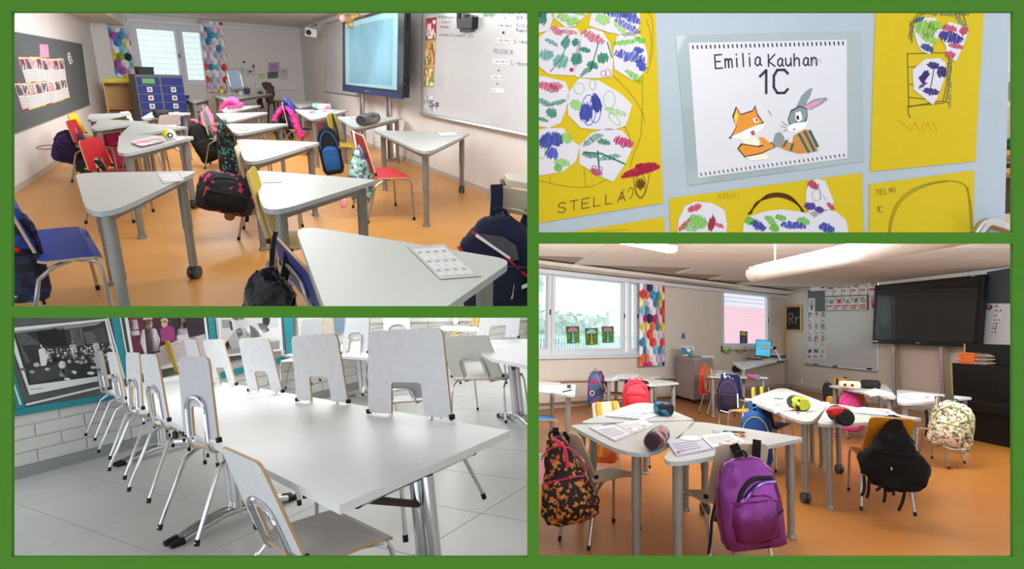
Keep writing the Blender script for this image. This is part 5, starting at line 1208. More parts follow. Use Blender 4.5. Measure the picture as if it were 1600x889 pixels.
for r in range(0, 30):
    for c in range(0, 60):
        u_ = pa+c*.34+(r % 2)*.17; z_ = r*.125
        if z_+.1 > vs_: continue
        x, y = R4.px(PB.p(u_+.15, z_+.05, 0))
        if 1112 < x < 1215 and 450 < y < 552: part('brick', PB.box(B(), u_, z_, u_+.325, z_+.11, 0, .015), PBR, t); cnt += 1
for i in range(7): part('louvre', PB.box(B(), pa, vs_+.06+i*.16, pz_, vs_+.15+i*.16, 0, .06), cm((226,226,236)), t)
# ---- ceiling things
t = thing('ceiling_light', 'lit white linear lamp below the ceiling tiles', 'lamp', R4, WW.p(1,HC4,.9))
A = R4.pl(978,380, V((0,0,HC4-.12)), V((0,0,1))); E = R4.pl(1050,394, V((0,0,HC4-.12)), V((0,0,1))); d = (E-A).normalized(); A = A-d*1.2
s = V((-d.y, d.x, 0))*.09; hb = B(); hb.prism([A-s, E-s, E+s, A+s], V((0,0,.08))); part('housing', hb, cm((214,206,196)), t)
part('tube_lamp', B().prism([A-s*.5+V((0,0,-.012)), E-s*.5+V((0,0,-.012)), E+s*.5+V((0,0,-.012)), A+s*.5+V((0,0,-.012))], V((0,0,.012))), M('lamp_glow', (255,250,240), .5, emit=3), t)
# ventilation duct
zc = HC4-.40
A = R4.pl(1176,428, V((0,0,zc)), V((0,0,1))); E = R4.pl(1400,382, V((0,0,zc)), V((0,0,1))); d = (E-A).normalized()
rad = abs(R4.px(A+V((0,0,.1)))[1]-R4.px(A-V((0,0,.1)))[1]); rad = .2*12.5/rad
t = thing('ventilation_duct', 'round white ventilation duct hanging under the ceiling', 'duct', R4, A)
DU = M('duct_white', (206,198,192), .45, var=.02); L_ = (E-A).length+.8; k = int(L_/2.4)+1; seg = L_/k
for i in range(k):
    p0, p1 = A+d*seg*i, A+d*(seg*(i+1)-.01); part('duct_section', B().tube([p0, p0+d*.03, p1], [rad*(.93 if i == 0 else 1), rad, rad], 26), DU, t, smooth=40)
    part('hanger', B().tube([p0+d*seg*.35+V((0,0,rad)), p0+d*seg*.35+V((0,0,.40))], .012, 6), STEEL, t)
    ho = B(); side = V((-d.y, d.x, 0)); side = side if (R4.O-A).dot(side) > 0 else -side
    for j in range(8):
        for ang in (.55, .85, 1.15):
            c = p0+d*(seg*(j+.3+.4*(ang > .8))/8)+(side*math.cos(ang)+V((0,0,math.sin(ang))))*rad*1.001; nn = (side*math.cos(ang)+V((0,0,math.sin(ang))))
            ho.tube([c-nn*.003, c+nn*.003], .018, 6)
    part('nozzles', ho, cm((120,112,106)), t, kind='stuff')
# ---- things on the screen wall
def wb4(label, q, cat='whiteboard', mat=None, o=0.0):
    t = thing('whiteboard', label, cat, R4, WT.q(*q[0])); part('panel', WT.quad(B(), q, o, o+.02), mat or WB, t)
    for i in range(4): part('frame_bar', B().tube([WT.q(*q[i], o+.015), WT.q(*q[(i+1) % 4], o+.015)], .016, 5), ALU, t)
    return t
wb4('whiteboard with teaching cards left of the black screen', [(1257,434),(1372,416),(1371,579),(1257,568)])
tr = B(); tr.tube([WT.q(1257,568.5,.03), WT.q(1371,580,.03)], .028, 7); single('pen_tray', 'metal pen tray under the card whiteboard', 'tray', tr, ALU, R4)
for i, (x, y) in enumerate(((1275,570),(1305,573),(1358,577))): single('marker', ['left','middle dark green','right black'][i]+' marker lying on the pen tray', 'marker', B().tube([WT.q(x-3,y-1,.05), WT.q(x+3,y-.4,.05)], .02, 7), [cm((150,80,70)),cm((60,90,80)),RUB][i], R4)
wb4('tall white panel board at the right edge above the piano', [(1514,422),(1600,406),(1600,545),(1514,540)])
flat_thing('felt_panel', 'dark felt panel at the upper right edge', 'felt panel', WT, [(1542,425),(1610,413),(1610,474),(1539,474)], .022, .04, M('felt_dark', (70,72,74), .95))
t = flat_thing('felt_panel', 'grey felt panel behind the number cards', 'felt panel', WT, [(1262,450),(1371,440),(1371,484),(1263,487)], .021, .03, cm((112,120,122), .95))
# number cards
KN = [(60,80,60),(190,60,50),(90,80,70),(110,140,70),(180,150,110),(60,110,50),(60,90,150),(190,60,40),(150,110,70),(50,80,60),(130,170,70)]
for r in range(2):
    for i in range(6 if r == 0 else 5):
        n = r*6+i; x0 = (1289+i*13.4) if r == 0 else (1289.5+i*13); x1 = x0+12.2
        yt = lambda x: (441.5-(x-1289)*.0885) if r == 0 else (464.5-(x-1289)*.0385); yb = lambda x: (462.5-(x-1289)*.033) if r == 0 else (485-(x-1289)*.02)
        q = [(x0,yt(x0)),(x1,yt(x1)),(x1,yb(x1)),(x0,yb(x0))]
        w_ = ['zero','one','two','three','four','five','six','seven','eight','nine','ten'][n]
        t = flat_thing('number_card', 'white number card for %s in the rows above the whiteboard' % w_, 'card', WT, q, .031, .034, PAPERW, group='number cards')
        c0, c1 = qp(q,.12,.42), qp(q,.12,.42); sz = (q[3][1]-q[0][1])*.36
        part('numeral', text(WT, str(n), *qp(q,.08,.44), sz, (.8,-.04), (0,-1), .35, .0348, gap=1.25), INKD, t)
        part('picture', WT.quad(B(), qsub(q,.48,.14,.95,.50), .0345, .0350), MP('num_pic_%d' % n, [KN[n], tuple(min(255,v+50) for v in KN[n]), (226,226,214)], 26, seed=n), t)
        if n:
            b = B()
            for k in range(n):
                u, v = .12+.16*(k % 5), .62+.17*(k//5); WT.quad(b, qsub(q,u,v,u+.12,v+.13), .0345, .0350)
            part('counting_squares', b, cm((196,50,44)), t)
def hand(label, q, col, curved=False):
    t = flat_thing('hand_print', label, 'paper', WT, q, .031, .034, PAPERW); b = B()
    WT.quad(b, [qp(q,.35,.9),qp(q,.65,.9),qp(q,.72,.6),qp(q,.3,.6)], .0345, .035)
    for u0, u1, v1 in ((.33,.12,.35),(.42,.34,.12),(.52,.54,.08),(.62,.74,.14),(.68,.9,.5)):
        WT.quad(b, [qp(q,u0-.05,.66),qp(q,u0+.05,.66),qp(q,u1+.04,v1),qp(q,u1-.04,v1)], .0345, .035)
    part('print', b, cm(col), t)
hand('red hand print sheet beside the black screen', [(1358,460),(1370,459),(1370,484),(1358,484.5)], (200,50,40))
hand('green hand print sheet left of the grey felt panel', [(1263.5,466),(1273.5,466),(1273,487),(1263,487)], (90,140,100))
# alphabet cards
LET = ['Aa','Ii','Uu','Ss','Ee','Oo','Ll','Tt','Kk','Mm','Nn','Rr']
PC = [(206,190,170),(226,200,170),(190,196,206),(230,206,196),(206,190,150),(200,200,140),(150,180,200),(206,150,140),(230,190,150),(120,100,130),(60,130,170),(236,200,120)]
for r in range(4):
    for c in range(3):
        x0 = 1260.5+c*10.4-r*.4+(.2*r); x1 = x0+9.6; y0 = 487.5+r*18.6; y1 = y0+17.4; n = r*3+c
        q = [(x0,y0),(x1,y0),(x1,y1),(x0,y1)]
        t = flat_thing('alphabet_card', 'alphabet card %s in the poster block left on the whiteboard' % LET[n], 'card', WT, q, .021, .024, PAPERW, group='alphabet cards')
        part('picture', WT.quad(B(), qsub(q,.14,.10,.86,.52), .0245, .025), MP('abc_pic_%d' % n, [PC[n], (236,232,226), tuple(int(v*.7) for v in PC[n])], 30, seed=n*2), t)
        part('letters', text(WT, LET[n], *qp(q,.12,.92), 5.2, (.72,0), (0,-1), .35, .0248, gap=1.3), cm((150,130,160)) if r < 3 else cm((110,110,140)), t)
        if r < 3: single('magnet', 'small dark magnet holding the alphabet card '+LET[n], 'magnet', B().tube([WT.q(x0+4.8,y0+1.4,.024), WT.q(x0+4.8,y0+1.4,.034)], .022, 8), RUB, R4)
# chalk board with wooden frame
t = thing('chalkboard', 'small black chalkboard with wooden frame and letters in the corner', 'chalkboard', R4, WT.q(1240,498))
q = [(1229,479),(1251.5,478),(1251.5,516.5),(1228.5,515.5)]
part('slate', WT.quad(B(), q, .03, .05), M('chalk_slate', (44,44,48), .8), t)
for i in range(4): part('frame_bar', B().tube([WT.q(*q[i], .045), WT.q(*q[(i+1) % 4], .045)], .03, 5), M('pine_frame', (222,180,110), .5), t)
part('chalk_letters', text(WT, 'Rr', 1233, 506, 16, (.6,0), (0,-1), .5, .0515, gap=1.6), cm((176,170,176)), t)
single('pine_batten', 'thin pine batten in the room corner under the chalkboard', 'batten', WT.quad(B(), [(1226.5,478),(1229,478),(1228,558),(1226,557)], .0, .03), MATS['pine_frame'], R4)
# projector bracket in the corner
ref = WT.q(1280,446,.3)
t, w, h = bbox_box(R4, 'wall_projector', 'white projector on a wall bracket above the card whiteboard', 'projector', (1267,443,1289,455), ref, .3, None)
part('body', B().box((0,0,0), (w,.3,h), rot=(0,-.04,0)), cm((206,202,198), .4), t, local=True, bevel=.02); part('lens', B().tube([(w*.3,-.15,0),(w*.3,-.17,0)], .04, 10), RUB, t, local=True)
part('bracket', B().tube(smooth_path([V((-w*.1,0,h*.5)), V((-w*.1,0,h*1.1)), V((w*.3,.2,h*1.3)), V((w*.3,.45,h*1.3))], 1), .02, 7), STEEL, t, local=True)
t, w, h = bbox_box(R4, 'wall_speaker', 'small white box speaker in the ceiling corner', 'speaker', (1233,451,1239,459), W4T.q(1236,455,.1), .1, None)
part('body', B().box((0,0,0), (w,.1,h)), cm((214,208,200)), t, local=True, bevel=.01); part('grille', B().box((0,-.051,0), (w*.7,.004,h*.7)), cm((190,186,180)), t, local=True)
# the black screen
SW4 = Wall(R4, WT.a+WT.n*.36, WT.a+WT.n*.36+WT.u)
t = thing('screen', 'large black switched off display screen on the far wall', 'screen', R4, SW4.q(1450,490))
SQ4 = [(1366.5,446),(1537.5,428.5),(1528.5,543),(1362.5,536.5)]
part('housing', SW4.quad(B(), SQ4, -.10, 0), M('tv_black', (14,14,16), .35), t, bevel=.01)
part('display', SW4.quad(B(), [(1372,448.5),(1530,434),(1521.5,534),(1366.5,530)], .001, .005), M('tv_glass', (10,12,16), .14, var=.0, coat=.6), t)
part('bottom_bezel', SW4.quad(B(), [(1363,531.5),(1521,535.5),(1520,542.5),(1362.5,536.5)], .005, .02), M('tv_bezel', (20,20,22), .3), t)
part('logo', SW4.quad(B(), [(1431,535),(1437.5,535.3),(1437.5,536.6),(1431,536.3)], .021, .022), ALU, t)
part('logo', SW4.quad(B(), [(1518,431.4),(1523,431),(1523,432),(1518,432.4)], .001, .003), ALU, t)
part('label_strip', SW4.quad(B(), [(1363,532),(1372,532.4),(1372,534.2),(1363,533.8)], .021, .022), PAPERW, t)
part('side_rail', B().tube([SW4.q(1534.5,500,-.06), SW4.q(1531,522,-.06)], .02, 6), RUB, t)
for i, (x0, x1, yb) in enumerate(((1399,1406,640),(1474,1483,628))):
    P = WT.q((x0+x1)/2, yb, .18); P.z = 0; wd = (x1-x0)/F*R4.dep(P)
    t = thing('screen_post', ['left','right'][i]+' metal post below the black screen', 'post', R4, P)
    U = WT.u*wd/2; N = WT.n*.05; bq = B(); bq.prism([P-U-N, P+U-N, P+U+N, P-U+N], V((0,0,1.7))); part('post', bq, M('post_warm_metal', (176,160,134), .35, metal=.6), t)
    bq = B(); bq.prism([P-U*.9+N, P-U*.2+N, P-U*.2+N*1.3, P-U*.9+N*1.3], V((0,0,1.7))); part('channel', bq, M('post_bright', (206,206,226), .25, metal=.6), t)
    bq = B(); bq.prism([P-U*1.2-N*2, P+U*1.2-N*2, P+U*1.2+N*3, P-U*1.2+N*3], V((0,0,.03))); part('foot', bq, STEEL, t)
for i, q in enumerate(([(1406,540),(1474,543),(1474,612),(1406,606)],)):
    flat_thing('wall_panel', 'pale panel between the two screen posts', 'panel', WT, q, .0, .015, cm((226,208,196)))
# labels on the right white panel
t = flat_thing('heart_card', 'dark heart card with red ornament on the right white panel', 'card', WT, [(1539,478),(1544.5,475.5),(1550,477.5),(1550.5,480.5),(1545,486),(1539.5,481.5)], .022, .026, cm((60,50,56)))
art(t, 'print', WT, [(0,[(1542,477.5),(1544,478.5),(1544,482),(1541.5,480.5)]),(0,[(1546,478.5),(1548.5,477.5),(1549,480),(1546,482)])], .0262, [cm((196,70,70))])
art(t, 'print', WT, [(0,[(1544,476.5),(1545.5,476.5),(1545.3,485),(1544.3,485)])], .0266, [cm((214,206,200))])
for i, (x, y, w) in enumerate(((1553,478,12),(1552,485,15),(1551,493,14),(1550.5,500,13),(1550,506,9),(1548.5,510.5,10),(1548,514,9),(1547,519,10))):
    t = flat_thing('label_strip', ['topmost','second','third','fourth','fifth','sixth','seventh','lowest'][i]+' small word strip on the right white panel', 'label', WT, [(x,y-2),(x+w,y-2.2),(x+w,y+2.2),(x,y+2)], .022, .024, cm((232,226,222)), group='word strips by the heart')
    art(t, 'print', WT, [(0,[(x+1,y-.8),(x+w*.55,y-.9),(x+w*.55,y+.7),(x+1,y+.6)])]+([(1,blob(x+w*.8,y,1.5,1.5,8))] if i in (1,3,4,5,6,7) else [])+([(0,[(x+1,y+1.1),(x+w*.8,y+1.1),(x+w*.8,y+1.6),(x+1,y+1.6)])] if i < 2 else []), .0242, [cm((90,90,120)), cm((50,46,52)) if i != 3 else cm((190,60,60))])
# black upright piano
PP = R4.fl(1512,686); PQ = R4.fl(1582,700.5); pw = Wall(R4, PP, PP+(PQ-PP).normalized())
BLK = M('piano_black', (10,10,11), .35, var=.02); YL = cm((206,180,60))
t = thing('piano', 'black upright piano against the wall at the right edge', 'piano', R4, PP)
def pz(px, py): return pw.uv(px, py)[1]
z1, z2, z3 = pz(1512,628), pz(1512,612), 0
u1 = 0.0
bq = B(); pw.box(bq, 0, 0, 7, pz(1514,640), -.35, 0); part('lower_body', bq, BLK, t, bevel=.01)
kq = B(); pw.box(kq, -.14, pz(1514,640), 7, pz(1514,625), -.45, .12); part('key_bed', kq, BLK, t, bevel=.02)
ua = pw.uv(1488,600)[0]; 
uq = B(); zt = pw.uv(1490,567,-.4)[1]; ua = pw.uv(1488,590,-.4)[0]; pw.box(uq, ua, 0, 7, zt, -.75, -.4); part('upper_body', uq, BLK, t, bevel=.01)
tq = B(); zt2 = pw.uv(1515,537,-.62)[1]; ub = pw.uv(1514,550,-.62)[0]; pw.box(tq, ub, zt, 7, zt2, -.75, -.55); part('music_desk', tq, BLK, t, bevel=.01)
part('yellow_edge', pw.box(B(), ua-.03, .4, ua, zt, -.72, -.42), YL, t); part('yellow_edge', pw.box(B(), ub-.03, zt, ub, zt2, -.74, -.56), YL, t)
rnd = random.Random(9)
bx0, bx1 = pw.uv(1498,566,-.42)[0], pw.uv(1541,566,-.42)[0]
bh_ = (pw.uv(1515,551,-.42)[1]-zt)/9
for i in range(9):
    t = thing('book', ['bottom','second','third','fourth','fifth','sixth','seventh','eighth','topmost'][i]+' orange backed book of the stack on the piano', 'book', R4, pw.p((bx0+bx1)/2, zt+i*bh_, -.42), group='orange books on the piano')
    o = rnd.uniform(-.04,.04); m = bx0+(bx1-bx0)*.62
    part('cover', pw.box(B(), bx0+o, zt+i*bh_, m+o, zt+(i+.94)*bh_, -.60, -.42), cm([(214,104,44),(206,92,40),(220,120,60)][i % 3], .6), t)
    part('pages', pw.box(B(), m+o, zt+(i+.1)*bh_, bx1+o+rnd.uniform(-.05,.08), zt+(i+.85)*bh_, -.60, -.43), cm([(150,130,110),(170,150,130),(90,80,80)][i % 3]), t)
# ---- corner furniture : grey cabinet, desk, devices
GRB = M('cabinet_taupe', (158,146,142), .5); ga, gp, gq = R4.fl(1056,622.5), R4.fl(1084,631), R4.fl(1114,626)
gv = Wall(R4, gp-V((1,0,0)), gp+V((1,0,0))); zt = gv.uv(1084,562)[1]; gr_ = ga+gq-gp; gbase = [ga, gp, gq, gr_]; UP = V((0,0,1))
t = thing('low_cabinet', 'grey cabinet on castors below the small window', 'cabinet', R4, (ga+gq)/2)
part('body', B().prism([p+UP*.08 for p in gbase], UP*(zt-.08)), GRB, t); gcn = (ga+gq)/2
part('top', B().prism([gcn+(p-gcn)*1.03+UP*zt for p in gbase], UP*.03), M('cabinet_taupe_top', (176,166,160), .45), t)
part('door', B().prism([gp+(gq-gp)*f+(gp-ga).normalized()*.0+UP*z for f, z in ((.04,.12),(.96,.12),(.96,zt-.04),(.04,zt-.04))], (gp-ga).normalized()*.015), GRB, t)
for p in (ga, gp, gq): c_ = gcn+(p-gcn)*.9; part('caster', B().tube([c_+V((-.03,0,.04)), c_+V((.03,0,.04))], .04, 10), RUB, t)
for i, (x0, y0, x1, y1, cols, lb) in enumerate(((1065,542,1083,556,[(90,150,80),(226,226,226),(60,110,160),(236,236,230)],'printed carton with green and blue pictures on the grey cabinet'),(1097,556,1115,560.5,[(206,202,196),(226,222,216)],'white low tray stack at right on the grey cabinet'))):
    t, w, h = bbox_box(R4, 'carton', lb, 'box', (x0,y0,x1,y1), (gcn+UP*zt), .3, None)
    part('body', B().box((0,0,0), (w,.3,h)), MP('carton_%d' % i, cols, 12), t, local=True, bevel=.008); part('lid', B().box((0,0,h*.5), (w*1.02,.31,h*.08)), PAPERW, t, local=True)
t, w, h = bbox_box(R4, 'pennant', 'small blue pennant on the wall over the grey cabinet', 'pennant', (1065,520,1071,530), WW.q(1068,525,.05), .1, None)
part('cloth', B().prism([V((-w/2,0,-h/2)),V((0,0,-h*.2)),V((w/2,0,-h/2)),V((w*.2,0,h/2)),V((-w*.35,0,h*.3))], V((0,.01,0))), cm((40,80,150)), t, local=True)
t = table(R4, 'teacher desk with blue screen before the small window', [(1141,566),(1236,560),(1160,577)], 'FFF', h=.88, rad=.08, name='teacher_desk', cat='desk')
HD4 = .88; dr = R4.fl(1195,566,HD4)
t, w, h = bbox_box(R4, 'monitor', 'slim monitor with bright blue picture on the teacher desk', 'monitor', (1180,530,1205,559), R4.fl(1192,562,HD4), .1, None)
part('housing', B().box((0,0,0), (w*.92,.04,h*.92), rot=(-.12,.08,0)), cm((60,70,80)), t, local=True, bevel=.006); part('display', B().box((0,-.024,h*.02), (w*.84,.004,h*.82), rot=(-.12,.08,0)), M('cyan_display', (40,170,206), .3, emit=.7, var=.15, scale=2), t, local=True); part('stand', B().box((w*.05,.03,-h*.5), (w*.4,.08,h*.06)), DARK, t, local=True)
t, w, h = bbox_box(R4, 'document_camera', 'document camera with jointed arm beside the blue monitor', 'document camera', (1189,535,1224,566), R4.fl(1205,565,HD4), .1, None, off=-.1)
part('head', B().tube([(-w*.45,-.03,h*.25),(-w*.15,-.03,h*.24)], .045, 9), cm((206,206,206)), t, local=True); part('upper_arm', B().tube([(-w*.2,0,h*.24),(w*.1,0,h*.22)], .022, 7), cm((214,214,212)), t, local=True); part('lower_arm', B().tube([(w*.1,0,h*.22),(w*.35,0,-h*.4)], .024, 7), cm((214,214,212)), t, local=True); part('base', B().box((w*.35,0,-h*.45), (w*.3,.2,h*.08)), RUB, t, local=True); part('joint', B().ell((w*.1,-.01,h*.22), (.04,.04,.04)), RUB, t, local=True)
t, w, h = bbox_box(R4, 'laptop', 'dark closed laptop pile on the teacher desk right end', 'laptop', (1200,552,1227,562), R4.fl(1214,562,HD4), .1, None, off=.2)
part('body', B().box((0,0,0), (w,.3,h*.4)), cm((60,62,66)), t, local=True, bevel=.01); part('paper', B().box((-w*.1,0,h*.3), (w*.8,.3,.02)), PAPERW, t, local=True)
t, w, h = bbox_box(R4, 'keyboard', 'black keyboard in front of the blue monitor', 'keyboard', (1166,559,1190,563), R4.fl(1178,562,HD4), .1, None, off=-.1)
part('body', B().box((0,0,0), (w,.18,.025), rot=(0,.06,0)), RUB, t, local=True); part('keys', B().box((0,0,.014), (w*.9,.15,.008), rot=(0,.06,0)), cm((60,60,62)), t, local=True)
t = thing('paper_stack', 'white sheets spread on the teacher desk front', 'paper', R4, R4.fl(1200,567,HD4)); part('sheets', flatmarks(R4, [[(1180,565.5),(1204,562.5),(1226,563),(1205,568)]], HD4+.001, .02), PAPERW, t)
for i, (x0, y0, x1, y1, col, lb) in enumerate(((1129,544,1142,551,(120,190,40),'green flower pot at left on the window sill'),(1150,545,1163,551,(150,176,40),'olive green flower pot at right on the window sill'))):
    t, w, h = bbox_box(R4, 'flower_pot', lb, 'flower pot', (x0,y0,x1,y1), WW.q((x0+x1)/2,548,.08), .1, None)
    part('pot', B().tube([(0,0,-h/2),(0,0,h/2)], [w*.38,w*.5], 14), cm(col, .4), t, local=True, smooth=60); part('soil', B().tube([(0,0,h*.5),(0,0,h*.52)], w*.44, 14), cm((60,50,40)), t, local=True)
for i, (x0, y0, x1, y1) in enumerate(((1127,539,1129,550),(1163,542,1165,549))):
    t, w, h = bbox_box(R4, 'pen', ['left','right'][i]+' dark bottle standing on the sill by the small window', 'bottle', (x0,y0,x1,y1), WW.q(x0+1,545,.06), .1, None); part('body', B().tube([(0,0,-h/2),(0,0,h*.3),(0,0,h*.5)], [w*.5,w*.5,w*.2], 8), cm((60,50,60)), t, local=True)
single('window_sill', 'white sill board below the small window', 'sill', WW.box(B(), win3[0]-.05, win3[1]-.05, win3[2]+.05, win3[1]-.01, 0, .16), FRAMEW, R4)
single('window_sill', 'long white sill board below the big window', 'sill', WW.box(B(), win2[0]-.05, win2[1]-.06, win2[2]+.05, win2[1]-.01, 0, .08), FRAMEW, R4)
# office chair of the teacher
t, w, h = bbox_box(R4, 'office_chair', 'black office chair with green jacket behind the teacher desk', 'chair', (1115,549,1153,580), R4.fl(1135,606), .4, None, off=.0)
part('backrest', B().loft([[V((x*w*.5*k,-.05*k,z*h)) for x, z in ((-1,-.5),(1,-.5),(1,.45),(.5,.5),(-.5,.5),(-.9,.1))] for k in (1,)]+[[V((x*w*.5,.06,z*h)) for x, z in ((-1,-.5),(1,-.5),(1,.45),(.5,.5),(-.5,.5),(-.9,.1))]]), BLACK, t, local=True); part('seat', B().box((0,.3,-h*.6), (w*.9,.5,.08)), BLACK, t, local=True, bevel=.02); part('column', B().tube([(0,.3,-h*.62),(0,.3,-h*1.4)], .035, 8), RUB, t, local=True)
for a in range(5): part('leg', B().tube([(0,.3,-h*1.4),(.3*math.cos(a*1.257),.3+.3*math.sin(a*1.257),-h*1.5)], .025, 6), RUB, t, local=True)
garment('moss green jacket over the black office chair', R4.fl(1138,606), [[(1130,560,3),(1136,566,5),(1140,574,6),(1136,582,5)],[(1132,558,3),(1130,572,4),(1131,582,4)]], M('moss_cloth', (110,136,40), .85), off=-.15, room=R4)
single('wall_socket', 'small white wall socket low on the far wall', 'socket', WT.quad(B(), [(1248,592),(1252,592.5),(1252,599),(1248,598.5)], 0, .03), FRAMEW, R4)
# heating pipes below the big window
for i, (ya, yb) in enumerate(((595,590),(629,621))): single('heating_pipe', ['upper','lower'][i]+' cream heating pipe along the window wall', 'pipe', B().tube([WW.q(838,ya,.10), WW.q(1054,yb-i*4,.10)], .03, 8), cm((222,204,180)), R4)
# ---------------------------------------------------------------- room 4 : tables, chairs, bags
def t4(label, tri, legs='FFF', rad=.12, **k):
    k.setdefault('apron', False); return table(R4, label, tri, legs, rad=rad, **k)
t4('front left table with round flowered pencil case', [(890,664),(1092,657),(1004,724)], 'FFF', [.08,.08,.30])
t4('front right table with open workbook before purple backpack', [(1084,657),(1259,684),(1022,731)], 'CFF', [.12,.08,.12])
t4('left back table of the front group with black pencil case', [(900,662),(1086,656),(1008,624)], 'FFF', [.08,.08,.3])
t4('middle table with scattered crayons and yellow pencil case', [(1160,622),(1299,628),(1264,664)], 'FFC', [.1,.1,.1])
t4('middle back table behind the crayon table', [(1172,622),(1286,628),(1222,604)], 'FFF', .12)
t4('middle right table with red and black pencil case', [(1296,629),(1443,654),(1274,665)], 'CFF', [.12,.08,.1])
t4('far right group table with black box pencil case', [(1294,602),(1404,624),(1384,600)], 'FFF', .1)
t4('table touching the piano with leaflets on it', [(1401,608),(1521,621),(1402,632)], 'FFF', .1)
t4('far middle table behind the dark purple backpack', [(1110,576),(1204,590),(1105,588)], 'FFF', .1)
t4('far left table carrying papers behind red backpack', [(956,581),(1034,588),(941,594)], 'FFF', .1)
t4('far left table right half with small toys', [(1000,588),(1062,598),(1010,602)], 'FFF', .1)
t4('blue lit table at the left edge with a book', [(800,602),(900,600),(898,620)], 'FFF', .1)
t4('blue lit table behind it at the left edge', [(790,592),(884,598),(800,601)], 'FFF', .1)
NV, OR_, BG = (34,44,96), (206,140,36), (206,196,176)
def c4(lab, col, obs, yaw, **k): return chair(R4, lab, col, obs, yaw, **k)
c4('grey beige chair with purple metallic backpack in front', (186,170,154), {'BTL':(1120.6,700.8),'BTR':(1200,685),'BBL':(1101,778),'SFL':(1064,759)}, 5)
c4('cream chair with yellow face backpack at the left front table', (196,190,176), {'BTL':(879,672),'BTR':(901,679),'BBR':(933,754),'SRR':(930.6,763),'SFR':(998,738),'SFL':(959,716),'FRL':(876,838)}, -80)
c4('orange yellow chair carrying the plain black backpack', (212,146,32), {'BTL':(1362.5,651.6),'BTR':(1429,651.6),'BBL':(1347,706),'SFL':(1328,692.6),'FRL':(1338,804.3),'FRR':(1431,801.7)}, 20)
c4('dark grey chair carrying the white bird print backpack', (112,104,96), {'BTL':(1460,622),'BTR':(1484,617),'BBL':(1451,671),'SFL':(1431,662),'FRL':(1496,731)}, 70)
c4('navy chair with blue backpack at the crayon table', NV, {'BTL':(1172,627),'BTR':(1202,634),'BBR':(1213,671),'SFR':(1239,656)}, -30)
c4('yellow chair with two dark straps at the middle back table', (222,180,40), {'BTL':(1173,607),'BTR':(1200,602),'BBL':(1176,640)}, 0)
c4('navy chair with dark purple backpack at the far middle table', NV, {'BTL':(1126.6,583.5),'BTR':(1156,584.5),'BBR':(1161,622)}, -5)
c4('cream chair with two yellow straps at the left table group', BG, {'BTR':(925,632),'BTL':(966,624),'BBR':(928,660)}, -160)
c4('navy chair with red backpack at the far left table', NV, {'BTL':(975,592),'BTR':(1013,594),'BBR':(1022,627)}, -10)
c4('maroon chair with owl backpack at the far left table', (120,50,70), {'BTR':(930,581),'BTL':(941,579),'BBR':(945,612),'BBL':(952,608)}, -75)
c4('yellow chair with dark straps left of the far right group', (222,170,50), {'BTL':(1304,591.5),'BTR':(1323,589.5),'BBL':(1305,618)}, -20)
c4('orange chair with pink backpack at the far right group', (214,146,50), {'BTL':(1316,606),'BTR':(1346,610),'BBR':(1354,633)}, -15)
c4('bright blue chair at the left edge of the room', (40,120,190), {'SFR':(873,653),'SFL':(862,650)}, -80, dims=(.40,.42,.37,.09), sig=(.01,.05,.01,.01))
def b4(lab, x=0, f=.5, out=0): return ck(CHS[lab], x, f, out)
def tail(t, pts, ref, off, hw, mat, room=R4):
    P = smooth_path([room.at(x, y, ref, off) for x, y in pts], 1); k = room.dep(P[0])/F; v = (P[0]-room.O).normalized(); ws = []
    for i in range(len(P)):
        d = (P[min(i+1,len(P)-1)]-P[max(i-1,0)]).normalized(); ws.append(d.cross(v).normalized()*hw*k)
    part('strap_end', B().ribbon(P, ws, v*.006), mat, t)
# purple metallic backpack
c = 'grey beige chair with purple metallic backpack in front'; ref = b4(c)
HOLO = M('holo_purple', (134,64,142), .26, metal=.7, var=.35, scale=5, bump=.5); HOLO2 = M('holo_pocket', (124,56,124), .25, metal=.7, var=.35, scale=7, bump=.5)
def purple(t, w, h, d):
    f = B(); f.loft([[V((x*w, -d*y, z*h)) for x, y, z in ((-.40,.30,.36),(.05,.42,.44),(.38,.36,.30),(.40,.47,.20),(.0,.56,.30),(-.36,.44,.22))], [V((x*w, -d*y-.01, z*h)) for x, y, z in ((-.38,.32,.33),(.05,.44,.41),(.36,.38,.28),(.38,.47,.21),(.0,.57,.29),(-.34,.45,.22))]]); 
    part('opening', B().tube(smooth_path([V((-w*.30,-d*.40,-h*.12)), V((-w*.22,-d*.50,h*.14)), V((0,-d*.50,h*.30)), V((w*.34,-d*.40,h*.27))], 2), w*.035, 7), RUB, t, local=True)
    part('shiny_rim', B().tube(smooth_path([V((-w*.22,-d*.52,-h*.02)), V((-w*.08,-d*.56,h*.14)), V((w*.14,-d*.53,h*.24)), V((w*.38,-d*.42,h*.22))], 2), w*.03, 7), M('holo_bright', (150,130,226), .15, metal=.9, var=.6, scale=22), t, local=True)
    part('pocket_zip', B().tube(smooth_path([V((-w*.05,-d*.62,-h*.20)), V((w*.2,-d*.66,-h*.17)), V((w*.42,-d*.55,-h*.08))], 2), w*.018, 6), RUB, t, local=True)
pt = bag(R4, 'purple metallic open backpack hanging on the front chair', (1119,715,1218,850), ref, HOLO, off=-.20, depth=.5, lean=-7, yaw=24, sq=.5, prof=[(-.5,.78,.7),(-.47,.94,.93),(-.2,1,1),(.18,.96,.92),(.36,.8,.72),(.46,.56,.5),(.5,.38,.3)], pocket=HOLO2, trim=M('holo_trim', (110,50,120), .3, metal=.6), arc=False, straps=[[(1146,694),(1152,706),(1163,728),7],[(1183,687),(1182,700),(1181,722),6.5]], strapm=BLACK, extra=purple)
tail(pt, [(1121,775),(1112,810),(1111,838),(1107,866)], ref, -.1, 2.2, BLACK); tail(pt, [(1124,775),(1121,800),(1118,815)], ref, -.1, 3, BLACK)
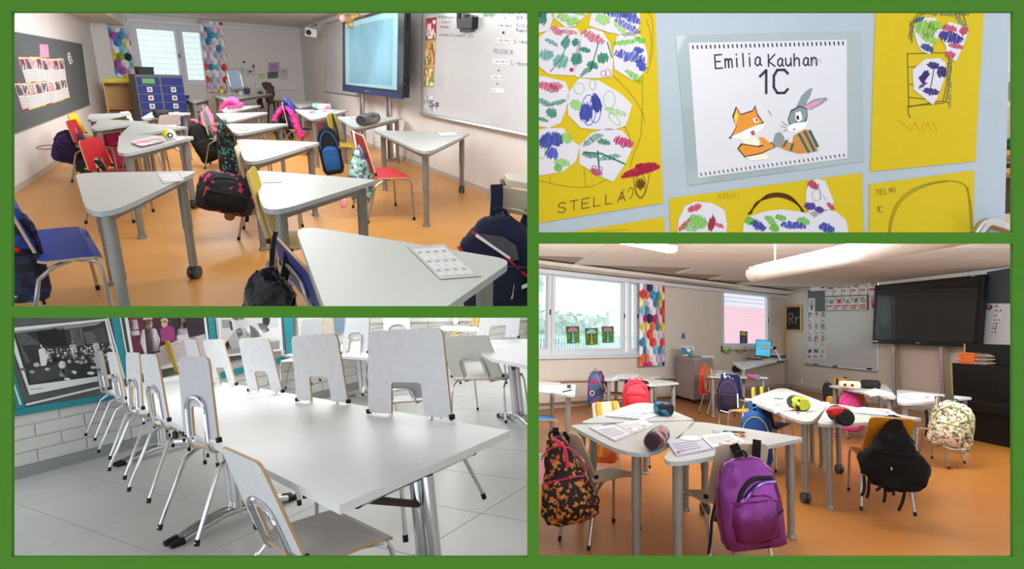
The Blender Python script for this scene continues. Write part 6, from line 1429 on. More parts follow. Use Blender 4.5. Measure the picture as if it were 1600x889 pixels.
P0 = R4.at(1205,829,ref,-.30); t = thing('heart_charm', 'white reflective heart charm at the purple backpack bottom', 'charm', R4, P0)
k = R4.dep(P0)/F; hp = [(0,-6.5),(4,-3),(7,.5),(7.2,4),(5,6.3),(2.2,6),(0,3.6),(-2.2,6),(-5,6.3),(-7.2,4),(-7,.5),(-4,-3)]
part('heart', B().prism([P0+V((x*k,0,y*k)) for x, y in hp], V((0,.02,0))), M('reflective_white', (244,244,244), .4), t); part('cord', B().tube([P0+V((0,0,4*k)), P0+V((-4*k,.02,14*k))], .004, 5), RUB, t)
# yellow face backpack at left
c = 'cream chair with yellow face backpack at the left front table'; ref = b4(c, 0, .4)
EMO = MP('face_print_bag', [(26,20,20),(206,130,44),(30,22,22),(28,20,20),(206,140,50),(24,18,18),(190,84,60),(28,22,20),(26,20,20)], 46)
et = bag(R4, 'black backpack printed with yellow faces at the left front chair', (835,682,928,815), ref, EMO, off=-.14, depth=.5, lean=-14, pocket=EMO, trim=cm((206,40,90)), arc=True, straps=[[(868,668),(869,690),(872,705),5],[(886,675),(882,700),(893,740),(905,765),6]], strapm=BLACK, prof=[(-.5,.55,.5),(-.44,.9,.9),(-.30,1.0,1),(-.1,.85,.9),(.15,.55,.7),(.36,.42,.55),(.47,.3,.4),(.5,.14,.2)])
part('pink_trim', B().tube(smooth_path([R4.at(x,y,ref,-.3) for x, y in ((862,686),(874,690),(884,702),(887,730))], 2), .012, 6), cm((214,50,100)), et); part('red_tag', B().prism([R4.at(x,y,ref,-.2) for x, y in ((912,758),(925,755),(925,772),(916,774))], V((0,.02,0))), cm((196,30,60)), et)
t, w, h = bbox_box(R4, 'water_bottle', 'steel water bottle with pink wrap at the lower left edge', 'bottle', (833,710,851,755), ref, .1, None, off=-.4)
part('body', B().tube([(0,0,-h*.5),(0,0,h*.1),(0,0,h*.3)], [w*.42,w*.42,w*.38], 14), cm((226,150,170), .5), t, local=True, smooth=60); part('cap', B().tube([(0,0,h*.3),(0,0,h*.5)], w*.36, 14), STEEL, t, local=True, smooth=60)
# black backpack
c = 'orange yellow chair carrying the plain black backpack'; ref = b4(c)
BB = M('black_backpack_cloth', (13,13,14), .9, bump=.15)
kt = bag(R4, 'plain black backpack slumped on the orange yellow chair', (1349,655,1445,763), ref, BB, off=-.16, depth=.45, handle=False, arc=False, crumple=.045, prof=[(-.5,.28,.5),(-.44,.62,.85),(-.30,.96,1),(-.12,1,1),(-.02,.86,.9),(.08,.62,.75),(.25,.46,.6),(.36,.30,.4),(.46,.2,.25),(.5,.16,.2)], straps=[[(1391,650),(1392,658),(1391,668),8]], strapm=BB, extra=lambda t, w, h, d: (part('emblem', B().ell((w*-.04,-d*.52,-h*.18), (w*.012,.01,h*.022)), cm((206,206,206)), t, local=True), part('fold', B().tube(smooth_path([V((-w*.3,-d*.44,h*.06)), V((0,-d*.52,0)), V((w*.3,-d*.44,h*.04))], 2), w*.02, 6), BB, t, local=True)))
for pts in ([(1350,742),(1351,765),(1346,775)],[(1358,750),(1357,770),(1354,778)],[(1378,758),(1372,765),(1368,766)],[(1383,760),(1383,775),(1381,785)],[(1415,755),(1412,780),(1404,798)]): tail(kt, pts, ref, -.2, 2.2, BLACK)
# white bird print backpack
c = 'dark grey chair carrying the white bird print backpack'; ref = b4(c, 0, .5)
BIRD = MP('bird_print', [(206,196,176),(214,204,186),(120,130,60),(206,198,180),(196,186,166),(80,70,60),(210,202,184),(150,120,80)], 44)
OLI = cm((130,150,50))
def birdx(t, w, h, d):
    RF = M('reflective_strip', (206,236,240), .3)
    part('reflector', B().tube(smooth_path([V((-w*.1,-d*.5,-h*.44)), V((w*.12,-d*.55,-h*.47)), V((w*.38,-d*.4,-h*.40))], 2), w*.03, 6, flat=.6), RF, t, local=True)
    part('reflector', B().ribbon([V((-w*.25,-d*.50,-h*.05)), V((-w*.27,-d*.52,-h*.42))], V((w*.04,0,0)), V((0,-.008,0))), RF, t, local=True)
    part('reflector', B().ribbon([V((-w*.23,-d*.52,h*.16)), V((-w*.13,-d*.54,-h*.02))], V((w*.03,0,0)), V((0,-.008,0))), RF, t, local=True)
    part('piping', B().tube(smooth_path([V((-w*.05,-d*.56,-h*.22)), V((w*.1,-d*.58,-h*.08)), V((w*.42,-d*.45,-h*.05))], 2), w*.022, 6), OLI, t, local=True)
wt = bag(R4, 'white backpack printed with birds and green piping by the piano', (1456,628,1516,700), ref, BIRD, off=-.14, depth=.7, lean=10, pocket=BIRD, trim=OLI, straps=[[(1466,619),(1468,632),(1470,644),5],[(1484,616),(1482,628),(1480,640),6]], strapm=cm((60,58,54)), extra=birdx)
tail(wt, [(1447,640),(1449,660),(1447,683)], ref, -.05, 2, BLACK); tail(wt, [(1441,676),(1441,696),(1436,706)], ref, -.05, 1, cm((120,60,50)))
# blue, dark purple, red and other backpacks
c = 'navy chair with blue backpack at the crayon table'; ref = b4(c)
bag(R4, 'royal blue backpack with yellow piping behind the front table', (1156,643,1205,728), ref, M('royal_cloth', (24,76,150), .7), off=-.12, pocket=cm((30,100,170), .7), trim=cm((190,196,60)), straps=[[(1172,626),(1173,640),(1176,650),3],[(1191,630),(1187,642),(1184,652),3]], strapm=cm((44,130,200)))
c = 'navy chair with dark purple backpack at the far middle table'; ref = b4(c)
def refl(t, w, h, d):
    RF = M('reflective_strip', (206,236,240), .3)
    part('reflector', B().tube(smooth_path([V((-w*.35,-d*.42,-h*.42)), V((0,-d*.55,-h*.47)), V((w*.38,-d*.42,-h*.40))], 2), w*.03, 6), RF, t, local=True)
    part('reflector', B().ribbon([V((w*.42,-d*.40,h*.08)), V((w*.44,-d*.40,-h*.32))], V((w*.03,0,0)), V((0,-.01,0))), RF, t, local=True)
bag(R4, 'dark purple school backpack with reflective strips in mid room', (1121,591,1154,645), ref, M('aubergine_cloth', (48,36,66), .8), off=-.12, pocket=M('aubergine2', (30,24,40), .8), trim=cm((90,70,110)), straps=[[(1132,583),(1132,589),(1134,596),1.3],[(1147,584),(1145,590),(1143,597),1.3]], strapm=MATS['reflective_strip'], extra=refl)
ref = R4.fl(1103,640)
bag(R4, 'orange red backpack hanging beside the grey cabinet', (1092,571,1110,618), ref, M('coral_cloth', (206,66,50), .75), off=0, pocket=cm((190,50,50), .7), trim=cm((230,150,60)), straps=[[(1104,572),(1108,585),(1110,600),1.6]], strapm=cm((214,150,90)))
c4('orange chair behind the orange red backpack', (206,130,80), {'BTL':(1101,572),'BTR':(1112,574),'BBR':(1113,610)}, -30)
c = 'navy chair with red backpack at the far left table'; ref = b4(c)
bag(R4, 'bright red backpack at the far left table', (973,594,1014,642), ref, M('red_glitter', (206,44,60), .5, var=.25, scale=60), off=-.12, pocket=cm((190,30,44), .6), trim=cm((150,20,40)), straps=[[(983,591),(985,600),(990,612),2.8],[(1003,591),(1001,600),(999,612),2.8]], strapm=cm((226,80,96)))
c = 'maroon chair with owl backpack at the far left table'; ref = b4(c)
def owl(t, w, h, d):
    part('eye', B().tube([(-w*.2,-d*.44,-h*.12),(-w*.2,-d*.52,-h*.12)], w*.15, 14), PAPERW, t, local=True); part('pupil', B().tube([(-w*.2,-d*.51,-h*.12),(-w*.2,-d*.55,-h*.12)], w*.09, 12), RUB, t, local=True)
bag(R4, 'purple and teal backpack with a big white eye at far left', (918,580,943,634), ref, MP('owl_print', [(110,80,160),(60,110,140),(150,50,90),(70,60,110)], 12), off=-.1, pocket=None, trim=cm((90,70,140)), extra=owl)
c = 'orange chair with pink backpack at the far right group'; ref = b4(c)
bag(R4, 'pink backpack hanging on the orange chair at far right', (1312,612,1346,673), ref, M('pink_backpack', (214,70,140), .7), off=-.12, pocket=cm((226,130,180), .7), trim=cm((170,40,110)), straps=[[(1320,605),(1322,612),(1326,622),2.4],[(1341,608),(1336,614),(1332,622),2.4]], strapm=cm((226,100,180)))
c = 'yellow chair with dark straps left of the far right group'; ref = b4(c)
bag(R4, 'black and mustard bag hanging left of the far right group', (1288,598,1308,650), ref, BLACK, off=-.12, lean=-10, pocket=cm((190,130,40)), trim=RUB, straps=[[(1308,591),(1308,598),(1306,606),1.6],[(1320,589),(1323,596),(1326,604),1.8]], strapm=BLACK)
t, w, h = bbox_box(R4, 'bead_charm', 'reddish cluster charm hanging under the middle right table', 'charm', (1302,662,1311,684), R4.fl(1300,690), .1, None)
for i in range(9): part('bead', B().ell((w*(.25*math.sin(i*2.1)),.02*math.cos(i*3),h*(.4-.1*i)), (w*.2,w*.2,w*.2), 8, 5), cm([(190,70,70),(150,40,50),(206,110,90)][i % 3]), t, local=True)
ref = b4('cream chair with two yellow straps at the left table group')
for x, lb in ((934,'left'),(960,'right')): pass
bag(R4, 'orange yellow bag hanging under the left table group', (926,690,964,722), R4.fl(945,745), MP('orange_cloth', [(206,110,30),(226,150,40),(190,80,30)], 10), off=0, arc=False, handle=False, cat='bag', name='cloth_bag')
t = thing('strap_pair', 'two mustard yellow straps over the cream chair back', 'straps', R4, b4('cream chair with two yellow straps at the left table group', 0, 1))
for x in (-.62, .62):
    for s in (-.02,):
        P = [ck(CHS['cream chair with two yellow straps at the left table group'], x, f, s) for f in (.15,.6,1.02)]; part('strap', B().ribbon(P, INFO[CHS['cream chair with two yellow straps at the left table group']][1].to_3x3() @ V((.035,0,0)), INFO[CHS['cream chair with two yellow straps at the left table group']][1].to_3x3() @ V((0,.008,0))), cm((222,160,30), .7), t)
t = thing('strap_pair', 'two dark striped straps over the yellow middle chair', 'straps', R4, b4('yellow chair with two dark straps at the middle back table', 0, 1))
ch_ = CHS['yellow chair with two dark straps at the middle back table']
for x in (-.55, .45): part('strap', B().ribbon([ck(ch_, x, f, .03) for f in (.1,.6,1.02)], INFO[ch_][1].to_3x3() @ V((.04,0,0)), INFO[ch_][1].to_3x3() @ V((0,-.01,0))), cm((30,50,50), .7), t)
# ---- workbooks and pencil cases on the tables
H4 = .742
def workbook(label, q, mid=.5, seed=0, kind=0):
    """open workbook: pixel quad, left page, right page, gutter"""
    t = thing('workbook', label, 'book', R4, R4.fl(*qp(q,.5,.5), H4))
    part('left_page', flatmarks(R4, [qsub(q,0,0,mid-.01,1)], H4, .010), cm((226,226,236) if not kind else (206,208,226), .7), t); part('right_page', flatmarks(R4, [qsub(q,mid+.01,0,1,1)], H4, .012), PAPERW, t)
    b = [qsub(q,mid+.08,v,mid+.42,v+.05) for v in (.12,.24,.36,.5)]+[qsub(q,.08,v,.4,v+.05) for v in (.2,.35,.5,.65)]
    part('print_lines', flatmarks(R4, b, H4+.0125), cm((180,182,196)), t)
    rnd = random.Random(seed); cols = [(226,130,60),(60,120,190),(236,200,60),(206,80,110)]
    for i, cc in enumerate(cols): part('coloured_print', flatmarks(R4, [qsub(q,u,v,u+.05,v+.07) for u, v in [(mid+.06+.4*rnd.random()*(1-mid)*2*.9, .55+.35*rnd.random()) for _ in range(3)]], H4+.0128), cm(cc), t)
    return t
workbook('open workbook beside the round flowered pencil case', [(921,669),(1006,657),(1020,666),(961,690)], .45, 1)
workbook('open workbook on the left back table of the front group', [(946,651),(984,641),(1049,641),(1008,657)], .5, 2)
w_ = workbook('open workbook before the purple backpack chair', [(1040,690),(1141,676.5),(1165,693),(1057,713)], .52, 3, 1)
part('title_bubble', flatmarks(R4, [blob(1080,684.5,17,4.2,14)], H4+.0129, .0004), PAPERW, w_); part('print_mark', flatmarks(R4, [blob(1060,706,3,1.5,8), blob(1067,704,2,1.2,8)], H4+.0129, .0004), cm((170,60,90)), w_)
workbook('open book on the middle back table', [(1190,620),(1204,614),(1237,616.5),(1232,625)], .5, 4)
workbook('worksheet on the crayon table', [(1203,638),(1234,630.5),(1251,639),(1211,646)], .5, 5)
workbook('open workbook on the middle right table', [(1330,645),(1345,637.5),(1389,641),(1408,652)], .45, 6, 1)
workbook('white leaflets on the far right group table', [(1350,614),(1367,607.5),(1393,616),(1360,619.5)], .5, 7)
workbook('leaflets lying on the table touching the piano', [(1402,618),(1424,614.5),(1465,618.5),(1428,625)], .5, 8)
workbook('papers on the far left table', [(956,592),(966,586),(998,585.5),(992,593)], .5, 9)
workbook('book on the blue lit table at left edge', [(836,612),(850,605),(880,606),(858,615)], .5, 10)
workbook('sheets on the far middle table', [(1118,586),(1124,579),(1146,579),(1144,586)], .5, 11)
rcase(R4, 'pencil_case', 'round black and pink flowered pencil case on front left table', 'pencil case', (1019,691), (1034,677), .062, H4, [MP('case_floral', [(40,26,44),(206,60,110),(60,30,60),(44,30,50),(230,120,90),(60,150,150)], 24), cm((50,30,44))], zipm=cm((110,200,190)))
rcase(R4, 'pencil_case', 'blue and black round pencil case at the left back table', 'pencil case', (1026,637), (1048,640), .062, H4, [MP('case_bluecamo', [(20,60,90),(40,130,170),(20,24,30),(18,20,24)], 18), RUB])
rcase(R4, 'pencil_case', 'yellow and black round pencil case on the crayon table', 'pencil case', (1238,627), (1257,632), .07, H4, [MP('case_yellow', [(150,190,30),(30,30,26),(190,206,40),(40,40,30)], 12), cm((190,190,40))])
rcase(R4, 'pencil_case', 'bent black pencil case with red patch on middle right table', 'pencil case', (1305,645), (1322,653), .075, H4, [BLACK, RUB])
single('red_patch', 'red checked cloth patch on the bent black pencil case', 'patch', B().ell(R4.fl(1310,643,H4+.12), (.11,.06,.045), 10, 6), MP('red_check', [(214,40,40),(190,20,30),(226,60,50)], 20), R4, smooth=60)
def boxcase(label, box, ref, mat, eyes=False):
    t, w, h = bbox_box(R4, 'pencil_case', label, 'pencil case', box, ref, .1, None)
    part('body', B().box((0,0,0), (w,.14,h)), mat, t, local=True, bevel=min(h,.12)*.35); part('zipper', B().box((0,0,h*.49), (w*.8,.02,.012)), RUB, t, local=True)
    if eyes:
        for x in (-.2,.12): part('eye', B().tube([(w*x,-.07,0),(w*x,-.076,0)], h*.18, 10), RUB, t, local=True)
boxcase('black box pencil case on the far right group table', (1346,594,1374,607), R4.fl(1360,607,H4), BLACK)
boxcase('beige pencil case with two dark eyes at far right', (1312,595,1343,607), R4.fl(1327,608,H4), cm((214,180,156), .7), True)
boxcase('black pencil case on the far middle table', (1144,572,1159,581), R4.fl(1151,582,H4), BLACK)
rcase(R4, 'pencil_case', 'pink roll pencil case with blue end on far middle table', 'pencil case', (1170,588), (1184,590), .05, H4, [cm((196,100,140), .6), cm((70,110,150))])
pencil(R4, 'green pencil lying on the front right table', (1130,674), (1168,676), H4, (24,90,50), .008)
pencil(R4, 'dark blue pencil behind the flowered case workbook', (974,661), (936,665.5), H4, (50,60,90), .008)
pencil(R4, 'green pencil in front of the yellow pencil case', (1236,623.5), (1206,622), H4, (20,120,80), .008)
pencil(R4, 'black pencil on the blue lit table', (893,609), (876,613), H4, (40,40,50), .008)
for i, (p, q, col, lb) in enumerate((((1148,680),(1155,683.5),(60,90,170),'blue crayon on the front right table'),((1150,678.5),(1158,682),(226,200,50),'yellow crayon on the front right table'),((1156,678),(1165,681.5),(206,60,60),'red crayon on the front right table'),((1152,677.5),(1163,679),(190,180,50),'olive crayon on the front right table'),((1238,641),(1250,639.5),(196,110,50),'orange crayon on the crayon table'),((1245,643.5),(1250,645),(40,120,190),'blue crayon on the crayon table'),((1247,640),(1257,639),(190,60,60),'red crayon on the crayon table'),((1212,634),(1228,631.5),(220,150,60),'long orange pencil on the crayon table'))):
    pencil(R4, lb, p, q, H4, col, .009, name='crayon', cat='crayon', group='crayons')
single('eraser', 'small white eraser on the front right table', 'eraser', B().box(R4.fl(1119,676,H4)+V((0,0,.012)), (.05,.03,.024)), PAPERW, R4)
single('sharpener', 'small dark sharpener on the blue lit table', 'sharpener', B().box(R4.fl(889,606,H4)+V((0,0,.02)), (.05,.04,.04)), cm((40,50,60)), R4)
# ---------------------------------------------------------------- room 2 : the notice wall with yellow sheets
W2 = Wall(R2, V((-.3,1.62,0)), V((3.2,1.78,0)))
W2.n = W2.n
BRD = M('board_pale_blue', (170,180,191), .55, var=.015); YP = M('paper_yellow', (204,176,12), .8, var=.015, scale=40)
b = B(); W2.quad(b, [(800,-60),(1580,-60),(1568,430),(800,430)], -.05, 0); struct('wall_right', b, BRD, R2)
pxm = lambda q: (sum(p[0] for p in q)/len(q), sum(p[1] for p in q)/len(q))
def sheet2(name, label, cat, q, o0, o1, mat, group=None):
    t = thing(name, label, cat, R2, W2.q(*pxm(q), o0), group=group); part('paper', W2.quad(B(), q, o0, o1), mat, t); return t
def scrib(t, name, col, strokes, o=.0042, wd=.55, mat=None):
    b = B()
    for s in strokes: W2.line(s, wd, o, b)
    return part(name, b, mat or cm(col, .8), t)
rn = random.Random(11)
def fill(cx, cy, rx, ry, ang=0.0, n=16, loops=True):
    """crayon scribble inside an oval"""
    o = []; ca, sa = math.cos(ang), math.sin(ang); n = int(n*1.25); rx, ry = rx*1.25, ry*1.5
    for i in range(n+1):
        u = -1+2*i/n; k = math.sqrt(max(0, 1-u*u)); s = 1 if i % 2 else -1
        x, y = rx*(u+rn.uniform(-.05,.05)), ry*k*s*rn.uniform(.7,1.05); o.append((cx+x*ca-y*sa, cy+x*sa+y*ca))
    return smooth2(o)
def smooth2(p, it=1):
    for _ in range(it):
        q = [p[0]]
        for a, b in zip(p, p[1:]): q += [lerp2(a,b,.25), lerp2(a,b,.75)]
        p = q+[p[-1]]
    return p
def oval(cx, cy, rx, ry, a0=0, a1=6.4, n=16, ang=0):
    ca, sa = math.cos(ang), math.sin(ang); o = []
    for i in range(n+1):
        a = a0+(a1-a0)*i/n; x, y = rx*math.cos(a), ry*math.sin(a); o.append((cx+x*ca-y*sa, cy+x*sa+y*ca))
    return o
YO = .002
S1 = sheet2('drawing_sheet', 'big yellow sheet with flower basket at the left', 'drawing', [(800,-30),(1021.5,-30),(1036.5,317),(800,355)], 0, YO, YP)
PENC = (150,126,30); SHO = YO+.0006
scrib(S1, 'pencil_lines', PENC, [smooth2([(958,-5),(962,25),(1018,12),(1021,60),(1019,90),(1011,115)],2)[:], smooth2([(957,117),(985,145),(1002,170),(1008,190)],1), smooth2([(1004,118),(1004,150),(1003,190),(1002,215),(988,245),(985,262)],2), smooth2([(842,282),(880,291),(920,294),(948,281)],2), [(913,263),(915,292)], [(860,275),(859,285)], smooth2([(975,195),(985,215),(986,240)],1), smooth2([(1010,30),(1019,60),(1015,95)],1)], SHO, .45)
CO, CP = YO+.0006, YO+.0016
def cutout(label, pts, parts):
    t = sheet2('paper_cutout', label, 'paper cutout', pts, CO, CP, M('cutout_white', (212,206,216), .8, var=.01), 'white flower cutouts')
    for nm, col, st, wd in parts: scrib(t, nm, tuple(int(v*.86+24) for v in col), st, CP+.0004, wd*.7)
    return t
GRN, LGR, BLU2, PNK = (60,140,112), (150,206,100), (66,78,190), (206,84,120)
def leafset(col, lst): return [('leaf_scribble', col, [fill(*a) for a in lst], .75)]
cutout('white cutout at the top edge with pale green leaves', [(866,28),(862,-5),(925,-5),(922,18),(904,34),(898,41),(884,43)], leafset(LGR, [(880,27,8,9,.4),(895,33,8,9,-.3),(905,20,8,5,.2)]))
cutout('white cutout with dark flower cut by the left edge', [(836,10),(858,12),(864,28),(858,48),(836,52)], leafset(GRN, [(848,28,5,16,.1),(842,22,4,8,0)]))
cutout('white cutout with big blue flower at the top', [(926,14),(924,-5),(1000,-5),(1000,35),(994,56),(978,56),(950,50),(920,40)], [('flower_scribble', BLU2, [fill(962,22,16,7,.2,22), fill(985,26,14,10,.5,24), fill(980,40,18,7,.5,20)], .9)]+leafset(LGR, [(942,30,9,11,.3),(970,45,12,6,.9)]))
cutout('white cutout with pink flower and teal stems at left', [(836,62),(856,48),(866,42),(902,44),(908,56),(906,92),(898,118),(858,116),(842,104),(836,100)], [('flower_scribble', (206,100,130), [fill(870,48,8,7,.6,16), fill(888,50,11,5,.1,16)], .7)]+leafset((84,160,150), [(854,85,9,11,0),(862,66,9,4,.5),(884,66,5,14,.5),(876,96,9,16,.5),(899,66,4,8,.6)])+[('stem_stroke', GRN, [[(860,112),(876,92),(890,62)]], 1.2)])
cutout('white cutout with bright pink flower in the middle left', [(912,48),(926,44),(942,50),(952,66),(958,92),(956,120),(936,122),(918,122),(900,120),(894,96),(905,64)], [('flower_scribble', (206,86,120), [fill(927,58,15,9,.5,22)], .9), ('berry_scribble', (200,80,130), [oval(943,115,4,5), oval(950,114,4,6), oval(893,109,2,3), fill(893,109,2.4,3.4)], .6)]+leafset((44,130,96), [(901,92,7,14,.2),(914,78,7,5,.2),(942,90,7,11,-.3),(917,110,11,5,-.7),(926,102,7,8,.3)])+[('stem_stroke', (50,120,96), [[(922,112),(928,92),(935,68)], [(949,66),(956,90)]], 1.3)])
cutout('white cutout with blue pansy and green leaf at right', [(964,56),(988,48),(1004,58),(1012,86),(1010,108),(996,124),(986,124),(960,108),(958,80)], [('flower_scribble', BLU2, [fill(984,88,20,11,.2,26), fill(1002,102,8,9,.9,16), fill(998,78,6,6,.3,12)], 1.0), ('leaf_scribble', (104,200,40), [fill(976,66,14,5,-.1,18), fill(1000,62,7,6,.4,14), fill(990,118,12,6,.6,16)], .9)])
cutout('white cutout with pink rose at the far left edge', [(836,118),(854,120),(884,128),(890,145),(884,172),(876,192),(858,200),(836,196)], [('flower_scribble', (206,74,116), [fill(856,136,14,9,.3,24), fill(868,134,9,8,.2,14)], .8)]+leafset((56,140,110), [(850,160,10,6,.4),(872,160,10,5,-.3),(862,176,7,10,.5),(846,186,9,4,.3)]))
cutout('white cutout with blue crocus and pale leaves', [(898,130),(906,122),(936,126),(970,146),(988,164),(978,196),(956,204),(928,202),(908,200),(888,180),(886,150)], [('flower_scribble', BLU2, [fill(916,176,8,20,.1,26), fill(932,162,6,20,-.25,24), oval(920,172,11,24), oval(930,170,9,22)], .8), ('leaf_scribble', (140,206,90), [oval(905,138,8,9), oval(926,132,5,8), fill(900,164,8,10,.4), oval(952,156,9,14), fill(962,174,14,6,.3), oval(960,186,12,5,0,6.4,16,.8)], .7)])
cutout('white cutout with blue heart flower at left', [(836,204),(856,200),(880,200),(892,218),(906,228),(900,252),(880,268),(846,274),(836,272)], [('flower_scribble', (76,88,196), [fill(854,220,8,18,.5,24), fill(870,218,7,16,-.2,22), fill(862,240,8,12,.3,18)], .9), ('leaf_scribble', (130,200,90), [fill(884,216,8,10,.4), fill(878,254,10,8,.2), fill(872,262,5,8,.2), oval(846,238,6,10)], .7)])
cutout('white cutout with teal flower stem lowest in the group', [(906,226),(924,208),(950,200),(972,204),(984,218),(987,234),(976,258),(958,284),(940,276),(905,256)], [('flower_scribble', (196,40,110), [fill(974,222,12,11,.3,22)], .9), ('berry_scribble', (190,60,120), [fill(932,268,8,6,.4,16), oval(928,262,3,3), oval(938,264,3,3)], .8)]+leafset((40,126,100), [(926,218,14,7,-.5),(944,222,8,6,.2),(922,242,10,6,.2),(952,246,14,6,-.2)])+[('stem_stroke', (36,120,96), [[(912,238),(940,240),(976,256)], [(934,236),(936,264)]], 2.0)])
scrib(S1, 'mushroom_cap', (226,60,90), [fill(1003,266,23,6,-.22,52), fill(1009,259,13,5.5,-.1,30), fill(996,271,20,3.6,-.22,40)], SHO, 1.4)
scrib(S1, 'mushroom_stem', (134,96,30), [smooth2([(990,275),(992,300),(1001,313),(1010,300),(1015,271)],1), fill(1001,288,5,11,0,20), oval(1001,290,8,18)], SHO, .6)
part('pencil_name', text(W2, 'STELLA', 872, 333, 15, (1.2,-.22), (.02,-1), .8, SHO, gap=1.55), cm((96,84,30)), S1)
scrib(S1, 'pencil_name_end', (110,96,30), [[(970,313),(975,296)], smooth2([(981,300),(985,292),(990,296),(988,306),(984,311)],1)], SHO, .6)
# three further yellow sheets
S2 = sheet2('drawing_sheet', 'bare yellow sheet corner at the lower left', 'drawing', [(846,372),(902,361),(1038,339),(1041,420),(846,420)], 0, YO, YP); scrib(S2, 'pencil_lines', PENC, [[(930,362),(980,358)]], SHO, .3)
S3 = sheet2('drawing_sheet', 'yellow sheet with brown handled basket at the bottom', 'drawing', [(1046,310),(1347,270),(1352,420),(1050,420)], 0, YO, YP)
part('pencil_name', text(W2, 'ARMI', 1120, 312, 9, (1.25,-.08), (.02,-1), .45, SHO, gap=1.4), cm((176,150,20)), S3)
scrib(S3, 'basket_handle', (116,74,24), [smooth2([(1171+i*.8,334-i*.2),(1180,320-i),(1196,307+i*.9),(1215,303+i*.8),(1235,308+i),(1250,322),(1256-i*.6,333)],2) for i in (-3,-2,-1,0,1,2,3,4)], SHO, 1.0)
cutout2 = cutout
cutout2('white cutout with tulips at the lower middle sheet', [(1058,370),(1060,344),(1070,322),(1086,315),(1112,317),(1132,328),(1136,350),(1134,380),(1058,380)], [('flower_scribble', (206,60,90), [fill(1085,325,9,7,-.4,18), fill(1069,352,10,5,-.8,16), fill(1112,350,4,17,.2,20), fill(1124,352,6,4,.4,10)], .8), ('leaf_scribble', (110,190,60), [fill(1090,346,12,14,.4,22), fill(1078,356,10,8,.2,14)], .8)])
cutout2('white cutout with blue flowers under the basket handle', [(1160,372),(1162,350),(1172,338),(1196,330),(1222,327),(1246,330),(1262,333),(1284,326),(1306,330),(1322,344),(1328,372)], [('flower_scribble', (50,64,170), [fill(1185,352,10,9,.5,20), fill(1240,352,16,8,.1,24), fill(1292,356,10,9,.3,18)], 1.0), ('leaf_scribble', (110,196,60), [fill(1172,345,6,8,.2), fill(1204,344,8,7,.7), fill(1220,340,7,6,.2), fill(1256,345,8,7,.4), fill(1210,356,6,8,.3)], .8)])
cutout2('white cutout bud above the basket with pink and violet', [(1259,318),(1260,296),(1268,283),(1276,279),(1290,283),(1296,298),(1303,315),(1298,326),(1282,334),(1272,341),(1264,332)], [('flower_scribble', (206,66,100), [fill(1271,289,7,8,.5,18), fill(1298,322,6,4,.8,12)], .9), ('violet_scribble', (76,50,150), [fill(1266,322,7,8,.2,16), fill(1280,328,5,6,.3,12)], .9), ('pencil_strokes', (110,100,130), [oval(1276,305,7,9), [(1286,304),(1292,314)], [(1280,286),(1282,312)]], .4)])
S4 = sheet2('drawing_sheet', 'yellow sheet with lantern drawing at the upper right', 'drawing', [(1370,-30),(1540,-30),(1524,252),(1360,268)], 0, YO, YP)
scrib(S4, 'lantern_outline', (104,92,40), [smooth2([(1420,60),(1424,35),(1436,18),(1460,8),(1490,10),(1506,24),(1510,40)],2), smooth2([(1423,62),(1428,30),(1445,20),(1470,14),(1500,22)],2), [(1418,84),(1488,82)], [(1418,84),(1420,168)], [(1420,166),(1475,161)], [(1419,167),(1470,158),(1484,160)], [(1421,105),(1440,103)], [(1421,132),(1432,132)], [(1420,152),(1448,155)], [(1488,82),(1486,110),(1478,160)], [(1484,84),(1481,120),(1474,158)], smooth2([(1419,166),(1419,178),(1423,184)],1)], SHO, .7)
scrib(S4, 'grey_hatching', (130,132,100), [fill(1468,19,38,7,.06,50), fill(1424,50,14,3,1.5,16), fill(1483,125,36,4,1.55,30), fill(1502,34,12,5,.9,16)], SHO, .6)
scrib(S4, 'orange_name', (222,150,20), [smooth2([(1402,188),(1412,193)],1), [(1412,195),(1422,202)], [(1424,204),(1430,190)], [(1430,190),(1436,203)], [(1440,203),(1444,190)], [(1446,202),(1450,190),(1455,202)], [(1457,190),(1464,203)]], SHO, .7)
cutout('white cutout with green leaves on the lantern sheet', [(1430,32),(1444,27),(1462,28),(1470,42),(1474,50),(1456,72),(1454,85),(1440,80),(1434,70),(1428,46)], [('leaf_scribble', (140,196,50), [fill(1446,45,14,18,.3,30), fill(1460,40,8,10,.2,16), fill(1452,60,10,9,.4,18)], .8), ('flower_scribble', (50,80,140), [fill(1436,31,7,4,-.4,14), fill(1449,75,8,7,.4,18)], .9)])
cutout('white cutout with violet and red on the lantern sheet', [(1478,38),(1484,34),(1502,40),(1513,49),(1505,72),(1494,96),(1480,88),(1478,72),(1471,60)], [('violet_scribble', (70,56,150), [fill(1486,58,15,12,.25,30)], 1.1), ('flower_scribble', (206,70,100), [fill(1484,44,9,7,.2,16), fill(1506,48,5,9,.3,12), fill(1494,72,9,5,.2,16), fill(1485,86,6,7,.2,12)], .9)])
cutout('white kite shaped cutout with violet flower on lantern', [(1432,104),(1446,92),(1468,91),(1478,98),(1477,118),(1466,150),(1458,164),(1428,140),(1426,110)], [('violet_scribble', (66,52,130), [fill(1459,102,7,7,.2,18), fill(1472,112,6,12,.2,18), fill(1446,117,4,10,.5,14), fill(1441,124,3,8,-.7,10), fill(1455,143,10,7,.2,22), fill(1442,133,6,3,-.6,10)], .9), ('stem_stroke', (60,56,80), [[(1460,104),(1456,128),(1452,146)], [(1448,100),(1456,106)]], 1.0)])
S5 = sheet2('drawing_sheet', 'yellow sheet with big unfinished arch at the lower right', 'drawing', [(1359,288),(1523,266),(1518,420),(1358,420)], 0, YO, YP)
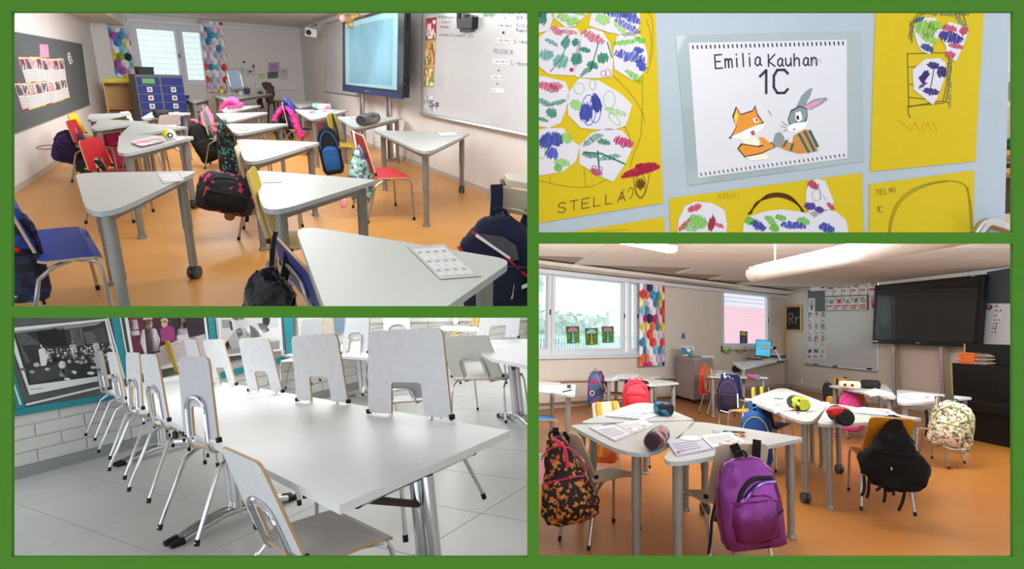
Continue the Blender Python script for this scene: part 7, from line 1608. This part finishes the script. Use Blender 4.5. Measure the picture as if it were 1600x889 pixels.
scrib(S5, 'pencil_arch', (150,128,20), [smooth2([(1388,372),(1390,345),(1400,318),(1420,298),(1450,286),(1480,282),(1500,284),(1512,292),(1516,330),(1518,370)],2), smooth2([(1390,372),(1393,345),(1404,318),(1424,300),(1452,288),(1480,283)],2), smooth2([(1512,292),(1519,330),(1520,370)],2)], SHO, .8)
part('pencil_name', text(W2, 'TELMI', 1368, 305, 8, (1.0,-.14), (.02,-1), .5, SHO, gap=1.35), cm((120,110,20)), S5); part('pencil_mark', text(W2, '1C', 1369, 332, 9, (.9,-.1), (.02,-1), .5, SHO), cm((120,110,20)), S5)
# laminated name sign
lam = [(1056,55),(1346,49),(1349,252),(1075,290)]
LS = thing('name_sign', 'laminated white name sign with fox and rabbit picture', 'sign', R2, W2.q(1205,165,.001))
part('laminate', W2.quad(B(), lam, .0, .0015), M('laminate_grey', (158,170,174), .12, var=.02, coat=.4), LS)
PG = [(1076,67),(1323,62),(1324,247),(1091,278)]
part('page', W2.quad(B(), PG, .0016, .0024), M('sign_paper', (212,208,216), .5, var=.01), LS)
INKN = cm((44,44,52), .6); LO = .0028
b = B()
for i in range(35): f = (i+.7)/35.4; x, y = lerp2((1078,74),(1322,67.5),f); W2.quad(b, [(x-1.5,y-3),(x+.8,y-3.2),(x+1.5,y+2.6),(x-.6,y+3)], .0024, .0027)
for i in range(33): f = (i+.5)/33; x, y = lerp2((1092,273),(1322,242),f); W2.quad(b, [(x-1.4,y-2.4),(x+.2,y-2.6),(x+1.8,y+2),(x+.2,y+2.4)], .0024, .0027)
part('punched_edge', b, INKN, LS, kind='stuff')
part('written_name', text(W2, 'Emilia', 1118, 107, 21, (.78,-.05), (-.06,-1), 1.15, LO, gap=1.42), INKN, LS)
part('written_name', text(W2, 'Kauhan', 1201, 104, 19, (.80,-.02), (-.02,-1), 1.15, LO, gap=1.32), INKN, LS)
part('written_name_faded', text(W2, 'en', 1270, 99, 10, (.9,0), (0,-1), .6, LO), cm((190,190,198)), LS)
part('class_mark', text(W2, '1C', 1184, 146, 36, (.92,-.02), (0,-1), 2.0, LO, gap=1.75), INKN, LS)
# the printed picture : a fox and a rabbit shaking hands
pic = []
OR2, CR, WHT2, GY2, PK2, TEA, BRN, DKB, YL2, RED2 = range(10)
PM = [cm((222,140,44)),cm((240,226,206)),cm((244,244,246)),cm((130,142,146)),cm((226,140,170)),cm((30,96,90)),cm((200,130,60)),cm((40,36,40)),cm((220,196,90)),cm((190,70,90))]
pic += [(DKB, [(1144,182),(1150,166),(1158,178),(1176,172),(1180,164),(1184,178),(1194,192),(1188,200),(1172,208),(1140,216),(1150,198)]),(OR2, [(1146,184),(1151,169),(1158,180),(1176,174),(1180,168),(1183,180),(1192,191),(1180,198),(1160,204),(1143,214),(1151,198)]),(YL2, [(1147,183),(1150.5,172),(1154,182),(1149,196)]),
 (WHT2, [(1142,214),(1162,204),(1182,196),(1196,192),(1190,202),(1176,212),(1158,217)]),(RED2, [(1172,206),(1178,203),(1180,210),(1175,212)]),(CR, [(1158,216),(1178,212),(1186,222),(1184,232),(1166,230)]),
 (DKB, [(1152,232),(1158,224),(1184,228),(1206,222),(1212,230),(1190,240),(1164,246)]),(OR2, [(1154,232),(1160,226),(1186,230),(1206,224),(1210,230),(1188,239),(1164,244)]),(OR2, [(1186,214),(1194,215),(1206,226),(1200,230),(1190,226)]),(CR, [(1166,245),(1196,240),(1202,248),(1172,251)]),
 (WHT2, [(1176,186),(1182,184),(1186,190),(1180,192)]),(DKB, [(1180,186),(1183,185.5),(1184,189),(1181.5,190)]),(DKB, blob(1141,215,1.6,1.6,8)),
 (GY2, [(1243,170),(1252,150),(1262,140),(1270,137),(1266,150),(1258,165),(1250,174)]),(GY2, [(1254,166),(1272,155),(1290,152),(1294,155),(1282,164),(1266,172)]),(PK2, [(1258,166),(1274,157.5),(1288,155),(1278,163),(1264,171)]),
 (DKB, [(1231,186),(1236,172),(1250,165),(1261,170),(1262,182),(1258,194),(1246,201),(1234,198)]),(GY2, [(1232,186),(1237,174),(1250,167),(1260,171),(1261,182),(1256,192),(1246,199),(1235,196)]),(WHT2, [(1228,198),(1240,193),(1262,190),(1258,200),(1242,206),(1232,204)]),(WHT2, [(1243,176),(1251,174),(1254,186),(1248,191),(1243,186)]),(DKB, [(1244,181),(1248,180),(1249,187),(1245,187)]),(PK2, blob(1241,202,3,2,8)),
 (BRN, [(1240,212),(1258,202),(1266,204),(1278,236),(1250,240),(1232,236),(1214,228),(1222,218),(1238,224)]),(GY2, [(1208,222),(1212,208),(1220,206),(1226,216),(1220,228),(1211,230)])]
for k, (a, e) in enumerate((((1246,209),(1262,239)),((1255,205),(1271,237)),((1228,219),(1222,230)),((1237,224),(1234,236)),((1263,204),(1276,230)))): pic.append((TEA, [a, (a[0]+4,a[1]-1), (e[0]+4,e[1]-1), e]))
for nm, sel in (('fox_picture', pic[:13]), ('rabbit_picture', pic[13:])):
    b = B()
    for i, (m, pts) in enumerate(sel): W2.quad(b, pts, .0024, .0027+i*.00009, m)
    part(nm, b, PM, LS)
scrib(LS, 'whiskers', (60,60,66), [[(1232,198),(1222,190)],[(1230,200),(1219,196)],[(1231,202),(1224,205)],[(1192,196),(1214,190)][:0] or [(1200,172),(1206,180)]], .0046, .35)
# what shows beyond the wall's right end, and the metal handle
W2b = Wall(R2, V((2.4,4.2,0)), V((4.6,4.2,0)))
struct('wall_back', W2b.box(B(), -.2, -.5, 3, 4, -.1, 0), M('wall_beyond_cream', (226,210,196), .8), R2)
t, w, h = bbox_box(R2, 'bookshelf', 'wooden shelf with toys glimpsed past the wall edge', 'shelf', (1571,230,1620,330), W2b.q(1578,280,.3), .3, None)
for z in (.38, .1): part('shelf_board', B().box((0,0,h*z), (w,.3,.03)), BIRCH, t, local=True)
part('dark_back', B().box((0,.1,-h*.1), (w,.05,h*.8)), cm((80,60,56)), t, local=True)
for i, (x0, y0, x1, y1, col, lb) in enumerate(((1571,207,1577,216,(226,206,60),'yellow toy on the shelf past the wall edge'),(1577,204,1583,217,(206,200,196),'pale toy on the shelf past the wall edge'),(1571,218,1583,234,(36,110,84),'green toy on the shelf past the wall edge'))):
    t, w, h = bbox_box(R2, 'toy', lb, 'toy', (x0,y0,x1,y1), W2b.q(1578,225,.3), .2, None); part('body', B().ell((0,0,-h*.1), (w*.5,.06,h*.42), 10, 6), cm(col), t, local=True, smooth=60); part('head', B().ell((0,0,h*.35), (w*.35,.05,h*.2), 10, 6), cm(col), t, local=True, smooth=60)
t = thing('door_handle', 'brushed metal door handle at the lower right corner', 'handle', R2, W2.q(1550,360,.02))
part('rose', B().tube([W2.q(1560,362,.0), W2.q(1560,362,.03)], .02, 16), STEEL, t, smooth=60); part('lever', B().tube(smooth_path([W2.q(1580,360,.05), W2.q(1560,352,.055), W2.q(1540,346,.055), W2.q(1526,366,.05)], 2), .018, 12, flat=.8), STEEL, t, smooth=60)
fit_clip()
